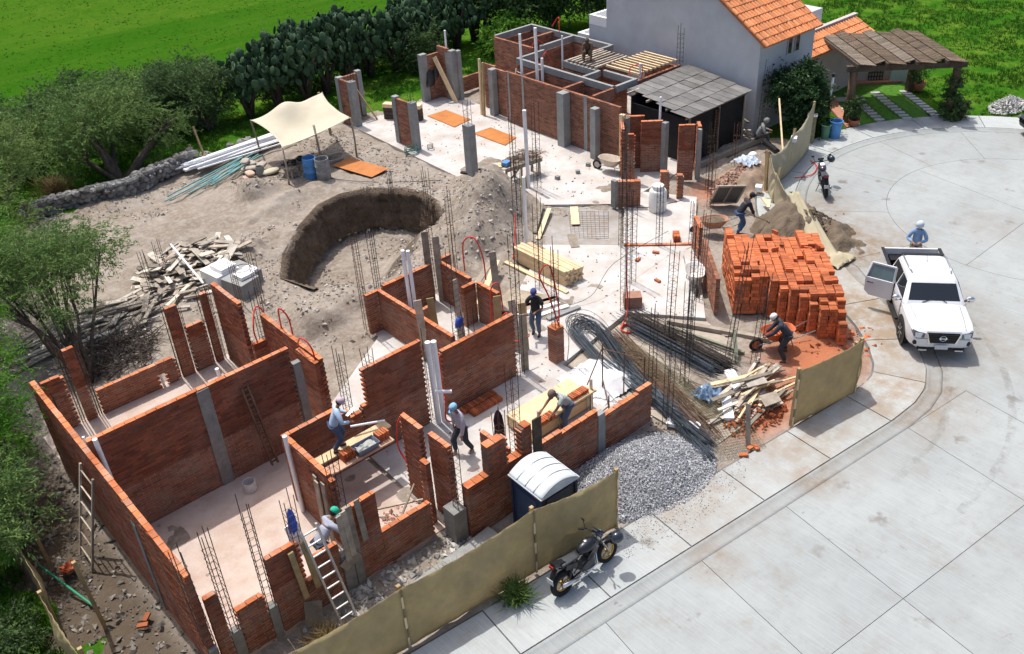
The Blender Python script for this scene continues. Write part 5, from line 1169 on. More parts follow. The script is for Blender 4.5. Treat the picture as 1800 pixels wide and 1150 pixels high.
pipe('thin white pipe at the corner of the grey joist deck', (29.25, 30.6, 2.2), (29.25, 30.6, 3.7), .04); pipe('white pipe stub beside the pale joist deck', (29.95, 26.55, 2.0), (29.95, 26.55, 3.1), .05); pipe('thin white pipe in front of the tar roof', (27.4, 23.2, .1), (27.4, 23.2, 3.1), .045)
pipe('white pipe on top of the corner pillar with clothes', (27.1, 36.4, 2.4), (27.1, 36.4, 3.4), .05); pipe('slanting white pipe over the scrap wood heap', (9.6, 27.5, .6), (9.85, 30.4, .9), .04); pipe('white pipe lying across the planks of the plank scaffold', (9.2, 16.3, 1.4), (8.4, 16.6, 1.5), .03)
k = 0
places = ['lowest', 'lower', 'middle', 'upper', 'top']
for i in range(26):
    y = random.uniform(-.55, .55); z = .22 + .5 * max(0, .55 - abs(y)) * random.random() + random.uniform(0, .05); x0 = 13.4 + random.uniform(0, 1.2); x1 = 19.2 + random.uniform(-.8, .4); ang = -.02
    pipe('long white pipe in the pipe pile beside the cream canopy', (x0, 38.1 + y - .25, z), (x1, 37.7 + y + random.uniform(-.1, .3), z + random.uniform(-.05, .1)), random.choice((.04, .055, .055)), group='long white pipes in the pile')
for i in range(9):
    y = random.uniform(-.3, .3); pipe('thin green pipe lying below the white pipe pile', (11.2 + random.uniform(0, 3.2), 35.9 + y, .1 + random.uniform(0, .1)), (16.6 + random.uniform(-.6, .5), 37.1 + y, .16 + random.uniform(0, .1)), .03, PVCB, 'thin green pipes beside the pile')
pipe('green pole lying by the left fence', (1.25, 18.9, .25), (1.75, 16.9, .12), .03, M('green_pole', (.03, .25, .14), .4), 'poles')
# ------------------------------------------------------------------ boards, plywood, timber
def board(lb, p, q, w=.22, h=.03, mat=None, roll=0.0, group=None, name='board', cat='board'): return setp(MB().bar(p, q, w, h, roll).build(name, mat or WOODO), lb, cat, group)
def sheet(lb, pts, z, th=.018, mat=None, name='plywood_sheet', cat='plywood'): return setp(MB().prism(pts, z, z + th).build(name, mat or PLY), lb, cat, 'orange plywood sheets')
sheet('orange plywood sheet on the white slab, farther one', [(24.75, 35.2), (25.82, 35.15), (25.82, 33.3), (24.7, 33.1)], .115); sheet('orange plywood sheet on the white slab, nearer one', [(24.78, 31.85), (25.78, 31.8), (25.75, 30.0), (24.82, 29.7)], .115); sheet('orange plywood sheet half shaded on the bare earth by the barrels', [(18.42, 33.6), (19.4, 33.8), (19.86, 31.5), (18.88, 31.3)], .13)
board('plank leaning in the corner pillar with clothes', (26.8, 35.6, .12), (26.55, 36.7, 2.2), .25, .05, WOODN, roll=1.57); board('thin strut leaning inside the L-shaped pillar', (22.9, 36.7, .12), (22.35, 37.4, 1.7), .09, .05, WOODY)
board('pair of pale timbers standing against the rear building, left', (26.6, 33.4, .1), (26.75, 33.5, 2.7), .09, .09, WOODN); board('pair of pale timbers standing against the rear building, right', (26.55, 33.15, .1), (26.7, 33.2, 2.6), .09, .09, WOODY)
def stackpanel(lb, p, q, h, n):
    t = thing('plank_stack', lb, 'planks', (*p, 0), math.atan2(q[1] - p[1], q[0] - p[0])); l = math.hypot(q[0] - p[0], q[1] - p[1])
    for k in range(n): MB().box((l / 2, 0, .1 + h / n * (k + .5)), (l, .35 if k == n - 1 else .3, h / n - .02)).build('plank', WOODN if k == n - 1 else WOODD, t)
stackpanel('dark stacked formwork planks between two brick pillars', (23.3, 36.6), (24.3, 35.0), .75, 4)
board('white board lying on the flooded bay', (22.6, 23.2, .12), (21.65, 22.15, .1), .3, .03, WOODN); board('second pale board at the edge of the flooded bay', (21.0, 21.7, .1), (20.4, 20.9, .1), .3, .05, WOODO)
board('long plank beside the earth heap near the flooded bay', (19.9, 22.3, .12), (21.7, 23.6, .25), .16, .04, WOODN); board('brown plank beside the flooded bay', (20.1, 22.7, .15), (21.8, 24.1, .25), .14, .04, WOODO)
# new lumber stack: every board its own piece
ls = thing('lumber_stack', 'neat stack of new pale boards on the white floor', 'lumber', (18.7, 20.5, .1), 0)
for i in range(7):
    for j in range(8):
        if j == 7 and i > 3: continue
        o = link('plank', MB().box((0, 0, 0), (.105, 2.55, .062)).mesh('plank', WOODN) if (i, j) == (0, 0) else bpy.data.meshes['plank.000'] if 'plank.000' in bpy.data.meshes else MB().box((0, 0, 0), (.105, 2.55, .062)).mesh('lumber_plank', WOODN), ls, (-.36 + i * .115 + random.uniform(-.004, .004), random.uniform(-.06, .06), .04 + j * .066), (0, 0, random.uniform(-.008, .008)))
board('loose stick lying on the new lumber stack', (18.45, 21.6, .64), (18.5, 19.7, .64), .05, .04, WOODN); board('long thin board beside the new lumber stack', (18.0, 21.9, .13), (18.05, 18.9, .13), .15, .05, WOODN)
for i, (p, q, m_) in enumerate((((16.4, 19.3, .15), (17.6, 18.9, .15), WOODO), ((16.0, 19.0, .15), (17.4, 18.6, .17), WHITE), ((16.2, 18.6, .14), (17.5, 18.3, .14), WHITE), ((16.5, 18.2, .14), (17.7, 18.0, .14), CONC))): board(('weathered board beside the man in black', 'white board beside the man in black', 'second white board beside the man in black', 'grey profile beside the man in black')[i], p, q, .16, .06, m_)
board('long pale plank leaning over the small rear room edge', (15.4, 20.2, .3), (17.4, 21.6, .55), .2, .04, WOODN); board('second long plank beyond the small rear room', (15.6, 20.9, .3), (17.5, 21.9, .5), .2, .04, WOODO); sheet('brown formwork sheet behind the man in black', [(15.6, 19.9), (16.9, 20.4), (17.6, 18.9), (16.4, 18.7)], .14, .04, M('ply_grey', (.33, .27, .2), .9, var=.3, scale=3), 'formwork_sheet', 'formwork')
for lb, x, y, z0, z1, dx, dy in (('dark board clamped at the rear wall, left', 14.72, 21.75, .1, 2.6, 0, .02), ('pale board clamped at the rear wall, right', 14.95, 21.5, .1, 2.45, -.03, 0), ('board standing behind the red hose loop', 15.95, 19.9, .3, 2.1, -.05, .05), ('weathered board standing at the corner of the small rear room', 12.58, 19.2, .1, 2.2, -.1, 0), ('orange board standing inside the small rear room', 13.55, 20.0, .1, 1.5, -.1, 0), ('pale board leaning on the hose wall, left', 14.75, 17.6, .1, 1.7, .1, .3), ('brown board leaning on the hose wall, right', 14.95, 17.5, .1, 1.6, .1, .2), ('grey formwork board beside the man in black', 14.25, 16.75, .1, 2.0, 0, 0), ('brown board beside the man in black', 14.3, 17.9, .1, 2.0, .1, .1)):
    board(lb, (x, y, z0), (x + dx, y + dy, z1), .22, .03, WOODY if 'brown' in lb or 'orange' in lb else WOODO, roll=.5, group='upright formwork boards')
board('grey formwork board wired to the cage in the small rear room', (13.9, 19.2, .1), (13.85, 19.2, 2.3), .18, .03); board('second grey formwork board wired to the cage in the small rear room', (14.05, 19.35, .1), (14.0, 19.35, 1.6), .18, .03)
# shuttering at the front
for lb, x, z0, z1, dx in (('yellow shutter board left of the aluminium ladder', 5.06, .7, 2.1, -.1), ('yellow shutter board behind the aluminium ladder', 5.36, .8, 2.2, -.1)): board(lb, (x, 13.38, z0), (x + dx, 13.40, z1), .12, .05, WOODY, roll=0)
for i, x in enumerate((6.16, 6.28, 6.40, 6.62)): board(('grey shutter plank left of the ladder pier', 'grey shutter plank at the ladder pier', 'longer grey shutter plank at the ladder pier', 'broken shutter plank right of the ladder pier')[i], (x, 13.36 - .02 * (i % 2), 1.0 + .1 * i), (x - .03, 13.39, 2.3 + .05 * i), .13, .03, WOODO, roll=0)
board('square shutter board below the planks', (6.0, 13.38, .85), (6.4, 13.38, 1.05), .3, .03, WOODO, roll=1.57); board('square board leaning at the foot of the ladder', (5.0, 13.15, .05), (5.15, 13.35, .55), .38, .03, WOODO); board('white shutter board behind the man in the green cap', (5.35, 13.75, 1.5), (5.3, 13.9, 2.3), .3, .03, WHITE)
for i, (x, y) in enumerate(((6.72, 15.3), (6.6, 15.0), (6.62, 14.75))): board(('narrow board leaning beside the white drainpipe', 'shutter board on the brick side wall', 'shutter strip on the brick side wall')[i], (x - .12, y, .2), (x - .1, y - .05, 1.9 + .1 * i), .15, .03, WOODO, roll=1.57)
# plank scaffold
board('long scaffold plank the man in pale blue stands on', (7.0, 16.35, 1.22), (9.3, 16.35, 1.22), .3, .045, WOODN, cat='scaffold plank'); board('second scaffold plank carrying bricks and a mortar trough', (7.0, 15.88, 1.2), (9.05, 15.88, 1.2), .34, .045, M('plank_pink', (.52, .33, .23), .85, var=.2), cat='scaffold plank')
for i, y in enumerate((0, 1)): board(('thin brace pole under the planks', 'second thin brace pole under the planks')[i], (7.6 + i * .2, 14.0 + i * .9, .1 + .2 * i), (8.7, 14.5 - i * .3, .8 - .3 * i), .04, .04, WOODO)
# scrap wood heaps: loose boards, each a thing
def scrap(lb, c, rx, ry, h, n, mats, lmin, lmax, wmin, wmax, group, dirx=None, spread=3.14, cname='board', fl=.3):
    for i in range(n):
        a = random.uniform(0, 6.28); q = random.random() ** .6; x, y = c[0] + math.cos(a) * rx * q, c[1] + math.sin(a) * ry * q
        th = (dirx if dirx is not None else 0) + random.uniform(-spread, spread); l = random.uniform(lmin, lmax); z = gh(x, y) + .03 + random.random() * h * (1 - q * .8); el = random.uniform(-fl, fl) * .6
        mt_ = random.choice(mats)
        d = Vector((math.cos(th) * math.cos(el), math.sin(th) * math.cos(el), math.sin(el))) * l / 2; p = Vector((x, y, z + abs(math.sin(el)) * l / 2))
        setp(MB().bar(p - d, p + d, random.uniform(wmin, wmax), random.uniform(.02, .05), random.uniform(-.2, .2)).build(cname, mt_), {GREY1: 'bleached ', GREY2: 'dark grey ', WOODO: 'brownish ', WOODN: 'fresh pale '}[mt_] + lb, 'scrap wood', group)
GREY1 = M('wood_bleached', (.44, .395, .33), .9, var=.3, scale=4, bump=.3, orand=.35); GREY2 = M('wood_grey', (.24, .205, .165), .9, var=.3, scale=4, bump=.3, orand=.3)
scrap('scrap board in the heap of wood beside the white blocks', (10.2, 30.0), 1.9, 1.6, .75, 150, [GREY1, GREY1, GREY2, WOODO], .35, 1.1, .1, .26, 'scrap boards in the big wood heap', fl=.45)
scrap('scrap board in the flat heap behind the tree', (7.6, 28.2), 2.2, 1.3, .35, 70, [GREY1, GREY2, WOODO], .5, 1.6, .08, .18, 'scrap boards behind the tree', dirx=0.2, spread=1.0, fl=.2)
scrap('long slat lying under the tree', (5.2, 28.5), 1.8, 1.6, .2, 26, [GREY1, GREY2], 1.2, 2.6, .08, .16, 'slats under the tree', dirx=.15, spread=.35, fl=.05)
scrap('plank in the heap beside the shade cloth', (17.8, 11.5), 1.0, .75, .4, 52, [WOODN, GREY1, WOODO, WOODO, GREY2], .7, 1.9, .05, .13, 'scrap planks by the right-hand shade cloth', dirx=-.05, spread=.4, fl=.2)
sheet('grey square board on top of the plank heap by the shade cloth', [(17.35, 10.75), (17.85, 10.6), (18.1, 10.95), (17.6, 11.15)], .32, .03, GREY2, 'square_board', 'board'); sheet('pale square board in the plank heap by the shade cloth', [(17.6, 11.5), (18.15, 11.25), (18.3, 11.5), (17.8, 11.8)], .42, .03, GREY1, 'square_board', 'board')
board('grey plank leaning on the end of the plank heap', (16.05, 10.3, 0), (16.15, 10.5, 1.25), .13, .03, GREY2, cat='stake', roll=1.57)
board('long grey beam lying in front of the brick stack', (19.0, 15.5, .12), (20.3, 12.7, .12), .16, .12, GREY2, cat='beam'); board('green grey beam edging the rebar yard', (18.75, 15.3, .14), (19.2, 12.8, .14), .08, .08, M('wood_mossy', (.2, .21, .15), .9, var=.2), cat='beam'); board('mossy post lying at the end of the mesh rolls', (18.6, 12.6, .1), (19.2, 13.2, .75), .1, .08, MATS['wood_mossy'], cat='post')
sheet('white foam strip at the edge of the rebar yard', [(17.4, 11.7), (18.0, 12.6), (18.3, 12.5), (17.6, 11.5)], .12, .12, WHITE, 'foam_strip', 'foam'); board('white formwork strip on the ground at the end of the front wall', (15.3, 12.35, .1), (15.75, 11.6, .1), .26, .1, WHITE, cat='formwork strip'); board('white slotted formwork strip near the plank heap', (16.5, 11.25, .12), (17.2, 11.9, .12), .26, .1, WHITE, cat='formwork strip')
board('long plank on the earth beside the pit', (11.7, 29.0, .12), (12.9, 29.4, .14), .2, .04, GREY2); board('two dark planks lying on the earth left of the pit', (11.6, 29.4, .1), (12.9, 29.8, .12), .14, .05, GREY1)
board('grey concrete slab lying behind the shade cloth, upper one', (6.9, 12.35, .12), (9.4, 12.45, .16), .42, .14, CONC, cat='concrete slab'); board('grey concrete slab lying behind the shade cloth, lower one', (7.2, 11.95, .08), (8.9, 12.05, .1), .25, .1, CONC, cat='concrete slab')
for i, (p, q) in enumerate((((12.2, 12.35, .06), (12.75, 12.5, .06)), ((13.0, 12.3, .06), (13.45, 12.45, .08)), ((11.4, 12.2, .06), (11.85, 12.35, .08)))): board(('grey offcut lying between the wall and the gravel, middle', 'grey offcut lying between the wall and the gravel, right', 'grey offcut lying between the wall and the toilet')[i], p, q, .1, .08, GREY1)
# white block stack
wb = thing('white_block_stack', 'stack of large white foam blocks beside the scrap wood', 'block stack', (10.75, 27.5, 0), R(10))
for x, y, z, dx, dy, dz, m_ in ((-.2, .6, .3, .9, 1.0, .6, WHITE), (-.15, -.45, .28, .8, 1.0, .56, CONC), (.45, .1, .25, .5, 1.2, .5, CONC), (-.1, .5, .68, .6, .7, .14, WHITE), (0, -.5, .63, .55, .5, .12, WHITE), (.42, -.3, .56, .3, .5, .1, WHITE)): MB().box((x, y, z), (dx, dy, dz), random.uniform(-.1, .1)).build('block', m_, wb)
wire('wire_ring', 'ring of rusty wire lying on the white blocks', 'wire', [(10.9 + .28 * math.cos(a), 27.2 + .28 * math.sin(a), .76) for a in np.linspace(0, 6.28, 16)], .012, RUST)
# ------------------------------------------------------------------ heaps
def heap(name, label, c, rx, ry, h, mat, th=0.0, n=46, rough=.12, cat='heap', peak=1.3, seed=1):
    u = np.linspace(-1.15, 1.15, n); U, V = np.meshgrid(u, u, indexing='ij'); r = np.hypot(U, V); x = c[0] + (U * rx) * math.cos(th) - (V * ry) * math.sin(th); y = c[1] + U * rx * math.sin(th) + V * ry * math.cos(th)
    z = h * np.clip(1 - r, -.2, 1) ** 1.0 if peak is None else h * (np.clip(1 - r ** peak, -.3, 1))
    z = z + (vnoise(x, y, .5, seed) - .5) * rough * 1.6 + (vnoise(x, y, .18, seed + 1) - .5) * rough * .8 + (vnoise(x, y, .08, seed + 2) - .5) * rough * .35; idx = np.arange(n * n).reshape(n, n)
    F = np.stack([idx[:-1, :-1], idx[1:, :-1], idx[1:, 1:], idx[:-1, 1:]], -1).reshape(-1, 4); o = link(name, npmesh(name, np.stack([x, y, z], -1).reshape(-1, 3), F, mat, smooth=True)); setp(o, label, cat, kind='stuff')
    return lambda n_: (x, y, z)
SANDW = M('sand_wet', (.175, .135, .095), .95, scale=1.6, c2=(.105, .078, .052), bump=.8, bscale=14, dist=.05); GRAVM = M('gravel_bed', (.35, .355, .36), .95, var=.3, scale=9, bump=.9, bscale=40, dist=.04)
heap('sand_heap', 'dark damp sand heap behind the brick stack', (26.5, 16.2), 2.0, 1.35, 1.15, SANDW, .5, rough=.25); heap('sand_spill', 'low spill of damp sand on the pavement', (27.0, 15.0), 1.5, .95, .4, SANDW, .9, rough=.2, seed=5)
heap('gravel_heap', 'blue grey gravel heap in front of the low brick wall', (13.35, 11.5), 1.95, 1.32, .57, GRAVM, -.25, rough=.05, n=60, seed=9)
def stones(name, label, n, gen, smin, smax, mat, cat='stones', flat=.7):
    pts = np.array([gen() for _ in range(n)]); s = smin + (smax - smin) * rng.random(n) ** 2.5; D = np.stack([s, s * rng.uniform(.6, 1, n), s * rng.uniform(.4, flat, n)], -1)
    # icosahedron-like pebbles: octahedra with jitter
    base = np.array([(1, 0, 0), (-1, 0, 0), (0, 1, 0), (0, -1, 0), (0, 0, 1), (0, 0, -1), (.6, .6, .5), (-.6, -.6, .45)], np.float32)[:6] * .6; T = np.array([(0, 2, 4), (2, 1, 4), (1, 3, 4), (3, 0, 4), (2, 0, 5), (1, 2, 5), (3, 1, 5), (0, 3, 5)], np.int32)
    V = base[None] * D[:, None, :] * (1 + rng.uniform(-.25, .25, (n, 6, 1))); V = np.einsum('nij,nkj->nki', rotm(n), V) + pts[:, None, :]
    F = T[None] + (np.arange(n) * 6)[:, None, None]; o = link(name, npmesh(name, V.reshape(-1, 3), F.reshape(-1, 3), mat, np.repeat(rng.random(n), 6))); return setp(o, label, cat, kind='stuff')
GRAV = M('gravel_stone', (.38, .385, .395), .9, var=.2, scale=5, arand=.5)
def ggen():
    while True:
        a = random.uniform(0, 6.28); r = random.random() ** .5 * 1.02; U, V = r * math.cos(a), r * math.sin(a); th = -.25
        x = 13.35 + U * 2.0 * math.cos(th) - V * 1.35 * math.sin(th); y = 11.5 + U * 2.0 * math.sin(th) + V * 1.35 * math.cos(th)
        if y > 12.7: continue
        z = max(.05, .62 * (1 - r ** 1.3)); return (x, y, z + random.uniform(0, .04))
stones('gravel', 'loose grey gravel covering the heap', 16000, ggen, .022, .065, GRAV, 'gravel')
def scat(x0, x1, y0, y1, z=None): return lambda: (lambda x, y: (x, y, (gh(x, y) if z is None else z) + .01))(random.uniform(x0, x1), random.uniform(y0, y1))
stones('scattered_gravel', 'gravel grains scattered on the pavement', 2200, lambda: (lambda a, r: (13.3 + math.cos(a) * r * 2.9, 10.7 - abs(math.sin(a)) * r * 1.3, .07))(random.uniform(0, 6.28), random.random()), .015, .04, GRAV, 'gravel')
EARTHS = M('earth_stone', (.36, .32, .275), .95, var=.25, scale=4, arand=.4)
def site_gen():
    while True:
        x, y = random.uniform(9, 24), random.uniform(20.5, 37)
        if inside(np.array([x]), np.array([y]), DIRT)[0] and not (x > 21.3 and y > 24) and not (12.4 < x < 15.2 and y < 22): return (x, y, gh(x, y))
# arrays are quicker: sample heights in bulk
def bulk(n, box, test):
    x = rng.uniform(box[0], box[1], n * 2); y = rng.uniform(box[2], box[3], n * 2); ok = test(x, y); x, y = x[ok][:n], y[ok][:n]; return list(zip(x, y, height(x, y) + .01))
_b = iter(bulk(16000, (8.8, 23, 20.5, 37.5), lambda x, y: inside(x, y, DIRT) & ~((x > 21.2) & (y > 24)) & ~((x > 12.3) & (x < 15.3) & (y < 22)) & ~((x < 12.6) & (y < 21.5)) & (vnoise(x, y, 1.6, 31) + .5 * vnoise(x, y, .5, 32) > .72))); stones('earth_clods', 'small stones and clods strewn over the bare earth', 6000, lambda: next(_b), .02, .17, EARTHS)
_c = iter(bulk(900, (1.1, 3.0, 12.0, 23), lambda x, y: x < 2.85)); stones('rubble', 'grey and brown rubble along the foot of the long outer wall', 850, lambda: next(_c), .05, .22, M('rubble_stone', (.20, .18, .155), .95, var=.35, scale=3, arand=.45), 'rubble')  # stone tone darkened to paint in the tree shade
_d = iter(bulk(900, (4.6, 9.0, 11.7, 13.35), lambda x, y: x > 0)); stones('rubble', 'white and grey rubble between the front wall and the shade cloth', 850, lambda: next(_d), .05, .24, M('rubble_pale', (.34, .325, .30), .95, var=.35, scale=3, arand=.5), 'rubble')
_e = iter(bulk(300, (11, 15.3, 12.2, 12.7), lambda x, y: x > 0)); stones('rubble', 'small rubble along the foot of the front right wall', 250, lambda: next(_e), .03, .1, MATS['rubble_stone'], 'rubble')
def ball(cx, cy, rx, ry, h): return lambda: (lambda a, r: (cx + math.cos(a) * r * rx, cy + math.sin(a) * r * ry, random.random() * h * (1 - r) + .03))(random.uniform(0, 6.28), random.random() ** .6)
BRB = M('brick_rubble', (.42, .17, .10), .95, c2=(.40, .33, .28), scale=5, arand=.4)
stones('brick_rubble_heap', 'heap of pinkish broken brick beside the shed', 1500, ball(28.7, 20.1, 1.6, .85, .75), .06, .2, BRB, 'rubble heap'); heap('rubble_base', 'brown earth under the broken brick heap', (28.9, 19.9), 1.9, 1.2, .5, M('earth_brown', (.27, .20, .145), .95, var=.25, scale=2, bump=.6), .2, rough=.2, seed=12)
stones('broken_bricks', 'loose broken bricks on the ground by the plank heap', 160, ball(17.3, 11.0, 1.2, .6, .3), .08, .2, BRICKN, 'broken bricks'); stones('broken_bricks', 'broken bricks strewn round the foot of the brick stack', 130, ball(21.9, 11.4, 1.3, 1.2, .06), .07, .2, BRICKN, 'broken bricks'); stones('broken_bricks', 'reddish rubble on the floor below the planks', 200, ball(7.9, 14.4, .9, .7, .25), .08, .2, BRB, 'rubble')
stones('gravel_pile', 'pale gravel pile on the grass at the right edge', 900, ball(42.9, 16.2, 1.2, .7, .55), .06, .16, M('gravel_pale', (.5, .49, .47), .9, var=.15, arand=.3), 'gravel')
# sand lumps that read as wet clods
stones('sand_clods', 'clods on the damp sand heap', 900, lambda: (lambda a, r: (26.7 + math.cos(a) * r * 1.6, 15.8 + math.sin(a) * r * 1.1, max(.04, .95 * (1 - r ** 1.3))))(random.uniform(0, 6.28), random.random() ** .5), .04, .14, SANDW)
# plastic debris
setp(MB().grid([[(28.9 + i * .09, 19.9 + j * .09, .72 + random.uniform(-.06, .09) - abs(j - 5) * .02) for j in range(11)] for i in range(10)]).build('plastic_film', M('blue_film', (.42, .48, .56), .3, var=.3, scale=9), smooth=False), 'crumpled pale blue plastic film on the broken brick heap', 'plastic film')
setp(MB().grid([[(16.6 + i * .07, 12.0 + j * .07, .15 + random.uniform(-.05, .12)) for j in range(10)] for i in range(11)]).build('plastic_film', M('blue_film_dark', (.16, .24, .34), .3, var=.5, scale=9), smooth=False), 'crumpled blue plastic film in the rebar yard', 'plastic film')
# ------------------------------------------------------------------ stone boundary wall, stone by stone
ST = M('field_stone', (.20, .19, .18), .95, var=.35, scale=4, bump=.6, orand=.35)
sw = thing('stone_wall', 'dark dry stone wall below the acacias', 'stone wall', (10, 38.2, 0))
line = [(7.2, 38.4), (8.6, 38.5), (10.0, 38.1), (11.2, 37.7), (12.4, 38.2), (13.6, 38.5), (14.6, 38.7)]
_sm = []
for k in range(5):
    mb = MB().ell((0, 0, 0), (.19 + .02 * k, .15, .12), 7, 4); mb.v = [tuple(c * random.uniform(.85, 1.2) for c in v) for v in mb.v]; _sm.append(mb.mesh('stone', ST))
for (x0, y0), (x1, y1) in zip(line[:-1], line[1:]):
    n = int(math.hypot(x1 - x0, y1 - y0) / .26)
    for i in range(n):
        for j in range(4):
            for k in (0, 1):
                f = (i + .5 * (j % 2)) / n; x, y = x0 + (x1 - x0) * f, y0 + (y1 - y0) * f + (k - .5) * .28; o = link('stone', random.choice(_sm), sw, (x - 10, y - 38.2, .08 + j * .17 + random.uniform(-.03, .03)), (random.uniform(-.4, .4), random.uniform(-.4, .4), random.uniform(0, 6.28)), (random.uniform(.8, 1.25),) * 3)
cap = wpart(sw, MB().grid([[(x + .0, y + d, .68 + random.uniform(-.02, .02)) for d in (-.22, 0, .22)] for x, y in line[2:5]], .1), 'mortar_cap', CONC)
for i in range(14):
    x, y = random.uniform(15, 17.5), 38.9 + random.uniform(-.2, .3); setp(link('field_stone', random.choice(_sm), None, (x, y, .1), (0, 0, random.uniform(0, 6)), (1.2,) * 3), 'grey boulder at the grass edge behind the pipe pile', 'stone', 'boulders behind the pipes')
_f = iter([(x, y, .105) for x, y in zip(rng.uniform(9, 27, 9000), rng.uniform(13, 36, 9000)) if inside(np.array([x]), np.array([y]), [(9.2, 13.4), (15, 13), (15, 16), (18.4, 16.9), (19.9, 15), (23.2, 18), (19.7, 21.6), (15.2, 19), (9.2, 19)])[0] or inside(np.array([x]), np.array([y]), [(22, 27), (22, 36.5), (26.6, 36.5), (26.6, 25), (24, 22.6), (22.2, 24.6)])[0]][:900])
stones('floor_debris', 'crumbs of mortar and brick scattered over the white floors', 850, lambda: next(_f), .02, .11, M('debris', (.36, .22, .15), .95, c2=(.42, .40, .37), scale=1.5, arand=.4), 'debris')
# ------------------------------------------------------------------ shade cloth fences
def fence(label, posts, panels=None, sag=.12, base=.03, folds=.05, seed=0, mat=None, slats=True, lean=None):
    t = thing('shade_cloth_fence', label, 'fence', (*posts[0][:2], 0), 0, 'shade cloth fences'); o0 = Vector((posts[0][0], posts[0][1], 0))
    for i, (x, y, h) in enumerate(posts):
        lx, ly = (lean[i] if lean else (random.uniform(-.04, .04), random.uniform(-.04, .04)))
        MB().bar((x - o0.x, y - o0.y, 0), (x - o0.x + lx, y - o0.y + ly, h), .085, .075).build('post', WOODY, t)
        if slats:
            n = Vector((-.1, -.99, 0)) * .055
            for z in (.15, .75, 1.35): MB().box((x - o0.x + n.x, y - o0.y + n.y, z), (.05, .03, .32)).build('batten', WOODN, t)
    for i in range(len(posts) - 1):
        if panels and not panels[i]: continue
        (x0, y0, h0), (x1, y1, h1) = posts[i], posts[i + 1]; d = Vector((x1 - x0, y1 - y0, 0)); nn = Vector((-d.y, d.x, 0)).normalized(); P = []
        if nn.y > 0: nn = -nn
        for a in range(25):
            u = a / 24; r = []
            top = h0 + (h1 - h0) * u - sag * 4 * u * (1 - u) - .03
            for b in range(13):
                v = b / 12; sv = math.sin(math.pi * v) * math.sin(math.pi * u); f = .05 + sv * (folds * 1.6 + folds * .8 * math.sin(u * 7 + v * 6 + seed + i * 2) + folds * .35 * math.sin(u * 23 - v * 11 + seed)) + .008 * math.sin(u * 41 + v * 9)
                p = Vector((x0, y0, 0)) + d * u + nn * f; r.append((p.x - o0.x, p.y - o0.y, base + (top - base) * v))
            P.append(r)
        MB().grid(P, .006).build('cloth', mat or CLOTH, t, True)
    return t
fence('long olive shade cloth fence along the street behind the motorcycle', [(11.66, 10.78, 1.78), (9.4, 11.08, 1.92), (6.16, 11.42, 1.78), (3.4, 11.7, 1.76), (1.0, 12.1, 1.75)], folds=.07, sag=.1)
fence('short olive shade cloth screen at the corner by the plank heap', [(17.54, 10.06, 1.82), (19.85, 9.68, 1.8), (20.15, 9.95, 1.4)], seed=2, sag=.06, folds=.05)
fence('shade cloth fence on the left edge of the site', [(1.0, 12.15, 1.6), (.95, 14.6, 1.6), (.92, 16.6, 1.6), (.96, 19.6, 1.65), (.9, 22.5, 1.65)], seed=4, slats=False)
SD = M('shade_cloth_pale', (.40, .35, .235), .9, var=.12, scale=1.3, bump=.2, bscale=6)
fence('tall sagging shade cloth between the bush and the rubble heap', [(33.0, 19.95, 2.1), (30.45, 19.15, 1.75), (28.6, 18.85, 1.6)], seed=5, sag=.25, folds=.09, mat=SD, slats=False, lean=[(.1, 0), (.5, .2), (.2, .25)])
fence('shade cloth collapsing over the damp sand heap', [(28.55, 18.8, 1.6), (27.9, 18.05, 1.3), (26.9, 16.4, .95)], seed=7, sag=.2, folds=.09, mat=SD, slats=False, lean=[(.2, .2), (.45, .1), (0, 0)])
P = []
for a in range(30):
    u = a / 29; c = Vector((27.0, 16.6, 1.0)).lerp(Vector((25.5, 14.0, .1)), u); c.z = 1.05 * (1 - u) ** 1.2 + .12
    P.append([c + Vector((.86, -.5, 0)) * ((b / 8 - .5) * (.45 + .5 * u)) + Vector((0, 0, .16 * math.cos((b / 8 - .5) * 3.1) + .05 * math.sin(b * 2.1 + a * .3))) for b in range(9)])
setp(MB().grid(P, .01).build('shade_cloth', SD, None, True), 'strip of shade cloth trailing down the sand heap', 'cloth')
setp(MB().grid([[(25.2 + i * .1, 13.55 + j * .1, .1 + .22 * math.exp(-((i - 5) / 4) ** 2 - ((j - 4) / 3) ** 2) + random.uniform(-.04, .06)) for j in range(10)] for i in range(12)], .01).build('shade_cloth', SD, None, True), 'crumpled end of shade cloth on the ground', 'cloth')
# loose stakes by the left fence
for lb, x, y, h, dx, dy in (('brown stake standing beside the orange rag on the left', 1.7, 16.3, 2.05, -.05, 0.05), ('dark stake standing near the dark sacks on the left', 1.46, 18.9, 1.75, -.05, .05)): board(lb, (x, y, 0), (x + dx, y + dy, h), .08, .08, WOODY, cat='stake')
for i, (x, y, h, dx, dy) in enumerate(((15.0, 38.6, 1.5, .0, .5), (14.6, 38.9, .8, 0, .1), (14.6, 38.2, .5, .3, 0))): board(('tall stake leaning at the end of the white pipe pile', 'short stake in the grass behind the pipes', 'stub of wood across the pipe end')[i], (x, y, .1), (x + dx, y + dy, h), .08, .08, WOODY, cat='stake')
board('pale stake behind the cream canopy', (20.6, 37.2, 0), (20.5, 37.5, 1.9), .1, .1, WOODY, cat='stake')
board('dark iron post by the stone wall', (7.4, 37.4, 0), (7.2, 37.8, 1.0), .08, .08, RUST, cat='post')
board('pale pole leaning over the shade cloth fence', (30.5, 19.5, .9), (32.0, 20.9, 2.3), .06, .06, WOODN, cat='pole')
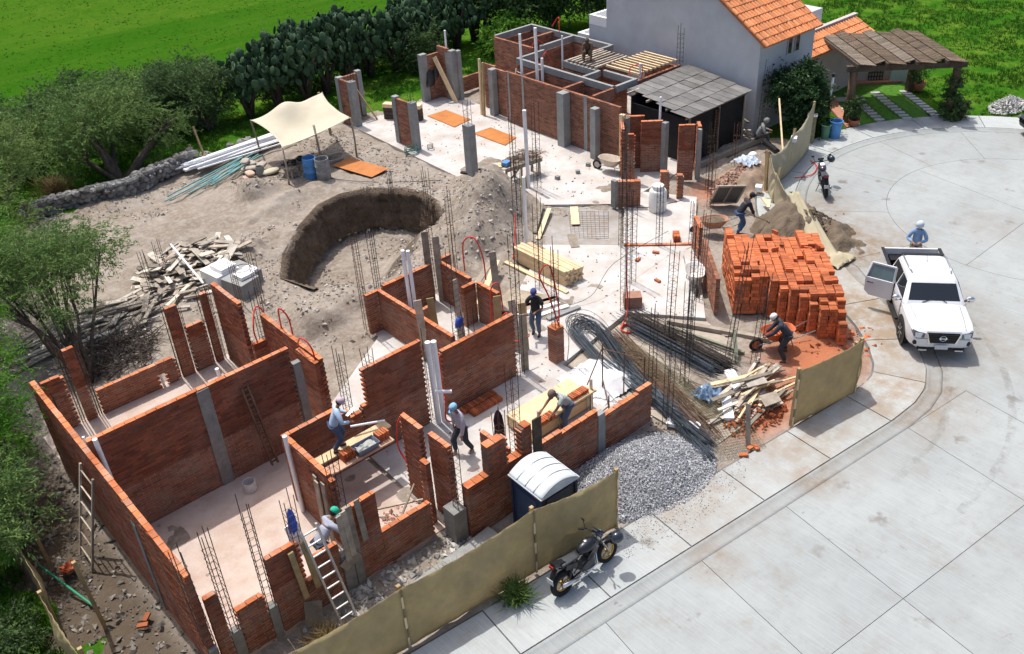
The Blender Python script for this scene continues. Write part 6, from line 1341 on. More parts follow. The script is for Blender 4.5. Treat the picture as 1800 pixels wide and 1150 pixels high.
# ------------------------------------------------------------------ cream canopy
cn = thing('canopy', 'cream cloth canopy stretched over four thin poles', 'canopy', (18.2, 35, 0))
corners = [Vector((16.16, 33.3, 1.75)), Vector((19.75, 33.75, 1.85)), Vector((20.4, 37.0, 2.05)), Vector((16.75, 37.0, 1.8))]
P = []
for a in range(25):
    u = a / 24; r = []
    for b in range(25):
        v = b / 24; p = corners[0].lerp(corners[1], u).lerp(corners[3].lerp(corners[2], u), v); e = min(u, 1 - u, v, 1 - v)
        inn = .22 * (4 * v * (1 - v)) * ((1 - 2 * u)) + 0; inv_ = .25 * (4 * u * (1 - u)) * (1 - 2 * v)
        sag = -.42 * (math.sin(math.pi * u) * math.sin(math.pi * v)) ** .8 * (1.2 - v * .8) - .16 * (math.sin(math.pi * u)) * (1 - v)
        hump = .38 * math.exp(-((u - .42) / .16) ** 2 - ((v - .9) / .22) ** 2)
        r.append(p + Vector((inn * .9, inv_ * .9, sag + hump + .012 * math.sin(u * 21) * math.sin(v * 17))))
    P.append(r)
wpart(cn, MB().grid(P, .006), 'cloth', TARP, True)
for c, b in zip(corners, ((16.24, 33.5), (19.8, 33.8), (20.5, 37.1), (17.15, 37.6))): wpart(cn, MB().tube([(b[0], b[1], 0), ((b[0] + c.x) / 2 + .03, (b[1] + c.y) / 2, .9), (c.x, c.y, c.z)], [.045, .04, .035], 7), 'pole', WOODO, True)
wpart(cn, MB().tube([(18.3, 34.2, 0), (18.15, 34.1, 1.9)], .05, 7), 'pole', WOODO, True)
def drum(lb, x, y, r, h, mat, open_=True, cat='drum', name='drum'):
    t = thing(name, lb, cat, (x, y, gh(x, y) if not (21 < x) else .1)); pr = [(r * .93, 0), (r, .05), (r * 1.0, h * .33), (r * 1.05, h * .35), (r, h * .37), (r, h * .66), (r * 1.05, h * .68), (r, h * .7), (r * .97, h)]
    MB().lathe(pr + ([(r * .9, h), (r * .88, h * .25)] if open_ else [(r * .6, h + .03)]), n=18).build('body', mat, t, True, 40); return t
BLUEP = M('blue_plastic', (.08, .24, .50), .45, var=.2, scale=4); GREYP = M('grey_crust', (.26, .26, .25), .95, var=.35, scale=6, bump=.6)
drum('bright blue plastic barrel under the cream canopy', 17.25, 33.35, .29, .9, BLUEP); drum('mortar crusted grey barrel beside the blue one', 17.55, 32.85, .30, .92, GREYP)
drum('small grey bucket beside the sacks under the canopy', 15.9, 35.3, .15, .4, GREYP, name='bucket', cat='bucket'); drum('white bucket with red print on the concrete floor of the front room', 6.05, 17.9, .16, .36, M('bucket_white', (.62, .60, .58), .5, var=.2, scale=12), name='bucket', cat='bucket')
# sacks, bench, jumble under the canopy
def sack(lb, x, y, z, rz, mat, s=1.0, cat='sack'): mb = MB().ell((0, 0, 0), (1, 1, 1), 14, 8); pw = lambda q, e: math.copysign(abs(q) ** e, q); mb.v = [(pw(a, .6) * .27 * s * random.uniform(.96, 1.04), pw(b, .6) * .18 * s * random.uniform(.96, 1.04), pw(c, .75) * .075 * s) for a, b, c in mb.v]; return setp(mb.build('sack', mat, None, True, loc=(x, y, z), rz=rz), lb, cat)
PAPER = M('cement_paper', (.50, .36, .27), .85, var=.2, scale=6, bump=.4, bscale=8); DUSTB = M('dust_bag', (.36, .32, .27), .9, var=.25, scale=5, bump=.4, bscale=8)
for i in range(9): sack(('dusty sack in the pile by the canopy pole', 'pale sack lying in front of the sack pile')[i > 6], 15.75 + (i % 3) * .25 if i < 7 else 15.35 + .1 * i - .7, 36.2 - (i % 2) * .5 if i < 7 else 35.3, .12 + .17 * (i // 3) if i < 7 else .1 + (i - 7) * .17, random.uniform(0, 3), DUSTB if i < 7 else PAPER)['group'] = 'cement sacks by the canopy'
bt = thing('work_bench', 'rough wooden bench loaded with tools under the canopy', 'bench', (17.0, 34.2, 0), .3)
MB().box((0, 0, .45), (1.0, .5, .05)).build('top', WOODO, bt)
for x in (-.4, .4):
    for y in (-.18, .18): MB().box((x, y, .21), (.07, .07, .42)).build('leg', WOODO, bt)
for i in range(7): setp(MB().ell((0, 0, 0), (random.uniform(.1, .22), random.uniform(.08, .16), random.uniform(.06, .14)), 8, 5).build('tool_bag', random.choice((BLACK, DARK, DUSTB)), None, True, loc=(17.0 + random.uniform(-.4, .4), 34.25 + random.uniform(-.2, .2), .56 + random.uniform(0, .1)), rz=random.uniform(0, 3)), 'dark tool bag heaped on the bench under the canopy', 'bag', 'tool bags under the canopy')
setp(MB().ell((0, 0, 0), (.42, .25, .10), 12, 6).build('tarp_bundle', TARP, None, True, loc=(16.3, 35.1, .14)), 'bundled cream tarp under the canopy edge', 'tarp'); board('loose beam under the canopy, longer', (17.7, 34.9, .12), (19.4, 34.6, .12), .1, .1); board('loose beam under the canopy, shorter', (18.2, 34.2, .12), (19.2, 33.9, .12), .1, .08); board('broken board beside the barrels', (16.9, 33.9, .1), (16.5, 34.6, .25), .3, .04)
# ------------------------------------------------------------------ the brick stack: bricks on edge
so = Vector((20.78, 14.42)); sang = R(-45)
ynear = [0, 0, 0, .0, -.25, -.5, -.75, -1.0, -1.25, -1.5, -1.5, -1.75]
nl = 11
cells = {}
for c in range(12):
    y = ynear[c]; k = 0
    far = 2.75 - (.25 if c in (3, 8) else 0)
    while y < far:
        h = nl
        if c == 0 and y > .4: h += 1 + (y > 2.2)
        if c in (1, 2) and .2 < y < 2.4: h += 1
        if c == 6 and 0 < y < 1.3: h += 1
        if c == 9 and y > .6: h += 1
        if c == 10 and -.6 < y < .6: h += 1
        d = y - ynear[c]
        if c == 11: h = min(h, 6 + int(d / .25) * 2)
        elif c >= 9: h = min(h, 9 + int(d / .25) * 1)
        elif c >= 7: h = min(h, 10 + int(d / .25))
        if random.random() < .14: h -= 1
        cells[(c, round(y / .25))] = h; y += .25
BR = []
for (c, r), h in cells.items():
    for l in range(h):
        nb = [(c - 1, r), (c + 1, r), (c, r - 1), (c, r + 1)]
        if l < h - 1 and all(cells.get(q, 0) > l for q in nb): continue
        par = (l % 2 == 1) and l < h - 1
        jx, jy = random.uniform(-.014, .014), random.uniform(-.01, .01)
        for q in range(4):
            o = -.094 + q * .0625
            if par: BR.append((c * .25 + .12 + o + jx, r * .25 + .12 + jy, .03 + l * .12 + .06, math.pi / 2))
            else: BR.append((c * .25 + .12 + jx, r * .25 + .12 + o + jy, .03 + l * .12 + .06, 0.0))
cs, sn = math.cos(sang), math.sin(sang)
BRW = [(so.x + x * cs - y * sn, so.y + x * sn + y * cs, z, a + sang + random.uniform(-.03, .03)) for x, y, z, a in BR]
BRW.sort(key=lambda b: (Vector(b[:3]) - CAMP).length - (.8 if b[2] > 1.2 else 0))
sb = npmesh('stack_brick', BOXV * np.array([.228, .051, .109], np.float32), BOXF, BRICKN, np.full(8, .5))
for b in BRW[:180]: setp(link('brick', sb, None, b[:3], (0, 0, b[3])), 'bright orange brick in the big stack beside the man with the white cap', 'brick', 'bricks in the big stack')
rest = BRW[180:]; setp(link('brick_stack', boxes_mesh('brick_stack', [b[:3] for b in rest], [(.228, .051, .109)] * len(rest), BRICKN, rz=np.array([b[3] for b in rest]))), 'rest of the big stack of bright orange bricks', 'brick stack', kind='stuff')
core = MB()
for (c, r), h in cells.items():
    if h > 2: x, y = c * .25 + .12, r * .25 + .12; core.box((so.x + x * cs - y * sn, so.y + x * sn + y * cs, .03 + (h - 1.4) * .06), (.20, .20, (h - 1.4) * .12), sang)
setp(core.build('brick_stack_core', BRICKN), 'inner bricks of the big stack', 'brick stack', kind='stuff')
for i in range(9): setp(link('brick', sb, None, (so.x + random.uniform(.8, 3.2), so.y + random.uniform(-1.2, 1.2), 1.42), (random.choice((0, 1.57)), 0, random.uniform(0, 3))), 'loose brick lying on top of the big stack', 'brick', 'loose bricks on the big stack')
# other brick rows and piles
def brickrow(lb, p, ang, n, layers=1, z=.1, flat=False, group=None, mat=None, gap=.065):
    a = R(ang); 
    for l in range(layers):
        for i in range(n):
            s = i * gap; setp(link('brick', sb, None, (p[0] + s * math.cos(a), p[1] + s * math.sin(a), z + .06 + l * .122), (0, 0, a + math.pi / 2 + random.uniform(-.05, .05))), lb, 'brick', group or lb)
brickrow('brick in the row along the foot of the long wall, rear row', (11.75, 16.5), 0, 18, 1); brickrow('brick in the row along the foot of the long wall, front row', (11.85, 16.24), 0, 16, 1, z=.1)
brickrow('brick in the small stack beside the feet of the man in pale blue', (7.72, 15.95), 0, 5, 2, z=1.225); brickrow('brick on the plank end behind the mortar trough', (8.72, 15.95), 0, 5, 2, z=1.225)
brickrow('brick on the table to the left of the bending bricklayer', (12.2, 14.0), 0, 9, 1, z=.83); brickrow('brick on the table to the right of the bending bricklayer', (13.55, 14.15), 0, 9, 1, z=.83)
brickrow('brick in the stacked bricks beside the single course wall', (23.1, 18.6), 45, 7, 2, z=.1)
for i, (x, y) in enumerate(((16.0, 10.2), (16.1, 10.1), (15.65, 10.15))): setp(link('brick', sb, None, (x, y, .1), (1.57, .2, i * 1.1)), f"{('first', 'second', 'third')[i]} stray brick lying at the foot of the grey stake", 'brick', 'stray bricks')
for i, (x, y) in enumerate(((1.75, 18.4), (1.6, 18.5), (2.3, 15.7), (2.45, 15.85), (22.0, 18.6), (21.2, 18.7), (20.6, 17.3), (14.9, 13.6), (15.0, 13.7), (25.0, 21.1), (25.2, 21.0), (25.35, 21.15))): setp(link('brick', sb, None, (x, y, .14), (1.57, 0, i * 1.3)), 'loose orange brick lying on the ground', 'brick', 'loose bricks on the ground')
# mortar trough
tr = thing('mortar_trough', 'grey mortar trough full of wet mortar on the planks', 'trough', (8.35, 15.9, 1.225), 0)
def tub(mb, L, W, H, t=.015, f=.8):
    a = [(-L * f / 2, -W * f / 2, 0), (L * f / 2, -W * f / 2, 0), (L * f / 2, W * f / 2, 0), (-L * f / 2, W * f / 2, 0)]; b = [(-L / 2, -W / 2, H), (L / 2, -W / 2, H), (L / 2, W / 2, H), (-L / 2, W / 2, H)]
    ai = [(x * (1 - t * 4), y * (1 - t * 5), .02) for x, y, z in a]; bi = [(x * (1 - t * 3), y * (1 - t * 5), H) for x, y, z in b]
    q = a + b + bi + ai; f_ = [(3, 2, 1, 0)] + [(i, (i + 1) % 4, 4 + (i + 1) % 4, 4 + i) for i in range(4)] + [(4 + i, 4 + (i + 1) % 4, 8 + (i + 1) % 4, 8 + i) for i in range(4)] + [(8 + i, 8 + (i + 1) % 4, 12 + (i + 1) % 4, 12 + i) for i in range(4)] + [(12, 13, 14, 15)]
    return mb.add(q, f_)
tub(MB(), .62, .36, .18).build('tub', M('trough_blue', (.16, .18, .25), .6, var=.2), tr); MB().grid([[(-.24 + i * .08, -.13 + j * .065, .10 + random.uniform(-.02, .05)) for j in range(5)] for i in range(7)]).build('mortar', M('wet_mortar', (.33, .35, .31), .6, var=.2, scale=12), tr, True)
# ------------------------------------------------------------------ wheelbarrows
def barrow(lb, x, y, rz, tray, load=None, loadlabel=None):
    t = thing('wheelbarrow', lb, 'wheelbarrow', (x, y, gh(x, y) + .02), rz, 'wheelbarrows')
    # long axis +x toward the wheel
    rows = []
    for k, (f, z) in enumerate(((.55, .32), (.8, .45), (1.0, .62), (1.04, .63), (.97, .60), (.76, .45), (.5, .345))):
        rows.append([(.05 + .46 * f * math.cos(a) + (.08 * f if math.cos(a) > 0 else 0), .31 * f * math.copysign(abs(math.sin(a)) ** .7, math.sin(a)), z) for a in np.linspace(0, 2 * math.pi, 19)])
    mb = MB().grid(rows); mb.add(rows[0][:-1], [tuple(range(17, -1, -1))]); mb.add(rows[-1][:-1], [tuple(range(18))]); mb.build('tray', tray, t, True)
    wheel = MB().tube([(.72 + .17 * math.cos(a), 0, .2 + .17 * math.sin(a)) for a in np.linspace(0, 2 * math.pi, 17)], .045, 7, False).build('wheel', RUBBER, t, True)
    MB().lathe([(.13, -.02), (.13, .02)], (.72, 0, .2), 12, Matrix.Rotation(math.pi / 2, 3, 'X')).build('rim', tray, wheel)
    for s in (-1, 1):
        MB().tube([(.74, s * .06, .2), (.35, s * .14, .30), (-.4, s * .22, .36), (-.95, s * .27, .55)], .017, 6).build('handle', METAL, t, True); MB().tube([(-.25, s * .2, .34), (-.35, s * .22, .02)], .016, 6).build('leg', METAL, t)
    if load == 'sand': MB().grid([[(.07 + .4 * r * math.cos(a), .27 * r * math.sin(a), .58 + .1 * (1 - r) + random.uniform(-.02, .02)) for a in np.linspace(0, 2 * math.pi, 15)] for r in (0.02, .35, .7, .95)]).build('wet_sand', SANDW, t, True)
    return t
ORANGE = M('orange_paint', (.52, .13, .05), .5, var=.25, scale=6); RUSTY = M('tray_rust', (.42, .22, .14), .75, var=.3, scale=6)
wbx = barrow('orange wheelbarrow being loaded with bricks by the man in the white cap', 20.25, 12.35, R(150), ORANGE)
for i in range(8): setp(link('brick', sb, None, (20.2 + .09 * (i % 4) - .15, 12.4 + .16 * (i // 4) - .1, .62 + .05 * (i // 4)), (0, .1, R(60))), 'brick lying in the orange wheelbarrow', 'brick', 'bricks in the wheelbarrow')
barrow('rusty wheelbarrow filled with wet sand beside the man in black', 24.75, 18.2, R(140), RUSTY, 'sand'); barrow('empty pale wheelbarrow standing on the white floor by the brick panel', 21.35, 16.4, R(225), M('tray_white', (.62, .60, .57), .6, var=.15, scale=6))
barrow('small wooden sided cart beside the corner pier', 25.9, 24.35, R(100), M('tray_cream', (.55, .47, .38), .8, var=.2))
# ------------------------------------------------------------------ white drum, box, blocks
dm = thing('water_drum', 'tall white plastic drum with narrower lid on the slab', 'drum', (24.55, 20.75, .09))
MB().lathe([(.31, 0), (.33, .05), (.33, .78), (.29, .84), (.22, .86), (.22, 1.02), (.19, 1.04), (.05, 1.05)], n=20).build('body', M('drum_white', (.66, .66, .62), .5, var=.1, scale=3), dm, True, 40)
setp(MB().box((0, 0, 0), (.55, .42, .4)).build('box', M('box_brown', (.32, .17, .12), .85, var=.15), None, loc=(18.95, 16.9, .3), rz=R(-40)), 'brown plywood box at the foot of a rebar cage', 'box')
for i, (x, y) in enumerate(((23.95, 25.5), (24.9, 25.3), (25.7, 25.5))): setp(MB().box((0, 0, 0), (.16, .16, .14)).build('spacer_block', CONC, None, loc=(x, y, .17), rz=i), f"{('left', 'middle', 'right')[i]} small grey spacer block on the white slab", 'block')
# ------------------------------------------------------------------ tool table at the slab edge
tt = thing('tool_table', 'rough trestle table buried under scrap steel at the slab edge', 'table', (23.0, 26.7, .1), R(-8))
MB().box((0, 0, .72), (1.9, .6, .04)).build('top', WOODO, tt)
for x in (-.8, -.1, .75):
    for y in (-.26, .26): MB().bar((x, y, 0), (x + random.uniform(-.1, .1), y, .72), .07, .07).build('leg', WOODO, tt)
MB().bar((-.8, -.28, .1), (-.1, -.28, .66), .06, .05).build('brace', WOODO, tt); MB().bar((-.8, -.3, .64), (.9, -.3, .64), .06, .1).build('rail', WOODO, tt)
mb = MB()
for i in range(170):
    x, y = random.gauss(.25, .42), random.gauss(0, .16); th = random.uniform(0, 3.14); l = random.uniform(.2, .6); z = .78 + max(0, .34 - abs(x - .25) * .35) * random.random(); d = Vector((math.cos(th), math.sin(th), random.uniform(-.3, .3))) * l / 2; p = Vector((x, y, z + .03)); mb.tube([p - d, p + d], .008, 4)
o = mb.build('steel_offcuts', RUST, None, loc=(23.0, 26.7, .1), rz=R(-8)); setp(o, 'tangled heap of steel offcuts on the trestle table', 'scrap steel', kind='stuff'); setp(MB().box((0, 0, 0), (.34, .24, .14)).build('tool_box', BLUEP, None, loc=(22.35, 26.75, .95), rz=.3), 'small pale blue box on the trestle table', 'box'); setp(MB().box((0, 0, 0), (.4, .3, .03)).build('board', WOODN, None, loc=(22.2, 26.95, .86), rz=.5), 'small pale board on the trestle table end', 'board')
drum('small yellow drum under the trestle table', 22.6, 26.0, .14, .36, M('yellow_paint', (.42, .30, .06), .5)); board('dark steel profile lying at the slab edge by the lone column', (21.7, 28.9, .14), (22.2, 27.6, .14), .14, .08, BLACK, cat='profile'); board('second dark profile beside the lone column', (22.4, 28.6, .14), (22.7, 27.7, .14), .12, .06, BLACK, cat='profile')
# ------------------------------------------------------------------ clothes
def hung(lb, c, w, h, mat, rz=0.0, d=.09):
    P = [[(math.cos(a) * w / 2 * s * (1 + .22 * math.sin(3 * a + z * 5)), math.sin(a) * min(d, w * .3) * s * (1 + .3 * math.sin(5 * a)), z + .05 * math.sin(4 * a) * (z < .01)) for a in np.linspace(0, 2 * math.pi, 13)] for s, z in ((.25, h), (.6, h * .93), (.85, h * .8), (1.0, h * .5), (1.05, h * .2), (.95, 0))]
    return setp(MB().grid(P).build('hanging_garment', mat, None, True, loc=c, rz=rz), lb, 'garment')
hung('dark purple jacket hung on the rebar behind the low inner wall', (11.4, 14.55, .35), .3, 1.1, M('jacket_plum', (.035, .018, .028), .9, var=.3)); hung('dark coat hung on the left face of the corner pillar', (26.22, 36.72, .85), .45, .75, DARK); hung('dark bag hung behind the leaning plank', (26.55, 36.65, 1.2), .3, .5, DARK); hung('bright blue cloth tied to a rebar cage', (5.22, 13.6, 2.35), .17, .62, M('cloth_blue', (.05, .10, .42), .85, var=.25, scale=8)); hung('blue rag on a rebar top at the rear room corner', (12.75, 17.65, 1.9), .25, .3, MATS['cloth_blue'])
for lb, x, y, s, m_ in (('grey blue sack by the left fence, nearer one', 1.35, 20.4, 1.0, M('sack_blue', (.12, .14, .18), .6, var=.3)), ('dark sack by the left fence, farther one', 1.65, 20.9, .9, DARK)): sack(lb, x, y, .2, .4, m_, s)['group'] = 'dark sacks by the left fence'
setp(MB().grid([[(1.55 + i * .05, 18.35 + j * .05, .1 + random.uniform(0, .12)) for j in range(7)] for i in range(8)]).build('rag', M('rag_orange', (.40, .09, .04), .9), None), 'crumpled orange rag on the ground on the left', 'rag')
# ------------------------------------------------------------------ bricklayer's table and white bags
tb = thing('work_table', 'long worktable of new planks where the bricklayer bends', 'table', (13.3, 14.55, .1))
MB().box((0, .15, .40), (2.25, .95, .06)).build('top', WOODN, tb)
for k in range(5): MB().box((0, -.25 + .2 * k, .2 + .0 * k), (2.2, .19, .3)).build('plank', WOODN, tb)
for s in (-1, 1): MB().box((s * .95, -.45, .52), (.06, .06, 1.05)).build('post', METAL, tb)
tp = thing('scaffold_board', 'narrow scaffold board with two rows of bricks in front of the worktable', 'board', (13.15, 14.1, .1)); MB().box((0, 0, .70), (2.35, .26, .05)).build('board', WOODN, tp)
for x in (-1.05, .0, 1.05):
    for y in (-.1, .1): MB().tube([(x, y, 0), (x, y, .68)], .018, 6).build('leg', METAL, tp)
P = []
for i in range(24):
    r = []
    for j in range(16):
        x = 14.55 + i * .075; y = 14.0 + j * .12; e = min(i, 23 - i) / 6; f = min(j, 15 - j) / 4
        r.append((x + random.uniform(-.02, .02), y + random.uniform(-.02, .02), .11 + .27 * min(1, e) * min(1, f) * (.55 + .6 * float(vnoise(np.array([x]), np.array([y]), .35, 4)[0])) + random.uniform(-.03, .03)))
    P.append(r)
setp(MB().grid(P).build('plastic_sheet', M('white_film', (.62, .62, .62), .5, var=.05, bump=.3, bscale=12), None, True), 'rumpled heap of white plastic behind the worktable', 'plastic sheet')
# steel tube frame beside the table
fr = thing('tube_frame', 'thin steel tube frame standing behind the front right wall', 'scaffold frame', (15.2, 14.0, .1))
for p, q in (((15.05, 14.45, .1), (15.05, 14.45, 1.75)), ((15.42, 14.0, .1), (15.42, 14.0, 1.5)), ((15.6, 13.45, .1), (15.62, 13.45, 1.5)), ((15.05, 14.45, 1.55), (15.62, 13.45, 1.4)), ((14.6, 14.6, .5), (15.05, 14.45, 1.6)), ((14.3, 13.5, .5), (15.05, 14.45, .55)), ((14.3, 13.5, .1), (14.3, 13.5, .9)), ((13.4, 13.4, .55), (14.3, 13.5, .55))): wpart(fr, MB().tube([p, q], .018, 6), 'tube', RUST)
# ------------------------------------------------------------------ rebar yard: coil, mesh rolls, loose bars
mb = MB()
for i in range(46):
    o = Vector((random.gauss(0, .10), random.gauss(0, .10), random.uniform(0, .22))); k = random.uniform(.8, 1.15)
    pts = [(15.35, 11.0, .06), (15.6, 12.4, .08), (16.0, 14.0, .1), (16.6, 15.4, .1), (17.05, 16.4, .12), (17.15, 17.0, .16), (16.95, 17.3 * 1, .2), (16.6, 17.15, .2), (16.35, 16.6, .18), (16.0, 15.4, .14), (15.85, 14.2, .1), (15.7, 12.6, .1)]
    c = Vector((16.3, 15.5, 0)); P = [c + (Vector(p) - c) * k if n > 2 else Vector(p) for n, p in enumerate(pts)]; P = [p + o for p in P]; P = [Vector((p.x, p.y, max(.06, p.z))) for p in P]
    mb.tube(smoothline(P, 5), .009, 4)
setp(mb.build('rebar_coil', STEELB), 'big loop of bent blue grey rebar on the floor of the rebar yard', 'rebar coil', kind='stuff')
def meshroll(lb, p, q, w, h, n, mat, jit=.05):
    mb = MB(); p = Vector(p); q = Vector(q); d = (q - p); nn = Vector((-d.y, d.x, 0)).normalized()
    for i in range(n):
        o = nn * random.gauss(0, w) + Vector((0, 0, random.random() * h)); a = random.uniform(-.1, .05); b = random.uniform(.95, 1.06); mb.tube([p + d * a + o, p + d * .5 + o + Vector((0, 0, random.uniform(-.02, .04))), p + d * b + o + nn * random.uniform(-jit, jit)], .0105, 4)
    for i in range(22):
        c = p + d * (i / 21); mb.tube([c - nn * w * 1.6 + Vector((0, 0, .03)), c - nn * w * 1.5 + Vector((0, 0, h)), c + nn * w * 1.5 + Vector((0, 0, h)), c + nn * w * 1.6 + Vector((0, 0, .03))], .006, 4)
    return setp(mb.build('rebar_bundle', mat), lb, 'rebar bundle', kind='stuff')
meshroll('dark bundle of ready-made rebar cages along the far edge of the rebar yard', (18.3, 16.3, .08), (18.25, 12.6, .08), .17, .38, 80, STEEL); meshroll('second dark bundle of rebar cages beside the first', (18.0, 15.9, .08), (17.9, 12.8, .08), .15, .25, 50, STEELB)
meshroll('loose bundle of straight rebar in the middle of the rebar yard', (17.3, 16.1, .06), (15.6, 11.2, .06), .2, .12, 46, RUST); meshroll('thick bundle of rebar ends pointing at the gravel heap', (16.0, 13.6, .06), (14.95, 10.7, .06), .09, .12, 40, STEELB)
OLIVE = M('rebar_olive', (.16, .135, .07), .85, var=.4, scale=3)
def weldmesh(lb, poly, z, nx, ny, mat, jit=.03):
    mb = MB(); a, b, c, d = [Vector((*p, z)) for p in poly]
    for i in range(nx + 1): u = i / nx; mb.tube([a.lerp(b, u), d.lerp(c, u) + Vector((random.uniform(-jit, jit), 0, random.uniform(0, .04)))], .005, 4, False)
    for j in range(ny + 1): v = j / ny; mb.tube([a.lerp(d, v) + Vector((0, 0, .006)), b.lerp(c, v) + Vector((0, 0, random.uniform(0, .03)))], .005, 4, False)
    return setp(mb.build('welded_mesh', mat), lb, 'welded mesh')
for i in range(3): weldmesh(('olive welded mesh sheet on the rebar yard floor, lowest', 'olive welded mesh sheet on the rebar yard floor, middle', 'olive welded mesh sheet on the rebar yard floor, topmost')[i], [(15.9 + .1 * i, 11.6), (16.7 + .07 * i, 11.2), (17.5 - .1 * i, 15.6), (16.7, 15.8 - .12 * i)], .07 + .045 * i, 12, 34, OLIVE)
weldmesh('welded mesh sheet lying in front of the plank heap', [(15.2, 10.5), (16.3, 9.95), (17.0, 11.2), (16.0, 11.9)], .09, 14, 16, OLIVE); weldmesh('rebar grid in the flooded bay', [(20.9, 21.6), (21.75, 20.6), (23.3, 22.1), (22.3, 23.2)], .036, 9, 14, RUST)
for i in range(30):
    a = random.uniform(0, 3.14)
mb = MB()
for i in range(60):
    p = Vector((random.uniform(16.6, 19.0), random.uniform(12, 16.2), random.uniform(.06, .14))); th = random.gauss(1.5, .35); d = Vector((math.cos(th), math.sin(th), 0)) * random.uniform(.4, 1.5); mb.tube([p - d, p + d], .006, 4)
setp(mb.build('loose_rebar', STEEL), 'loose thin bars strewn over the rebar yard', 'rebar', kind='stuff')
# ------------------------------------------------------------------ ladders
def ladder(lb, p, q, w, n, mat, wx, cat='ladder', r=.026):
    t = thing('ladder', lb, cat, tuple(p), 0, 'ladders'); p = Vector(p); q = Vector(q) - p; x = Vector(wx).normalized() * w / 2
    for s in (-1, 1): MB().bar(x * s, q + x * s, .045, .065).build('rail', mat, t)
    for k in range(n): c = q * ((k + .6) / n); MB().bar(c - x, c + x, .03, .03).build('rung', mat, t)
    return t
ladder('grey aluminium ladder leaning on the front wall with the man in the green cap', (5.62, 12.8, 0), (5.45, 13.4, 2.45), .36, 9, M('aluminium', (.52, .52, .52), .4, var=.15, metal=.5), (1, 0, 0))
ladder('dark wooden ladder leaning on the outside of the long wall', (2.1, 18.5, 0), (2.84, 18.6, 2.3), .75, 6, WOODO, (0, 1, 0)); ladder('small grey trestle ladder inside the rear building', (27.6, 32.2, .3), (28.1, 32.3, 2.1), .5, 6, GREY1, (0.2, 1, 0)); ladder('wire ladder hanging on the black shed wall', (30.3, 22.66, .2), (30.35, 22.66, 1.9), .2, 14, RUST, (1, 0, 0)); ladder('thin wire ladder leaning on the tall long wall', (6.9, 18.1, .3), (6.75, 18.45, 2.6), .16, 16, RUST, (1, 0, 0))
# ------------------------------------------------------------------ portable toilet
pt = thing('portable_toilet', 'dark blue portable toilet with arched white roof behind the shade cloth', 'portable toilet', (10.42, 11.82, 0), R(-2)); pt.scale = (1, 1, .84)
NAVY = M('navy_plastic', (.022, .035, .075), .5, var=.15); ROOFW = M('roof_white', (.56, .60, .62), .4, var=.1, scale=4)
MB().box((0, 0, 1.0), (1.0, 1.0, 1.9)).build('cabin', NAVY, pt)
for s in (-1, 1):
    for u in (-1, 1): MB().box((s * .5, u * .5, 1.0), (.06, .06, 1.94)).build('corner_rib', NAVY, pt)
MB().box((0, -.512, .98), (.72, .02, 1.7)).build('door', M('navy_panel', (.03, .05, .10), .45), pt); MB().box((-.512, 0, 1.05), (.02, .7, 1.3)).build('side_panel', MATS['navy_panel'], pt); MB().box((0, 0, .05), (1.1, 1.1, .1)).build('skid', BLACK, pt)
P = [[(-.56 + 1.12 * i / 20, -.56 + 1.12 * j / 8, 2.0 + .27 * math.sin(math.pi * i / 20) ** .8) for j in range(9)] for i in range(21)]
rf = MB().grid(P, .04).build('roof', ROOFW, pt, True)
for y in (-.28, 0, .28): MB().grid([[(-.55 + 1.1 * i / 20, y + e, 2.012 + .27 * math.sin(math.pi * (.005 + .99 * i / 20)) ** .8) for e in (-.012, .012)] for i in range(21)], .02).build('roof_rib', METAL, rf, True)
MB().box((0, 0, 1.985), (1.14, 1.14, .04)).build('roof_rim', ROOFW, pt)
for s in (-1, 1): MB().add([(-.55 + 1.1 * i / 20, s * .55, 2.0 + .26 * math.sin(math.pi * i / 20) ** .8) for i in range(21)] + [(.55, s * .55, 1.99), (-.55, s * .55, 1.99)], [tuple(range(23)) if s < 0 else tuple(range(22, -1, -1))]).build('roof_end', ROOFW, pt)
# ------------------------------------------------------------------ street side bits
lp = thing('street_post', 'slim black and white post with a cap beside the bins', 'post', (35.95, 20.95, 0))
MB().tube([(0, 0, 0), (.02, 0, 1.15)], .045, 8).build('lower_pole', BLACK, lp); MB().tube([(.02, 0, 1.15), (.04, 0, 2.15)], .05, 8).build('upper_pole', PVC, lp); MB().tube([(.04, 0, 2.15), (.04, 0, 2.3)], .07, 8).build('cap', DARK, lp)
for lb, x, y, r, h, m_ in (('tall blue plastic bin at the pavement edge', 34.85, 19.85, .26, .75, BLUEP), ('green plastic bin beside the blue one', 34.5, 20.1, .2, .62, M('green_bin', (.10, .22, .13), .5))):
    t = thing('bin', lb, 'bin', (x, y, .05)); MB().lathe([(r * .8, 0), (r, h * .95), (r * 1.1, h * .95), (r * 1.1, h), (r * .95, h), (r * .75, .05)], n=16).build('body', m_, t, True, 40)
pl = thing('stone_pillar', 'short mossy stone pillar beside the shade cloth', 'pillar', (33.75, 20.35, 0)); MB().box((0, 0, .6), (.34, .34, 1.2), .5).build('shaft', M('stone_mossy', (.22, .20, .12), .95, var=.35, scale=6, bump=.6), pl); MB().box((0, 0, 1.225), (.4, .4, .05), .5).build('cap', CONC, pl)
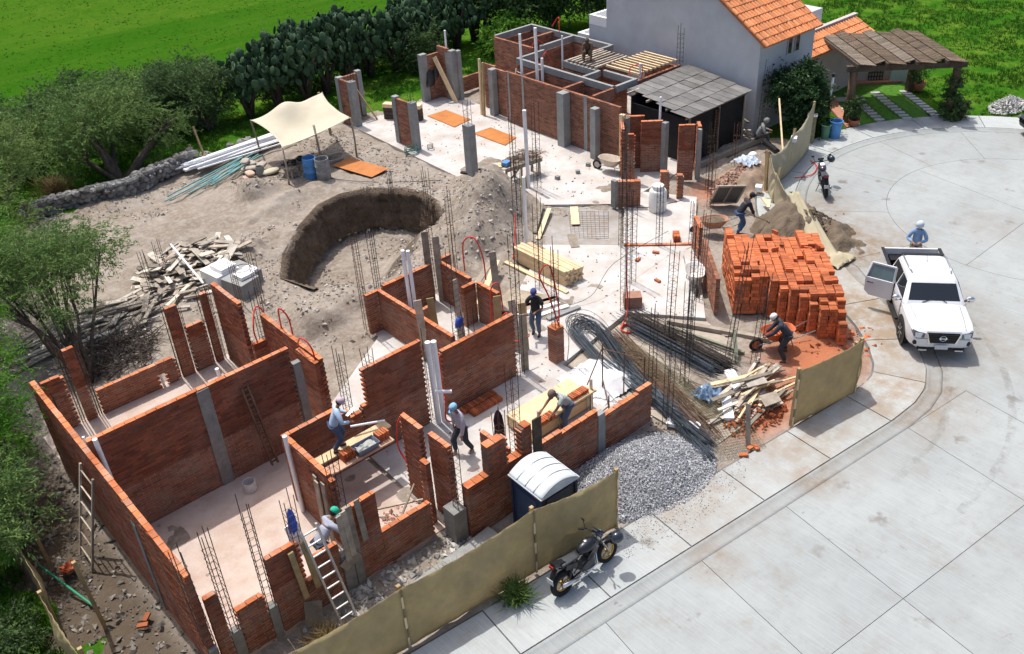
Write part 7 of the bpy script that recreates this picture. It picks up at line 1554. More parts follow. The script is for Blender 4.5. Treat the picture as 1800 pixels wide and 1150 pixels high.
# sieve frame, box, planks by the rubble
sv = thing('sand_sieve', 'wooden framed sand sieve propped in the hollow by the wheelbarrow', 'sieve', (26.5, 19.1, 0))
for p, q in (((26.3, 19.7, .1), (26.1, 19.2, 1.0)), ((27.0, 19.0, .1), (26.8, 18.5, 1.0)), ((26.3, 19.7, .1), (27.0, 19.0, .1)), ((26.1, 19.2, 1.0), (26.8, 18.5, 1.0)), ((26.65, 19.35, .1), (26.45, 18.85, 1.0))): wpart(sv, MB().bar(p, q, .06, .06), 'frame_bar', WOODO)
wpart(sv, MB().grid([[Vector((26.3, 19.7, .1)).lerp(Vector((27.0, 19.0, .1)), i / 6).lerp(Vector((26.1, 19.2, 1.0)).lerp(Vector((26.8, 18.5, 1.0)), i / 6), j / 6) for j in range(7)] for i in range(7)], .008), 'screen', M('sieve_screen', (.10, .10, .09), .8))
board('pale offcut on the rubble beside the sagging cloth, left', (27.5, 18.2, .35), (27.2, 17.7, .3), .14, .04, WOODN); board('pale offcut on the rubble beside the sagging cloth, right', (27.4, 17.9, .4), (27.0, 17.6, .35), .12, .04, WOODN)
setp(MB().tube([(31.9, 21.3, .35), (31.2, 20.2, .45)], .13, 12).build('black_pipe', BLACK, None, True, 40), 'short fat black pipe lying by the seated man', 'pipe'); board('concrete kerb strip in front of the shed', (28.4, 22.2, .1), (32.6, 21.9, .15), .16, .2, CONCD, cat='kerb')
for i in range(6): board('timber of the dark clutter between the shed and the house', (32.6 + random.uniform(-.5, .3), 22.6 + random.uniform(-.3, 1.2), .3 + .15 * i), (32.7 + random.uniform(-.8, .2), 23.6 + random.uniform(-.5, .5), .3 + .15 * i), .1, .06, GREY2 if i % 2 else GREY1, group='timbers between shed and house')
setp(MB().box((0, 0, 0), (.3, .22, .16)).build('box', WHITE, None, loc=(30.55, 19.1, 1.5), rz=.5), 'small white box hung on the sagging shade cloth', 'box')
setp(MB().box((0, 0, 0), (.3, .24, .2)).build('waste_bag', WHITE, None, loc=(28.2, 18.9, .3), rz=.5), 'white bag on the broken brick heap', 'bag'); setp(MB().ell((0, 0, 0), (.22, .18, .14), 9, 5).build('waste_bag', WHITE, None, True, loc=(30.1, 20.6, .55)), 'pale lump of waste at the top of the broken brick heap', 'bag')
# ------------------------------------------------------------------ vehicles
CARW = M('car_white', (.64, .645, .65), .32, var=.03, coat=.8, spec=.5); CARB = M('car_dark', (.012, .013, .016), .35, var=.1, coat=.35); GLASS = M('car_glass', (.012, .015, .018), .06, var=.1, spec=.9); TRIM = M('trim_black', (.015, .015, .016), .5, var=.2); LAMP = M('lamp_glass', (.10, .11, .13), .1, var=.4, scale=20, spec=.9); SILV = M('silver', (.55, .55, .56), .3, metal=.8, var=.1)
def section(y, w, zb, zt, zc): 
    h = [(0, zb), (w * .82, zb), (w * .965, zb + .10), (w, zb + .30), (w * 1.0, zt - .16), (w * .965, zt - .02), (w * .86, zt + .35 * (zc - zt)), (w * .45, zt + .8 * (zc - zt)), (0, zc)]
    return [(x, y, z) for x, z in h] + [(-x, y, z) for x, z in reversed(h[1:-1])]
def loft(secs):
    n = len(secs[0]); vs = [p for s in secs for p in s]; fs = [(k * n + i, k * n + (i + 1) % n, (k + 1) * n + (i + 1) % n, (k + 1) * n + i) for k in range(len(secs) - 1) for i in range(n)]
    fs.append(tuple(range(n))[::-1]); fs.append(tuple((len(secs) - 1) * n + i for i in range(n)))
    ysign = secs[-1][0][1] - secs[0][0][1]
    return MB().add(vs, fs if ysign > 0 and False else [tuple(reversed(f)) for f in fs] if ysign < 0 else fs)
def crect(y0, y1, w, z, c=.08): return [(w - c, y1, z), (w, y1 - c * 1.6, z), (w, y0 + c, z), (w - c, y0, z), (-w + c, y0, z), (-w, y0 + c, z), (-w, y1 - c * 1.6, z), (-w + c, y1, z)]
def cabin(parent, levels, mat, name='cab'):
    S = [crect(*l) for l in levels]; n = 8; vs = [p for s in S for p in s]; fs = [(k * n + (i + 1) % n, k * n + i, (k + 1) * n + i, (k + 1) * n + (i + 1) % n) for k in range(len(S) - 1) for i in range(n)]; fs.append(tuple((len(S) - 1) * n + i for i in range(n))[::-1])
    return MB().add(vs, fs).build(name, mat, parent, True, 28)
def pane(parent, q, mat, name, off=.008):
    q = [Vector(p) for p in q]; nn = (q[1] - q[0]).cross(q[2] - q[0]).normalized(); c = sum(q, Vector()) / len(q)
    if nn.dot(c - Vector((0, c.y * .3, 1.0))) < 0: nn = -nn
    f = tuple(range(len(q)))
    vs = [p + nn * off for p in q] + [p - nn * .03 for p in q]; k = len(q)
    return MB().add(vs, [f, tuple(k + i for i in reversed(f))] + [(i, (i + 1) % k, k + (i + 1) % k, k + i) for i in range(k)]).build(name, mat, parent)
def wheel(parent, x, y, r, w, rim=SILV, spokes=6, name='wheel'):
    mx_ = Matrix.Rotation(math.pi / 2, 3, 'Y')
    o = MB().lathe([(r * .62, -w / 2), (r * .92, -w / 2), (r, -w * .32), (r, w * .32), (r * .92, w / 2), (r * .62, w / 2)], (0, 0, 0), 24, mx_).build(name, RUBBER, parent, True, 40, loc=(x, y, r))
    s = 1 if x >= 0 else -1
    MB().lathe([(r * .63, -w * .3), (r * .63, w * .42), (r * .55, w * .44), (r * .52, w * .3), (.02, w * .26)], (0, 0, 0), 20, Matrix.Rotation(s * math.pi / 2, 3, 'Y')).build('rim', TRIM, o, True, 40)
    mb = MB()
    for k in range(spokes): a = 2 * math.pi * k / spokes; mb.bar((s * w * .42, .05 * math.cos(a), .05 * math.sin(a)), (s * w * .44, r * .58 * math.cos(a), r * .58 * math.sin(a)), .055, .02)
    mb.lathe([(r * .62, w * .40), (r * .62, w * .46), (r * .54, w * .46), (r * .54, w * .40)], (0, 0, 0), 20, Matrix.Rotation(s * math.pi / 2, 3, 'Y')); mb.build('spokes', rim, o); return o
tk = thing('pickup_truck', 'white double cab pickup truck with one rear door standing open', 'pickup truck', (24.66, 10.42, .03), R(130.2)); tk.scale = (.96, .95, .96)
body = loft([section(*s) for s in ((2.60, .70, .47, .90, .95), (2.55, .80, .42, .95, 1.0), (2.42, .87, .38, .99, 1.05), (2.15, .91, .37, 1.02, 1.09), (1.6, .925, .37, 1.04, 1.12), (1.25, .925, .36, 1.06, 1.13), (.4, .925, .36, 1.09, 1.10), (-.98, .925, .38, 1.11, 1.11))]).build('body', CARW, tk, True, 32)
# hood crease lines and gap to the wings
for s in (-1, 1): MB().tube([(s * .62, 2.5, 1.012), (s * .66, 2.0, 1.073), (s * .70, 1.3, 1.10)], .006, 5).build('hood_gap', TRIM, body)
cab = cabin(tk, [(-.98, 1.26, .89, 1.08), (-.97, 1.22, .875, 1.12, .09), (-.90, .74, .715, 1.56, .10), (-.84, .62, .665, 1.635, .11), (-.74, .42, .58, 1.675, .13), (-.5, .2, .4, 1.695, .15)], CARW)
pane(cab, [(-.75, 1.195, 1.13), (.75, 1.195, 1.13), (.635, .755, 1.555), (-.635, .755, 1.555)], GLASS, 'windshield')
for s in (-1, 1):
    pane(cab, [(s * .868, 1.02, 1.135), (s * .868, .13, 1.135), (s * .73, .13, 1.54), (s * .735, .62, 1.54)], GLASS, 'front_window'); pane(cab, [(s * .868, .06, 1.135), (s * .868, -.80, 1.135), (s * .735, -.74, 1.54), (s * .73, .06, 1.54)], TRIM if s > 0 else GLASS, 'rear_window')
    for y0, y1 in ((1.12, .10), (.08, -.86)):
        for y in (y0, y1): MB().bar((s * .929, y, .50), (s * .927, y, 1.08), .008, .012).build('door_gap', TRIM, body)
    MB().box((s * .94, .28, .93), (.03, .20, .035)).build('door_handle', CHROME, body)
    MB().box((s * .90, .05, .40), (.16, 1.9, .06)).build('running_board', TRIM, tk); MB().tube([(s * .56, .35, 1.70), (s * .60, .1, 1.735), (s * .62, -.6, 1.72), (s * .6, -.78, 1.66)], .022, 6).build('roof_rail', SILV, tk, True)
    mi = MB().ell((s * 1.06, 1.02, 1.17), (.14, .07, .10), 10, 6).build('mirror', CHROME, tk, True); MB().bar((s * .90, 1.0, 1.10), (s * 1.0, 1.02, 1.14), .05, .04).build('mirror_arm', TRIM, mi)
    for y in (1.62, -1.45): wheel(tk, s * .80, y, .385, .27); MB().lathe([(.475, 0), (.475, .004)], (s * .927, y, .41), 26, Matrix.Rotation(s * math.pi / 2, 3, 'Y')).build('wheel_arch', TRIM, tk)
    MB().box((s * .885, -1.62, .80), (.09, 1.27, .66)).build('bed_side', CARW, tk); MB().box((s * .885, -1.62, 1.135), (.10, 1.27, .02)).build('bed_rail', TRIM, tk)
    # lamps
    MB().add([(s * .50, 2.612, .93), (s * .82, 2.535, .98), (s * .86, 2.42, .93), (s * .80, 2.56, .80), (s * .52, 2.617, .78)] + [(s * .50, 2.5, .93), (s * .8, 2.4, .98), (s * .84, 2.3, .93), (s * .78, 2.45, .80), (s * .52, 2.5, .78)], [(0, 1, 2, 3, 4) if s < 0 else (4, 3, 2, 1, 0)] + [(i, 5 + i, 5 + (i + 1) % 5, (i + 1) % 5) if s < 0 else ((i + 1) % 5, 5 + (i + 1) % 5, 5 + i, i) for i in range(5)]).build('headlight', LAMP, tk)
    MB().box((s * .66, 2.575, .875), (.10, .03, .06)).build('lamp_lens', CHROME, tk); MB().ell((s * .73, 2.56, .60), (.075, .05, .085), 8, 5).build('fog_lamp', TRIM, tk, True)
    MB().bar((s * .46, 2.63, .95), (s * .36, 2.635, .63), .07, .04, 1.57).build('grille_surround', CHROME, tk)
MB().add([(-.43, 2.632, .97), (.43, 2.632, .97), (.34, 2.64, .63), (-.34, 2.64, .63), (-.43, 2.5, .97), (.43, 2.5, .97), (.34, 2.5, .63), (-.34, 2.5, .63)], [(0, 3, 2, 1), (4, 5, 6, 7), (0, 1, 5, 4), (1, 2, 6, 5), (2, 3, 7, 6), (3, 0, 4, 7)]).build('grille', TRIM, tk)
for k in range(5): MB().box((0, 2.645, .68 + k * .06), (.70 + k * .03, .012, .014)).build('grille_bar', DARK, tk)
bd = MB().tube([(.085 * math.cos(a), 2.655, .80 + .085 * math.sin(a)) for a in np.linspace(0, 2 * math.pi, 21)], .012, 6, False).box((0, 2.66, .80), (.22, .012, .04)).build('badge', CHROME, tk)
fc = bpy.data.curves.new('badge_text', 'FONT'); fc.body = 'NISSAN'; fc.size = .036; fc.align_x = 'CENTER'; fc.align_y = 'CENTER'; fc.extrude = .001
ft = bpy.data.objects.new('badge_letters', fc); fm = bpy.data.meshes.new_from_object(ft); fm.materials.clear(); fm.materials.append(TRIM); bpy.data.objects.remove(ft); fo = link('badge_letters', fm, bd, (0, 2.667, .80), (math.pi / 2, 0, math.pi))
MB().box((0, 2.60, .98), (.95, .05, .025)).build('grille_trim', CHROME, tk); MB().box((0, 2.555, .42), (1.30, .10, .09)).build('bumper_lower', TRIM, tk); MB().box((0, 2.655, .50), (.36, .015, .14)).build('number_plate', M('plate', (.55, .56, .55), .5, var=.3, scale=40), tk)
for s in (-1, 1): MB().box((s * .5, 2.64, .385), (.22, .03, .04)).build('skid_plate', SILV, tk); MB().bar((s * .05 + .3 * s, 1.21, 1.15), (s * .05 - .1, 1.10, 1.22), .02, .015).build('wiper', TRIM, tk)
MB().box((0, -1.62, .60), (1.70, 1.27, .06)).build('bed_floor', TRIM, tk); MB().box((0, -2.24, .80), (1.84, .07, .66)).build('tailgate', CARW, tk); MB().box((0, -1.03, .88), (1.7, .05, .5)).build('bed_front', TRIM, tk)
MB().box((0, -.84, 1.66), (1.25, .12, .05)).build('roof_spoiler', TRIM, tk); MB().tube([(0, -.3, 1.70), (0, -.45, 1.88)], .008, 5).build('antenna', TRIM, tk)
MB().box((.0, .0, .75), (1.6, .1, .5)).build('seat_back', TRIM, tk)
# the open rear door on the right side
op = MB().add([(.934, .06, .48), (.934, -.82, .48), (.934, -.84, 1.09), (.934, .06, 1.09), (.90, .06, .48), (.90, -.82, .48), (.90, -.84, 1.09), (.90, .06, 1.09)], [(3, 2, 1, 0), (4, 5, 6, 7), (0, 1, 5, 4), (1, 2, 6, 5), (2, 3, 7, 6), (3, 0, 4, 7)]).build('door_opening', TRIM, tk)
dr = MB(); a = R(62); dv = Vector((math.sin(a), -math.cos(a), 0)); dn = Vector((math.cos(a), math.sin(a), 0)); hg = Vector((.945, .06, 0))
def dp(u, z, t): return hg + dv * u + dn * t + Vector((0, 0, z))
prof = [(.0, .48), (.70, .48), (.86, .62), (.88, 1.10), (.0, 1.10)]
dr.add([dp(u, z, 0) for u, z in prof] + [dp(u, z, -.09) for u, z in prof], [(0, 1, 2, 3, 4), (9, 8, 7, 6, 5)] + [(i, 5 + i, 5 + (i + 1) % 5, (i + 1) % 5) for i in range(5)])
door = dr.build('rear_door', CARW, tk)
MB().bar(dp(.02, 1.1, -.045), dp(.04, 1.55, -.18), .06, .05).bar(dp(.04, 1.55, -.18), dp(.78, 1.55, -.18), .05, .05).bar(dp(.78, 1.55, -.18), dp(.87, 1.1, -.045), .06, .05).build('window_frame', CARW, door)
MB().add([dp(.05, 1.11, -.04), dp(.84, 1.11, -.04), dp(.76, 1.53, -.175), dp(.06, 1.53, -.175)], [(0, 1, 2, 3)]).build('door_window', M('tinted_glass', (.10, .14, .15), .08, spec=.9, var=.2), door)
MB().bar(dp(.60, .95, .012), dp(.80, .95, .012), .03, .035).build('door_handle', CHROME, door); MB().add([dp(u * .95 + .02, z * .96 + .02, -.094) for u, z in prof], [(4, 3, 2, 1, 0)]).build('door_lining', M('lining_grey', (.16, .16, .17), .7), door)
# a few loads in the bed
for lb, x, y, z, d, m_ in (('dark tool case in the bed of the pickup', -.3, -1.5, .78, (.6, .5, .3), DARK), ('silver box behind the cab of the pickup', .25, -1.25, 1.18, (.4, .25, .12), SILV), ('black bag in the bed of the pickup', .4, -1.9, .76, (.5, .4, .25), BLACK)):
    p = tk.matrix_basis if False else Matrix.Translation(tk.location) @ Matrix.Rotation(tk.rotation_euler.z, 4, 'Z'); q = p @ Vector((x, y, z)); setp(MB().box((0, 0, 0), d).build('load_case', m_, None, loc=tuple(q), rz=tk.rotation_euler.z), lb, 'case')
# dark car at the right edge
dc = thing('dark_car', 'dark car cut off by the right edge of the picture', 'car', (41.4, 12.8, .03), R(50.3))
loft([section(*s) for s in ((2.1, .62, .40, .68, .70), (2.0, .76, .32, .76, .78), (1.6, .84, .28, .82, .88), (.9, .86, .28, .88, .95), (-1.2, .86, .28, .92, .96), (-2.0, .80, .34, .92, .95), (-2.1, .66, .45, .86, .9))]).build('body', CARB, dc, True, 32)
cb = cabin(dc, [(-1.6, 1.05, .80, .92), (-1.2, .45, .62, 1.38, .1), (-1.0, .2, .5, 1.44, .12)], CARB); pane(cb, [(-.68, .98, .98), (.68, .98, .98), (.55, .52, 1.33), (-.55, .52, 1.33)], GLASS, 'windshield')
for s in (-1, 1):
    pane(cb, [(s * .79, .75, .98), (s * .79, -1.1, .98), (s * .63, -.95, 1.33), (s * .64, .35, 1.33)], GLASS, 'side_window'); MB().box((s * .68, 2.03, .64), (.24, .08, .12)).build('headlight', LAMP, dc); MB().box((s * .82, 1.93, .62), (.06, .12, .1)).build('turn_signal', M('amber', (.7, .25, .03), .3), dc)
    for y in (1.35, -1.3): wheel(dc, s * .76, y, .31, .22); MB().lathe([(.38, 0), (.38, .004)], (s * .862, y, .33), 24, Matrix.Rotation(s * math.pi / 2, 3, 'Y')).build('wheel_arch', TRIM, dc)
# ------------------------------------------------------------------ motorcycles
def motorcycle(lb, x, y, rz, rimmat, tankmat, tall=False):
    t = thing('motorcycle', lb, 'motorcycle', (x, y, .06), rz, 'parked motorcycles'); t.rotation_euler = (0, R(-7), rz)
    for yy, w in ((-.67, .07), (.68, .055)):
        o = MB().tube([(0, .25 * math.cos(a), .25 * math.sin(a)) for a in np.linspace(0, 2 * math.pi, 25)], w, 8, False).build('wheel', RUBBER, t, True, None, (0, yy, .31)); MB().tube([(0, .195 * math.cos(a), .195 * math.sin(a)) for a in np.linspace(0, 2 * math.pi, 25)], .026, 6, False).build('rim', rimmat, o, True); mb = MB()
        for k in range(5): a = k * 2 * math.pi / 5; mb.bar((0, .02 * math.cos(a), .02 * math.sin(a)), (0, .19 * math.cos(a), .19 * math.sin(a)), .03, .02)
        mb.lathe([(.04, -.05), (.04, .05)], (0, 0, 0), 10, Matrix.Rotation(math.pi / 2, 3, 'Y')).build('spokes', rimmat, o)
    for s in (-1, 1):
        MB().tube([(s * .085, .68, .31), (s * .085, .44, .85), (s * .08, .40, .95)], .024, 7).build('fork', SILV, t, True); MB().tube([(s * .09, -.67, .31), (s * .10, -.2, .38)], .022, 6).build('swingarm', TRIM, t); MB().tube([(s * .12, -.55, .42), (s * .11, -.38, .75)], .03, 7).build('shock', DARK, t)
        MB().tube([(s * .05, .40, .98), (s * .22, .36, 1.02), (s * .36, .26, 1.0)], .014, 6).build('handlebar', TRIM, t, True); MB().tube([(s * .26, .32, 1.0), (s * .37, .25, 1.0)], .022, 7).build('grip', RUBBER, t); m_ = MB().tube([(s * .24, .34, 1.02), (s * .30, .36, 1.20)], .008, 5).build('mirror_stem', TRIM, t); MB().ell((s * .31, .36, 1.23), (.06, .02, .04), 8, 5).build('mirror', DARK, m_, True)
        MB().tube([(s * .06, .38, .86), (s * .13, .1, .60), (s * .12, -.2, .45), (s * .1, -.45, .66), (s * .06, -.75, .80)], .02, 6).build('frame_tube', TRIM, t, True); MB().box((s * .16, -.10, .33), (.1, .05, .025)).build('footpeg', SILV, t)
    MB().ell((0, .13, .83), (.155, .30, .145), 14, 8).build('tank', tankmat, t, True); MB().ell((0, .1, .97), (.05, .05, .02), 10, 4).build('tank_cap', SILV, t, True)
    P = [[(xx * (.13 - .03 * max(0, -u)), -.18 - .34 * (1 + u) / 1.0 * .95, .79 + .03 * math.cos(xx * 1.4) + .05 * (1 + u) * .8) for xx in (-1, -.8, -.4, 0, .4, .8, 1)] for u in np.linspace(-1, .55, 7)]
    MB().grid(P, .06).build('seat', M('seat_vinyl', (.05, .055, .06), .55, var=.2), t, True); MB().bar((0, -.55, .82), (0, -.86, .93), .15, .08).build('tail', tankmat, t); MB().box((0, -.90, .90), (.12, .03, .05)).build('tail_light', M('red_lens', (.3, .02, .02), .2), t); MB().bar((0, -.80, .80), (0, -.98, .52), .13, .015).build('rear_fender', TRIM, t); MB().box((0, -.985, .56), (.19, .012, .13)).build('number_plate', MATS['plate'], t)
    MB().box((0, .04, .43), (.22, .34, .28)).build('engine', M('engine_grey', (.10, .10, .105), .5, metal=.4, var=.3), t); MB().bar((0, .12, .55), (0, .22, .72), .15, .16).build('cylinder', MATS['engine_grey'], t); MB().tube([(.08, .28, .60), (.12, .26, .3), (.15, -.1, .25), (.17, -.35, .30)], .022, 7).build('exhaust_pipe', CHROME, t, True); MB().tube([(.17, -.35, .31), (.18, -.80, .43)], [.045, .055], 9).build('muffler', SILV, t, True)
    MB().ell((0, .52, .90), (.09, .10, .10), 10, 6).build('headlight', LAMP, t, True); MB().bar((0, .50, 1.0), (0, .44, 1.10), .22, .02).build('windscreen', TRIM, t); MB().grid([[(xx, .68 + .33 * math.cos(a), .31 + .33 * math.sin(a)) for xx in (-.06, 0, .06)] for a in np.linspace(.4, 2.2, 8)], .008).build('front_fender', tankmat, t, True); MB().box((0, .42, 1.04), (.12, .06, .06)).build('instrument', DARK, t); MB().tube([(-.12, -.05, .3), (-.28, -.12, 0)], .014, 6).build('kickstand', TRIM, t)
    for s in (-1, 1): MB().bar((s * .1, .3, .72), (s * .13, .02, .56), .03, .16).build('side_panel', tankmat, t); MB().bar((s * .12, -.3, .66), (s * .11, -.6, .74), .03, .12).build('tail_panel', tankmat, t)
    return t
motorcycle('black motorcycle with gold wheels parked before the olive fence', 10.03, 10.12, R(-91), M('gold_rim', (.45, .30, .10), .35, metal=.7, var=.1), CARB)
b2 = motorcycle('dark motorcycle parked in the turning circle gutter, seen from behind', 30.15, 17.35, R(-48.7), DARK, M('tank_violet', (.03, .02, .035), .3, coat=1.0))
MB().box((0, .13, .985), (.14, .24, .012)).build('tank_sticker', WHITE, b2)
def helmet(lb, x, y, z, rz):
    t = thing('helmet', lb, 'helmet', (x, y, z), rz, 'helmets on the motorcycles'); MB().ell((0, 0, 0), (.135, .165, .14), 14, 9).build('shell', M('helmet_blue', (.012, .02, .03), .2, coat=1.0, var=.1), t, True); P = [[(.13 * math.sin(a), .158 * math.cos(a) + .012, .075 * v + .02) for v in (-.6, 0, .6)] for a in np.linspace(-1.1, 1.1, 9)]; MB().grid(P, .01).build('visor', GLASS, t, True); MB().ell((0, .1, -.08), (.09, .08, .05), 10, 5).build('chin_guard', BLACK, t, True)
helmet('round dark helmet hanging on the handlebar of the black motorcycle with gold wheels', 10.72, 9.86, .98, 1.0); helmet('dark helmet hanging on the handlebar of the motorcycle in the turning circle', 30.72, 17.5, 1.08, -.4)
# ------------------------------------------------------------------ people
SKIN = M('skin', (.30, .155, .095), .6, var=.08); SKIND = M('skin_dark', (.20, .10, .06), .6, var=.08); HAIR = M('hair', (.012, .010, .009), .7)
SHOE = M('shoe', (.05, .04, .035), .8); SHOEW = M('shoe_dusty', (.36, .33, .30), .9)
def ik(a, b, l1, l2, pole):
    a, b, pole = Vector(a), Vector(b), Vector(pole); d = b - a; D = min(d.length, (l1 + l2) * .995); dn = d.normalized(); b = a + dn * D
    k = (l1 * l1 - l2 * l2 + D * D) / (2 * D); h = math.sqrt(max(1e-6, l1 * l1 - k * k)); p = pole - dn * pole.dot(dn); p = p.normalized() if p.length > 1e-6 else Vector((0, 0, 1)); return a + dn * k + p * h, b
def skin(name, verts, edges, radii, mat, parent, root=0, lv=2):
    me = bpy.data.meshes.new(name); me.from_pydata([tuple(v) for v in verts], edges, []); me.materials.append(mat); o = link(name, me, parent)
    sm = o.modifiers.new('Skin', 'SKIN'); sm.use_smooth_shade = True; sm.branch_smoothing = .6
    for i, r in enumerate(radii): d = me.skin_vertices[0].data[i]; d.radius = r if isinstance(r, tuple) else (r, r); d.use_root = (i == root)
    ss = o.modifiers.new('Subdivision', 'SUBSURF'); ss.levels = lv; ss.render_levels = lv; return o
def person(label, loc, face, hip=.90, lean=.08, side=0.0, feet=((-.11, .02), (.11, -.02)), hands=((-.25, .16, .86), (.25, .16, .86)), shirt=(.3, .3, .3), trousers=(.08, .10, .14), cap=None, hood=None, sleeves=True, skinm=None, shoes=None, look=.25, hipoff=(0, 0), footz=(0, 0), kneep=None, brim=True, s=1.0, turn=0.0):
    sk = skinm or SKIN
    t = thing('person', label, 'person', loc, math.atan2(face[1], face[0]) - math.pi / 2); t.scale = (s, s, s)
    pel = Vector((hipoff[0], hipoff[1], hip)); up = Vector((math.sin(side), math.sin(lean), math.cos(lean) * math.cos(side))).normalized(); rt = Vector((1, 0, 0)); rt = (rt - up * rt.dot(up)).normalized(); fw = up.cross(rt)
    waist = pel + up * .16; chest = pel + up * .36; neck = pel + up * .52; hd = (up + Vector((0, look * .6, -look * .1))).normalized(); head = neck + hd * .13; crown_ = neck + hd * .225
    sh = [chest + up * .085 + rt * (x * .175) for x in (-1, 1)]; hp = [pel + Vector((x * .09, 0, -.02)) for x in (-1, 1)]; an = []; kn = []; el = []; wr = []
    for i, x in enumerate((-1, 1)):
        f = Vector((feet[i][0], feet[i][1], .085 + footz[i])); k, a = ik(hp[i], f, .43, .415, kneep or Vector((x * .15, 1, .1))); kn.append(k); an.append(a)
        e, w = ik(sh[i], hands[i], .285, .255, Vector((x * .8, -.6, -.5))); el.append(e); wr.append(w)
    # body: one continuous surface from head to toes with fingers
    V = [pel, waist, chest, neck, head, crown_]; E_ = [(0, 1), (1, 2), (2, 3), (3, 4), (4, 5)]; Rr = [.10, (.105, .085), (.105, .08), .05, (.078, .092), (.06, .07)]
    nose = head + hd * .02 + fw * .105; V.append(nose); E_.append((4, 6)); Rr.append(.014)
    for i in (0, 1):
        b = len(V); V += [sh[i], el[i], wr[i]]; E_ += [(2, b), (b, b + 1), (b + 1, b + 2)]; Rr += [.042, .038, .028]
        dd = (wr[i] - el[i]).normalized(); palm = wr[i] + dd * .075; V.append(palm); E_.append((b + 2, b + 3)); Rr.append((.036, .018))
        sd = dd.cross(Vector((0, 0, 1))); sd = sd.normalized() if sd.length > .1 else Vector((1, 0, 0)); dnv = dd.cross(sd).normalized()
        if dnv.z > 0: dnv = -dnv
        for q, (o, l) in enumerate(((-.03, .062), (-.01, .075), (.011, .07), (.03, .055))):
            c = len(V); V += [palm + sd * o + dd * l * .55 + dnv * .008, palm + sd * o + dd * l * .85 + dnv * .035]; E_ += [(b + 3, c), (c, c + 1)]; Rr += [.009, .0075]
        c = len(V); V += [wr[i] + dd * .03 + sd * .042, wr[i] + dd * .07 + sd * .055 + dnv * .02]; E_ += [(b + 2, c), (c, c + 1)]; Rr += [.011, .009]
    for i in (0, 1):
        b = len(V); V += [hp[i], kn[i], an[i], an[i] + Vector((0, .13, -.045))]; E_ += [(0, b), (b, b + 1), (b + 1, b + 2), (b + 2, b + 3)]; Rr += [.088, .058, .042, .036]
    skin('body', V, E_, Rr, sk, t)
    for x in (-1, 1): MB().ell(tuple(head + hd * .02 + fw * .083 + rt * (x * .032)), (.012, .008, .009), 6, 4).build('eye', HAIR, t); MB().ell(tuple(head + rt * (x * .082) - hd * .005), (.012, .022, .03), 6, 4).build('ear', sk, t, True)
    sc_ = M('shirt_%d%d%d' % tuple(int(c * 99) for c in shirt), shirt, .9, var=.12, scale=12, bump=.25, bscale=9); tc = M('trousers_%d%d%d' % tuple(int(c * 99) for c in trousers), trousers, .9, var=.18, scale=10, bump=.25, bscale=9)
    V = [pel - up * .06, waist, chest, chest + up * .095, neck + up * .0]; E_ = [(0, 1), (1, 2), (2, 3), (3, 4)]; Rr = [(.155, .125), (.155, .125), (.17, .13), (.13, .10), .066]
    for i in (0, 1):
        b = len(V); k = 1.0 if sleeves else .55; V += [sh[i], el[i] if sleeves else sh[i].lerp(el[i], .75)]; E_ += [(3, b), (b, b + 1)]; Rr += [.086, .062 if sleeves else .07]
        if sleeves: V.append(el[i].lerp(wr[i], .95)); E_.append((b + 1, b + 2)); Rr.append(.044)
    skin('shirt', V, E_, Rr, sc_, t, root=1)
    V = [pel + up * .03]; E_ = []; Rr = [(.145, .12)]
    for i in (0, 1):
        b = len(V); V += [hp[i] - Vector((0, 0, .05)), kn[i], an[i] + Vector((0, 0, .015))]; E_ += [(0, b), (b, b + 1), (b + 1, b + 2)]; Rr += [.108, .078, .066]
    skin('trousers', V, E_, Rr, tc, t)
    for i in (0, 1): skin('shoe', [an[i] + Vector((0, -.035, -.05)), an[i] + Vector((0, .06, -.05)), an[i] + Vector((0, .16, -.055))], [(0, 1), (1, 2)], [.042, .048, .036], shoes or SHOE, t, lv=1)
    Mh = Matrix((rt, fw, hd)).transposed() if False else Matrix((rt, hd.cross(rt).normalized(), hd)).transposed()
    if Mh.col[1].dot(Vector((0, 1, 0))) < 0: Mh = Matrix((-rt, hd.cross(-rt).normalized(), hd)).transposed()
    MB().ell(tuple(head + hd * .045 - Mh.col[1] * .012), (.088, .102, .095), 12, 8, Mh).build('hair', HAIR, t, True)
    if cap:
        cm = M('cap_%d%d%d' % tuple(int(c * 99) for c in cap), cap, .85, var=.12, scale=20); prof = [(.102, -.01), (.106, .03), (.098, .07), (.07, .10), (.02, .115)]
        cp_ = MB().lathe(prof, tuple(head + hd * .05 - Mh.col[1] * .005), 14, Mh @ Matrix.Diagonal((.92, 1.08, 1))).build('cap', cm, t, True)
        if brim: MB().grid([[head + hd * (.047 - .012 * v) + Mh.col[0] * (math.sin(a) * (.085 - .01 * v)) + Mh.col[1] * (.075 * math.cos(a) + .035 + .075 * v * math.cos(a)) for v in (0, .5, 1)] for a in np.linspace(-1.2, 1.2, 9)], .008).build('brim', cm, cp_, True)
    if hood:
        hm = M('hood_%d%d%d' % tuple(int(c * 99) for c in hood), hood, .9, var=.1, scale=15); MB().ell(tuple(head + hd * .035 - Mh.col[1] * .03), (.118, .125, .135), 12, 8, Mh).build('hood', hm, t, True)
    return t
person('bricklayer in pale blue shirt and pinkish cap standing on the planks', (7.85, 16.35, 1.243), (.93, -.36), s=.93, hip=.86, lean=.32, feet=((-.13, .08), (.10, -.12)), hands=((-.16, .42, .98), (.2, .40, .95)), shirt=(.40, .52, .66), trousers=(.07, .10, .17), cap=(.50, .38, .44), look=.5)
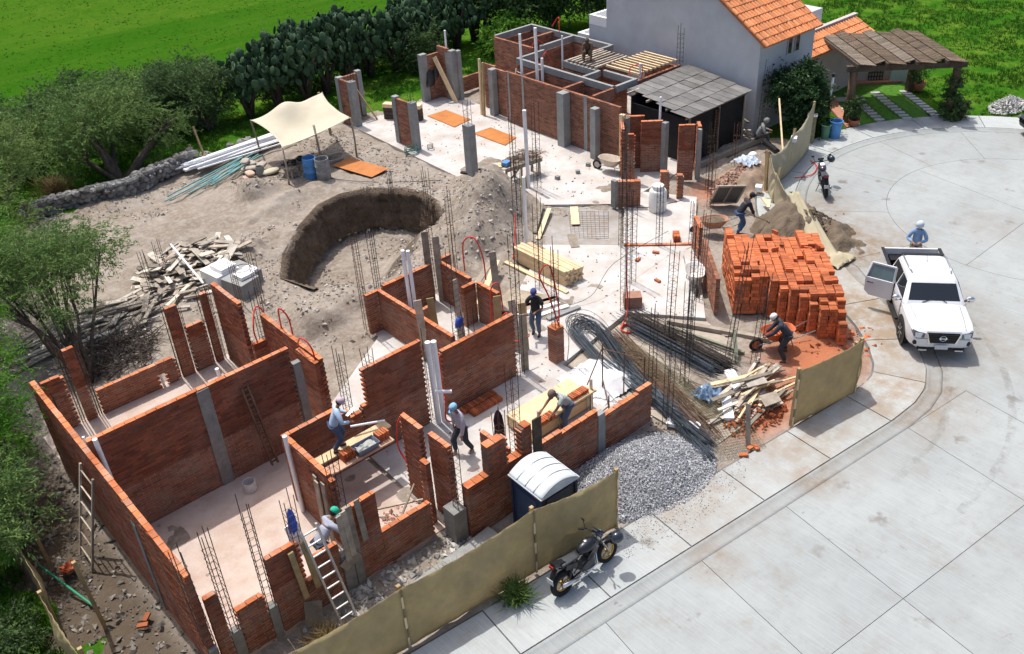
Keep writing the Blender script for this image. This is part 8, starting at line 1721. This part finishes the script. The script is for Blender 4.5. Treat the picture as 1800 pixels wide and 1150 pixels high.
person('man in pale grey hooded top and blue banded cap walking inside the front room', (10.72, 15.2, .1), (-.95, .0), lean=.2, feet=((-.12, -.20), (.12, .16)), hands=((-.28, .22, .80), (.26, .05, .78)), shirt=(.40, .38, .44), trousers=(.035, .04, .055), cap=(.22, .42, .62), hood=None, shoes=SHOEW, look=.45)
person('bricklayer in grey green t-shirt and jeans bending over the bricks', (13.15, 14.0, .1), (-.98, .1), hip=.9, lean=.72, feet=((-.10, .04), (.12, -.16)), hands=((-.20, .60, .88), (.15, .58, .90)), shirt=(.36, .40, .38), trousers=(.07, .11, .18), cap=(.16, .12, .10), sleeves=False, look=.5, hipoff=(0, -.12), skinm=SKIND)
person('worker in bright green cap reaching over the wall from the ladder', (5.78, 13.8, .72), (.95, .1), hip=.8, lean=.75, feet=((-.1, 0), (.12, .1)), hands=((-.05, .72, 1.02), (.28, .66, .95)), shirt=(.33, .35, .42), trousers=(.04, .05, .07), cap=(.02, .42, .26), look=.4)
person('man in black t-shirt and blue cap holding a red hose', (15.72, 17.85, .1), (-.86, -.5), lean=.1, feet=((-.10, .02), (.12, -.10)), hands=((-.14, .36, 1.06), (.16, .38, 1.02)), shirt=(.022, .022, .026), trousers=(.08, .12, .19), cap=(.05, .06, .20), sleeves=False, look=.5, skinm=SKIND)
person('worker in dark top and white cap loading bricks into the wheelbarrow', (19.95, 11.92, .02), (-.62, .78), hip=.82, lean=.62, feet=((-.28, .02), (.34, -.05)), hands=((-.16, .62, .80), (.10, .60, .78)), shirt=(.035, .045, .06), trousers=(.04, .042, .048), cap=(.66, .66, .66), look=.4, skinm=SKIND)
person('worker in black top and cap bending beside the wheelbarrow of wet sand', (25.2, 17.55, .02), (.9, -.42), hip=.84, lean=.62, feet=((-.14, .08), (.13, -.12)), hands=((-.08, .60, .72), (.15, .52, .60)), shirt=(.03, .032, .042), trousers=(.05, .09, .18), cap=(.025, .03, .045), look=.4, skinm=SKIND)
person('man in light blue hooded jacket and khaki trousers standing behind the pickup', (26.95, 11.95, .03), (-.9, -.44), lean=.06, feet=((-.12, .0), (.12, 0)), hands=((-.1, .28, 1.08), (.12, .28, 1.06)), shirt=(.20, .31, .47), trousers=(.36, .28, .18), hood=(.55, .62, .70), look=.7, s=1.05)
person('worker in grey hooded top sitting on the rubble edge near the bush', (32.15, 21.85, .03), (.62, -.78), hip=.45, lean=.45, feet=((-.15, .45), (.15, .42)), hands=((-.12, .48, .62), (.14, .46, .60)), shirt=(.20, .21, .21), trousers=(.06, .065, .075), hood=(.22, .23, .23), look=.5)
person('worker in brown camouflage crouching on the grey joist deck', (29.85, 29.55, 2.72), (-.75, -.55), hip=.34, lean=.5, feet=((-.16, .22), (.16, .2)), hands=((-.16, .45, .22), (.18, .45, .25)), shirt=(.13, .085, .055), trousers=(.12, .09, .06), cap=(.10, .07, .05), look=.5, skinm=SKIND)
# shovel and trowel in hands
sh_ = thing('shovel', 'shovel held by the worker at the wet sand', 'shovel', (25.4, 17.3, 0)); wpart(sh_, MB().tube([(25.25, 17.25, .85), (25.95, 16.9, .45)], .018, 6), 'handle', WOODY); wpart(sh_, MB().bar((25.95, 16.9, .45), (26.2, 16.78, .35), .22, .012), 'blade', METAL)
wpart(thing('trowel', 'small trowel in the hand of the bricklayer in pale blue', 'trowel', (8.1, 16.2, 2.2)), MB().bar((8.15, 16.2, 2.2), (8.42, 16.25, 2.28), .08, .008), 'blade', METAL)
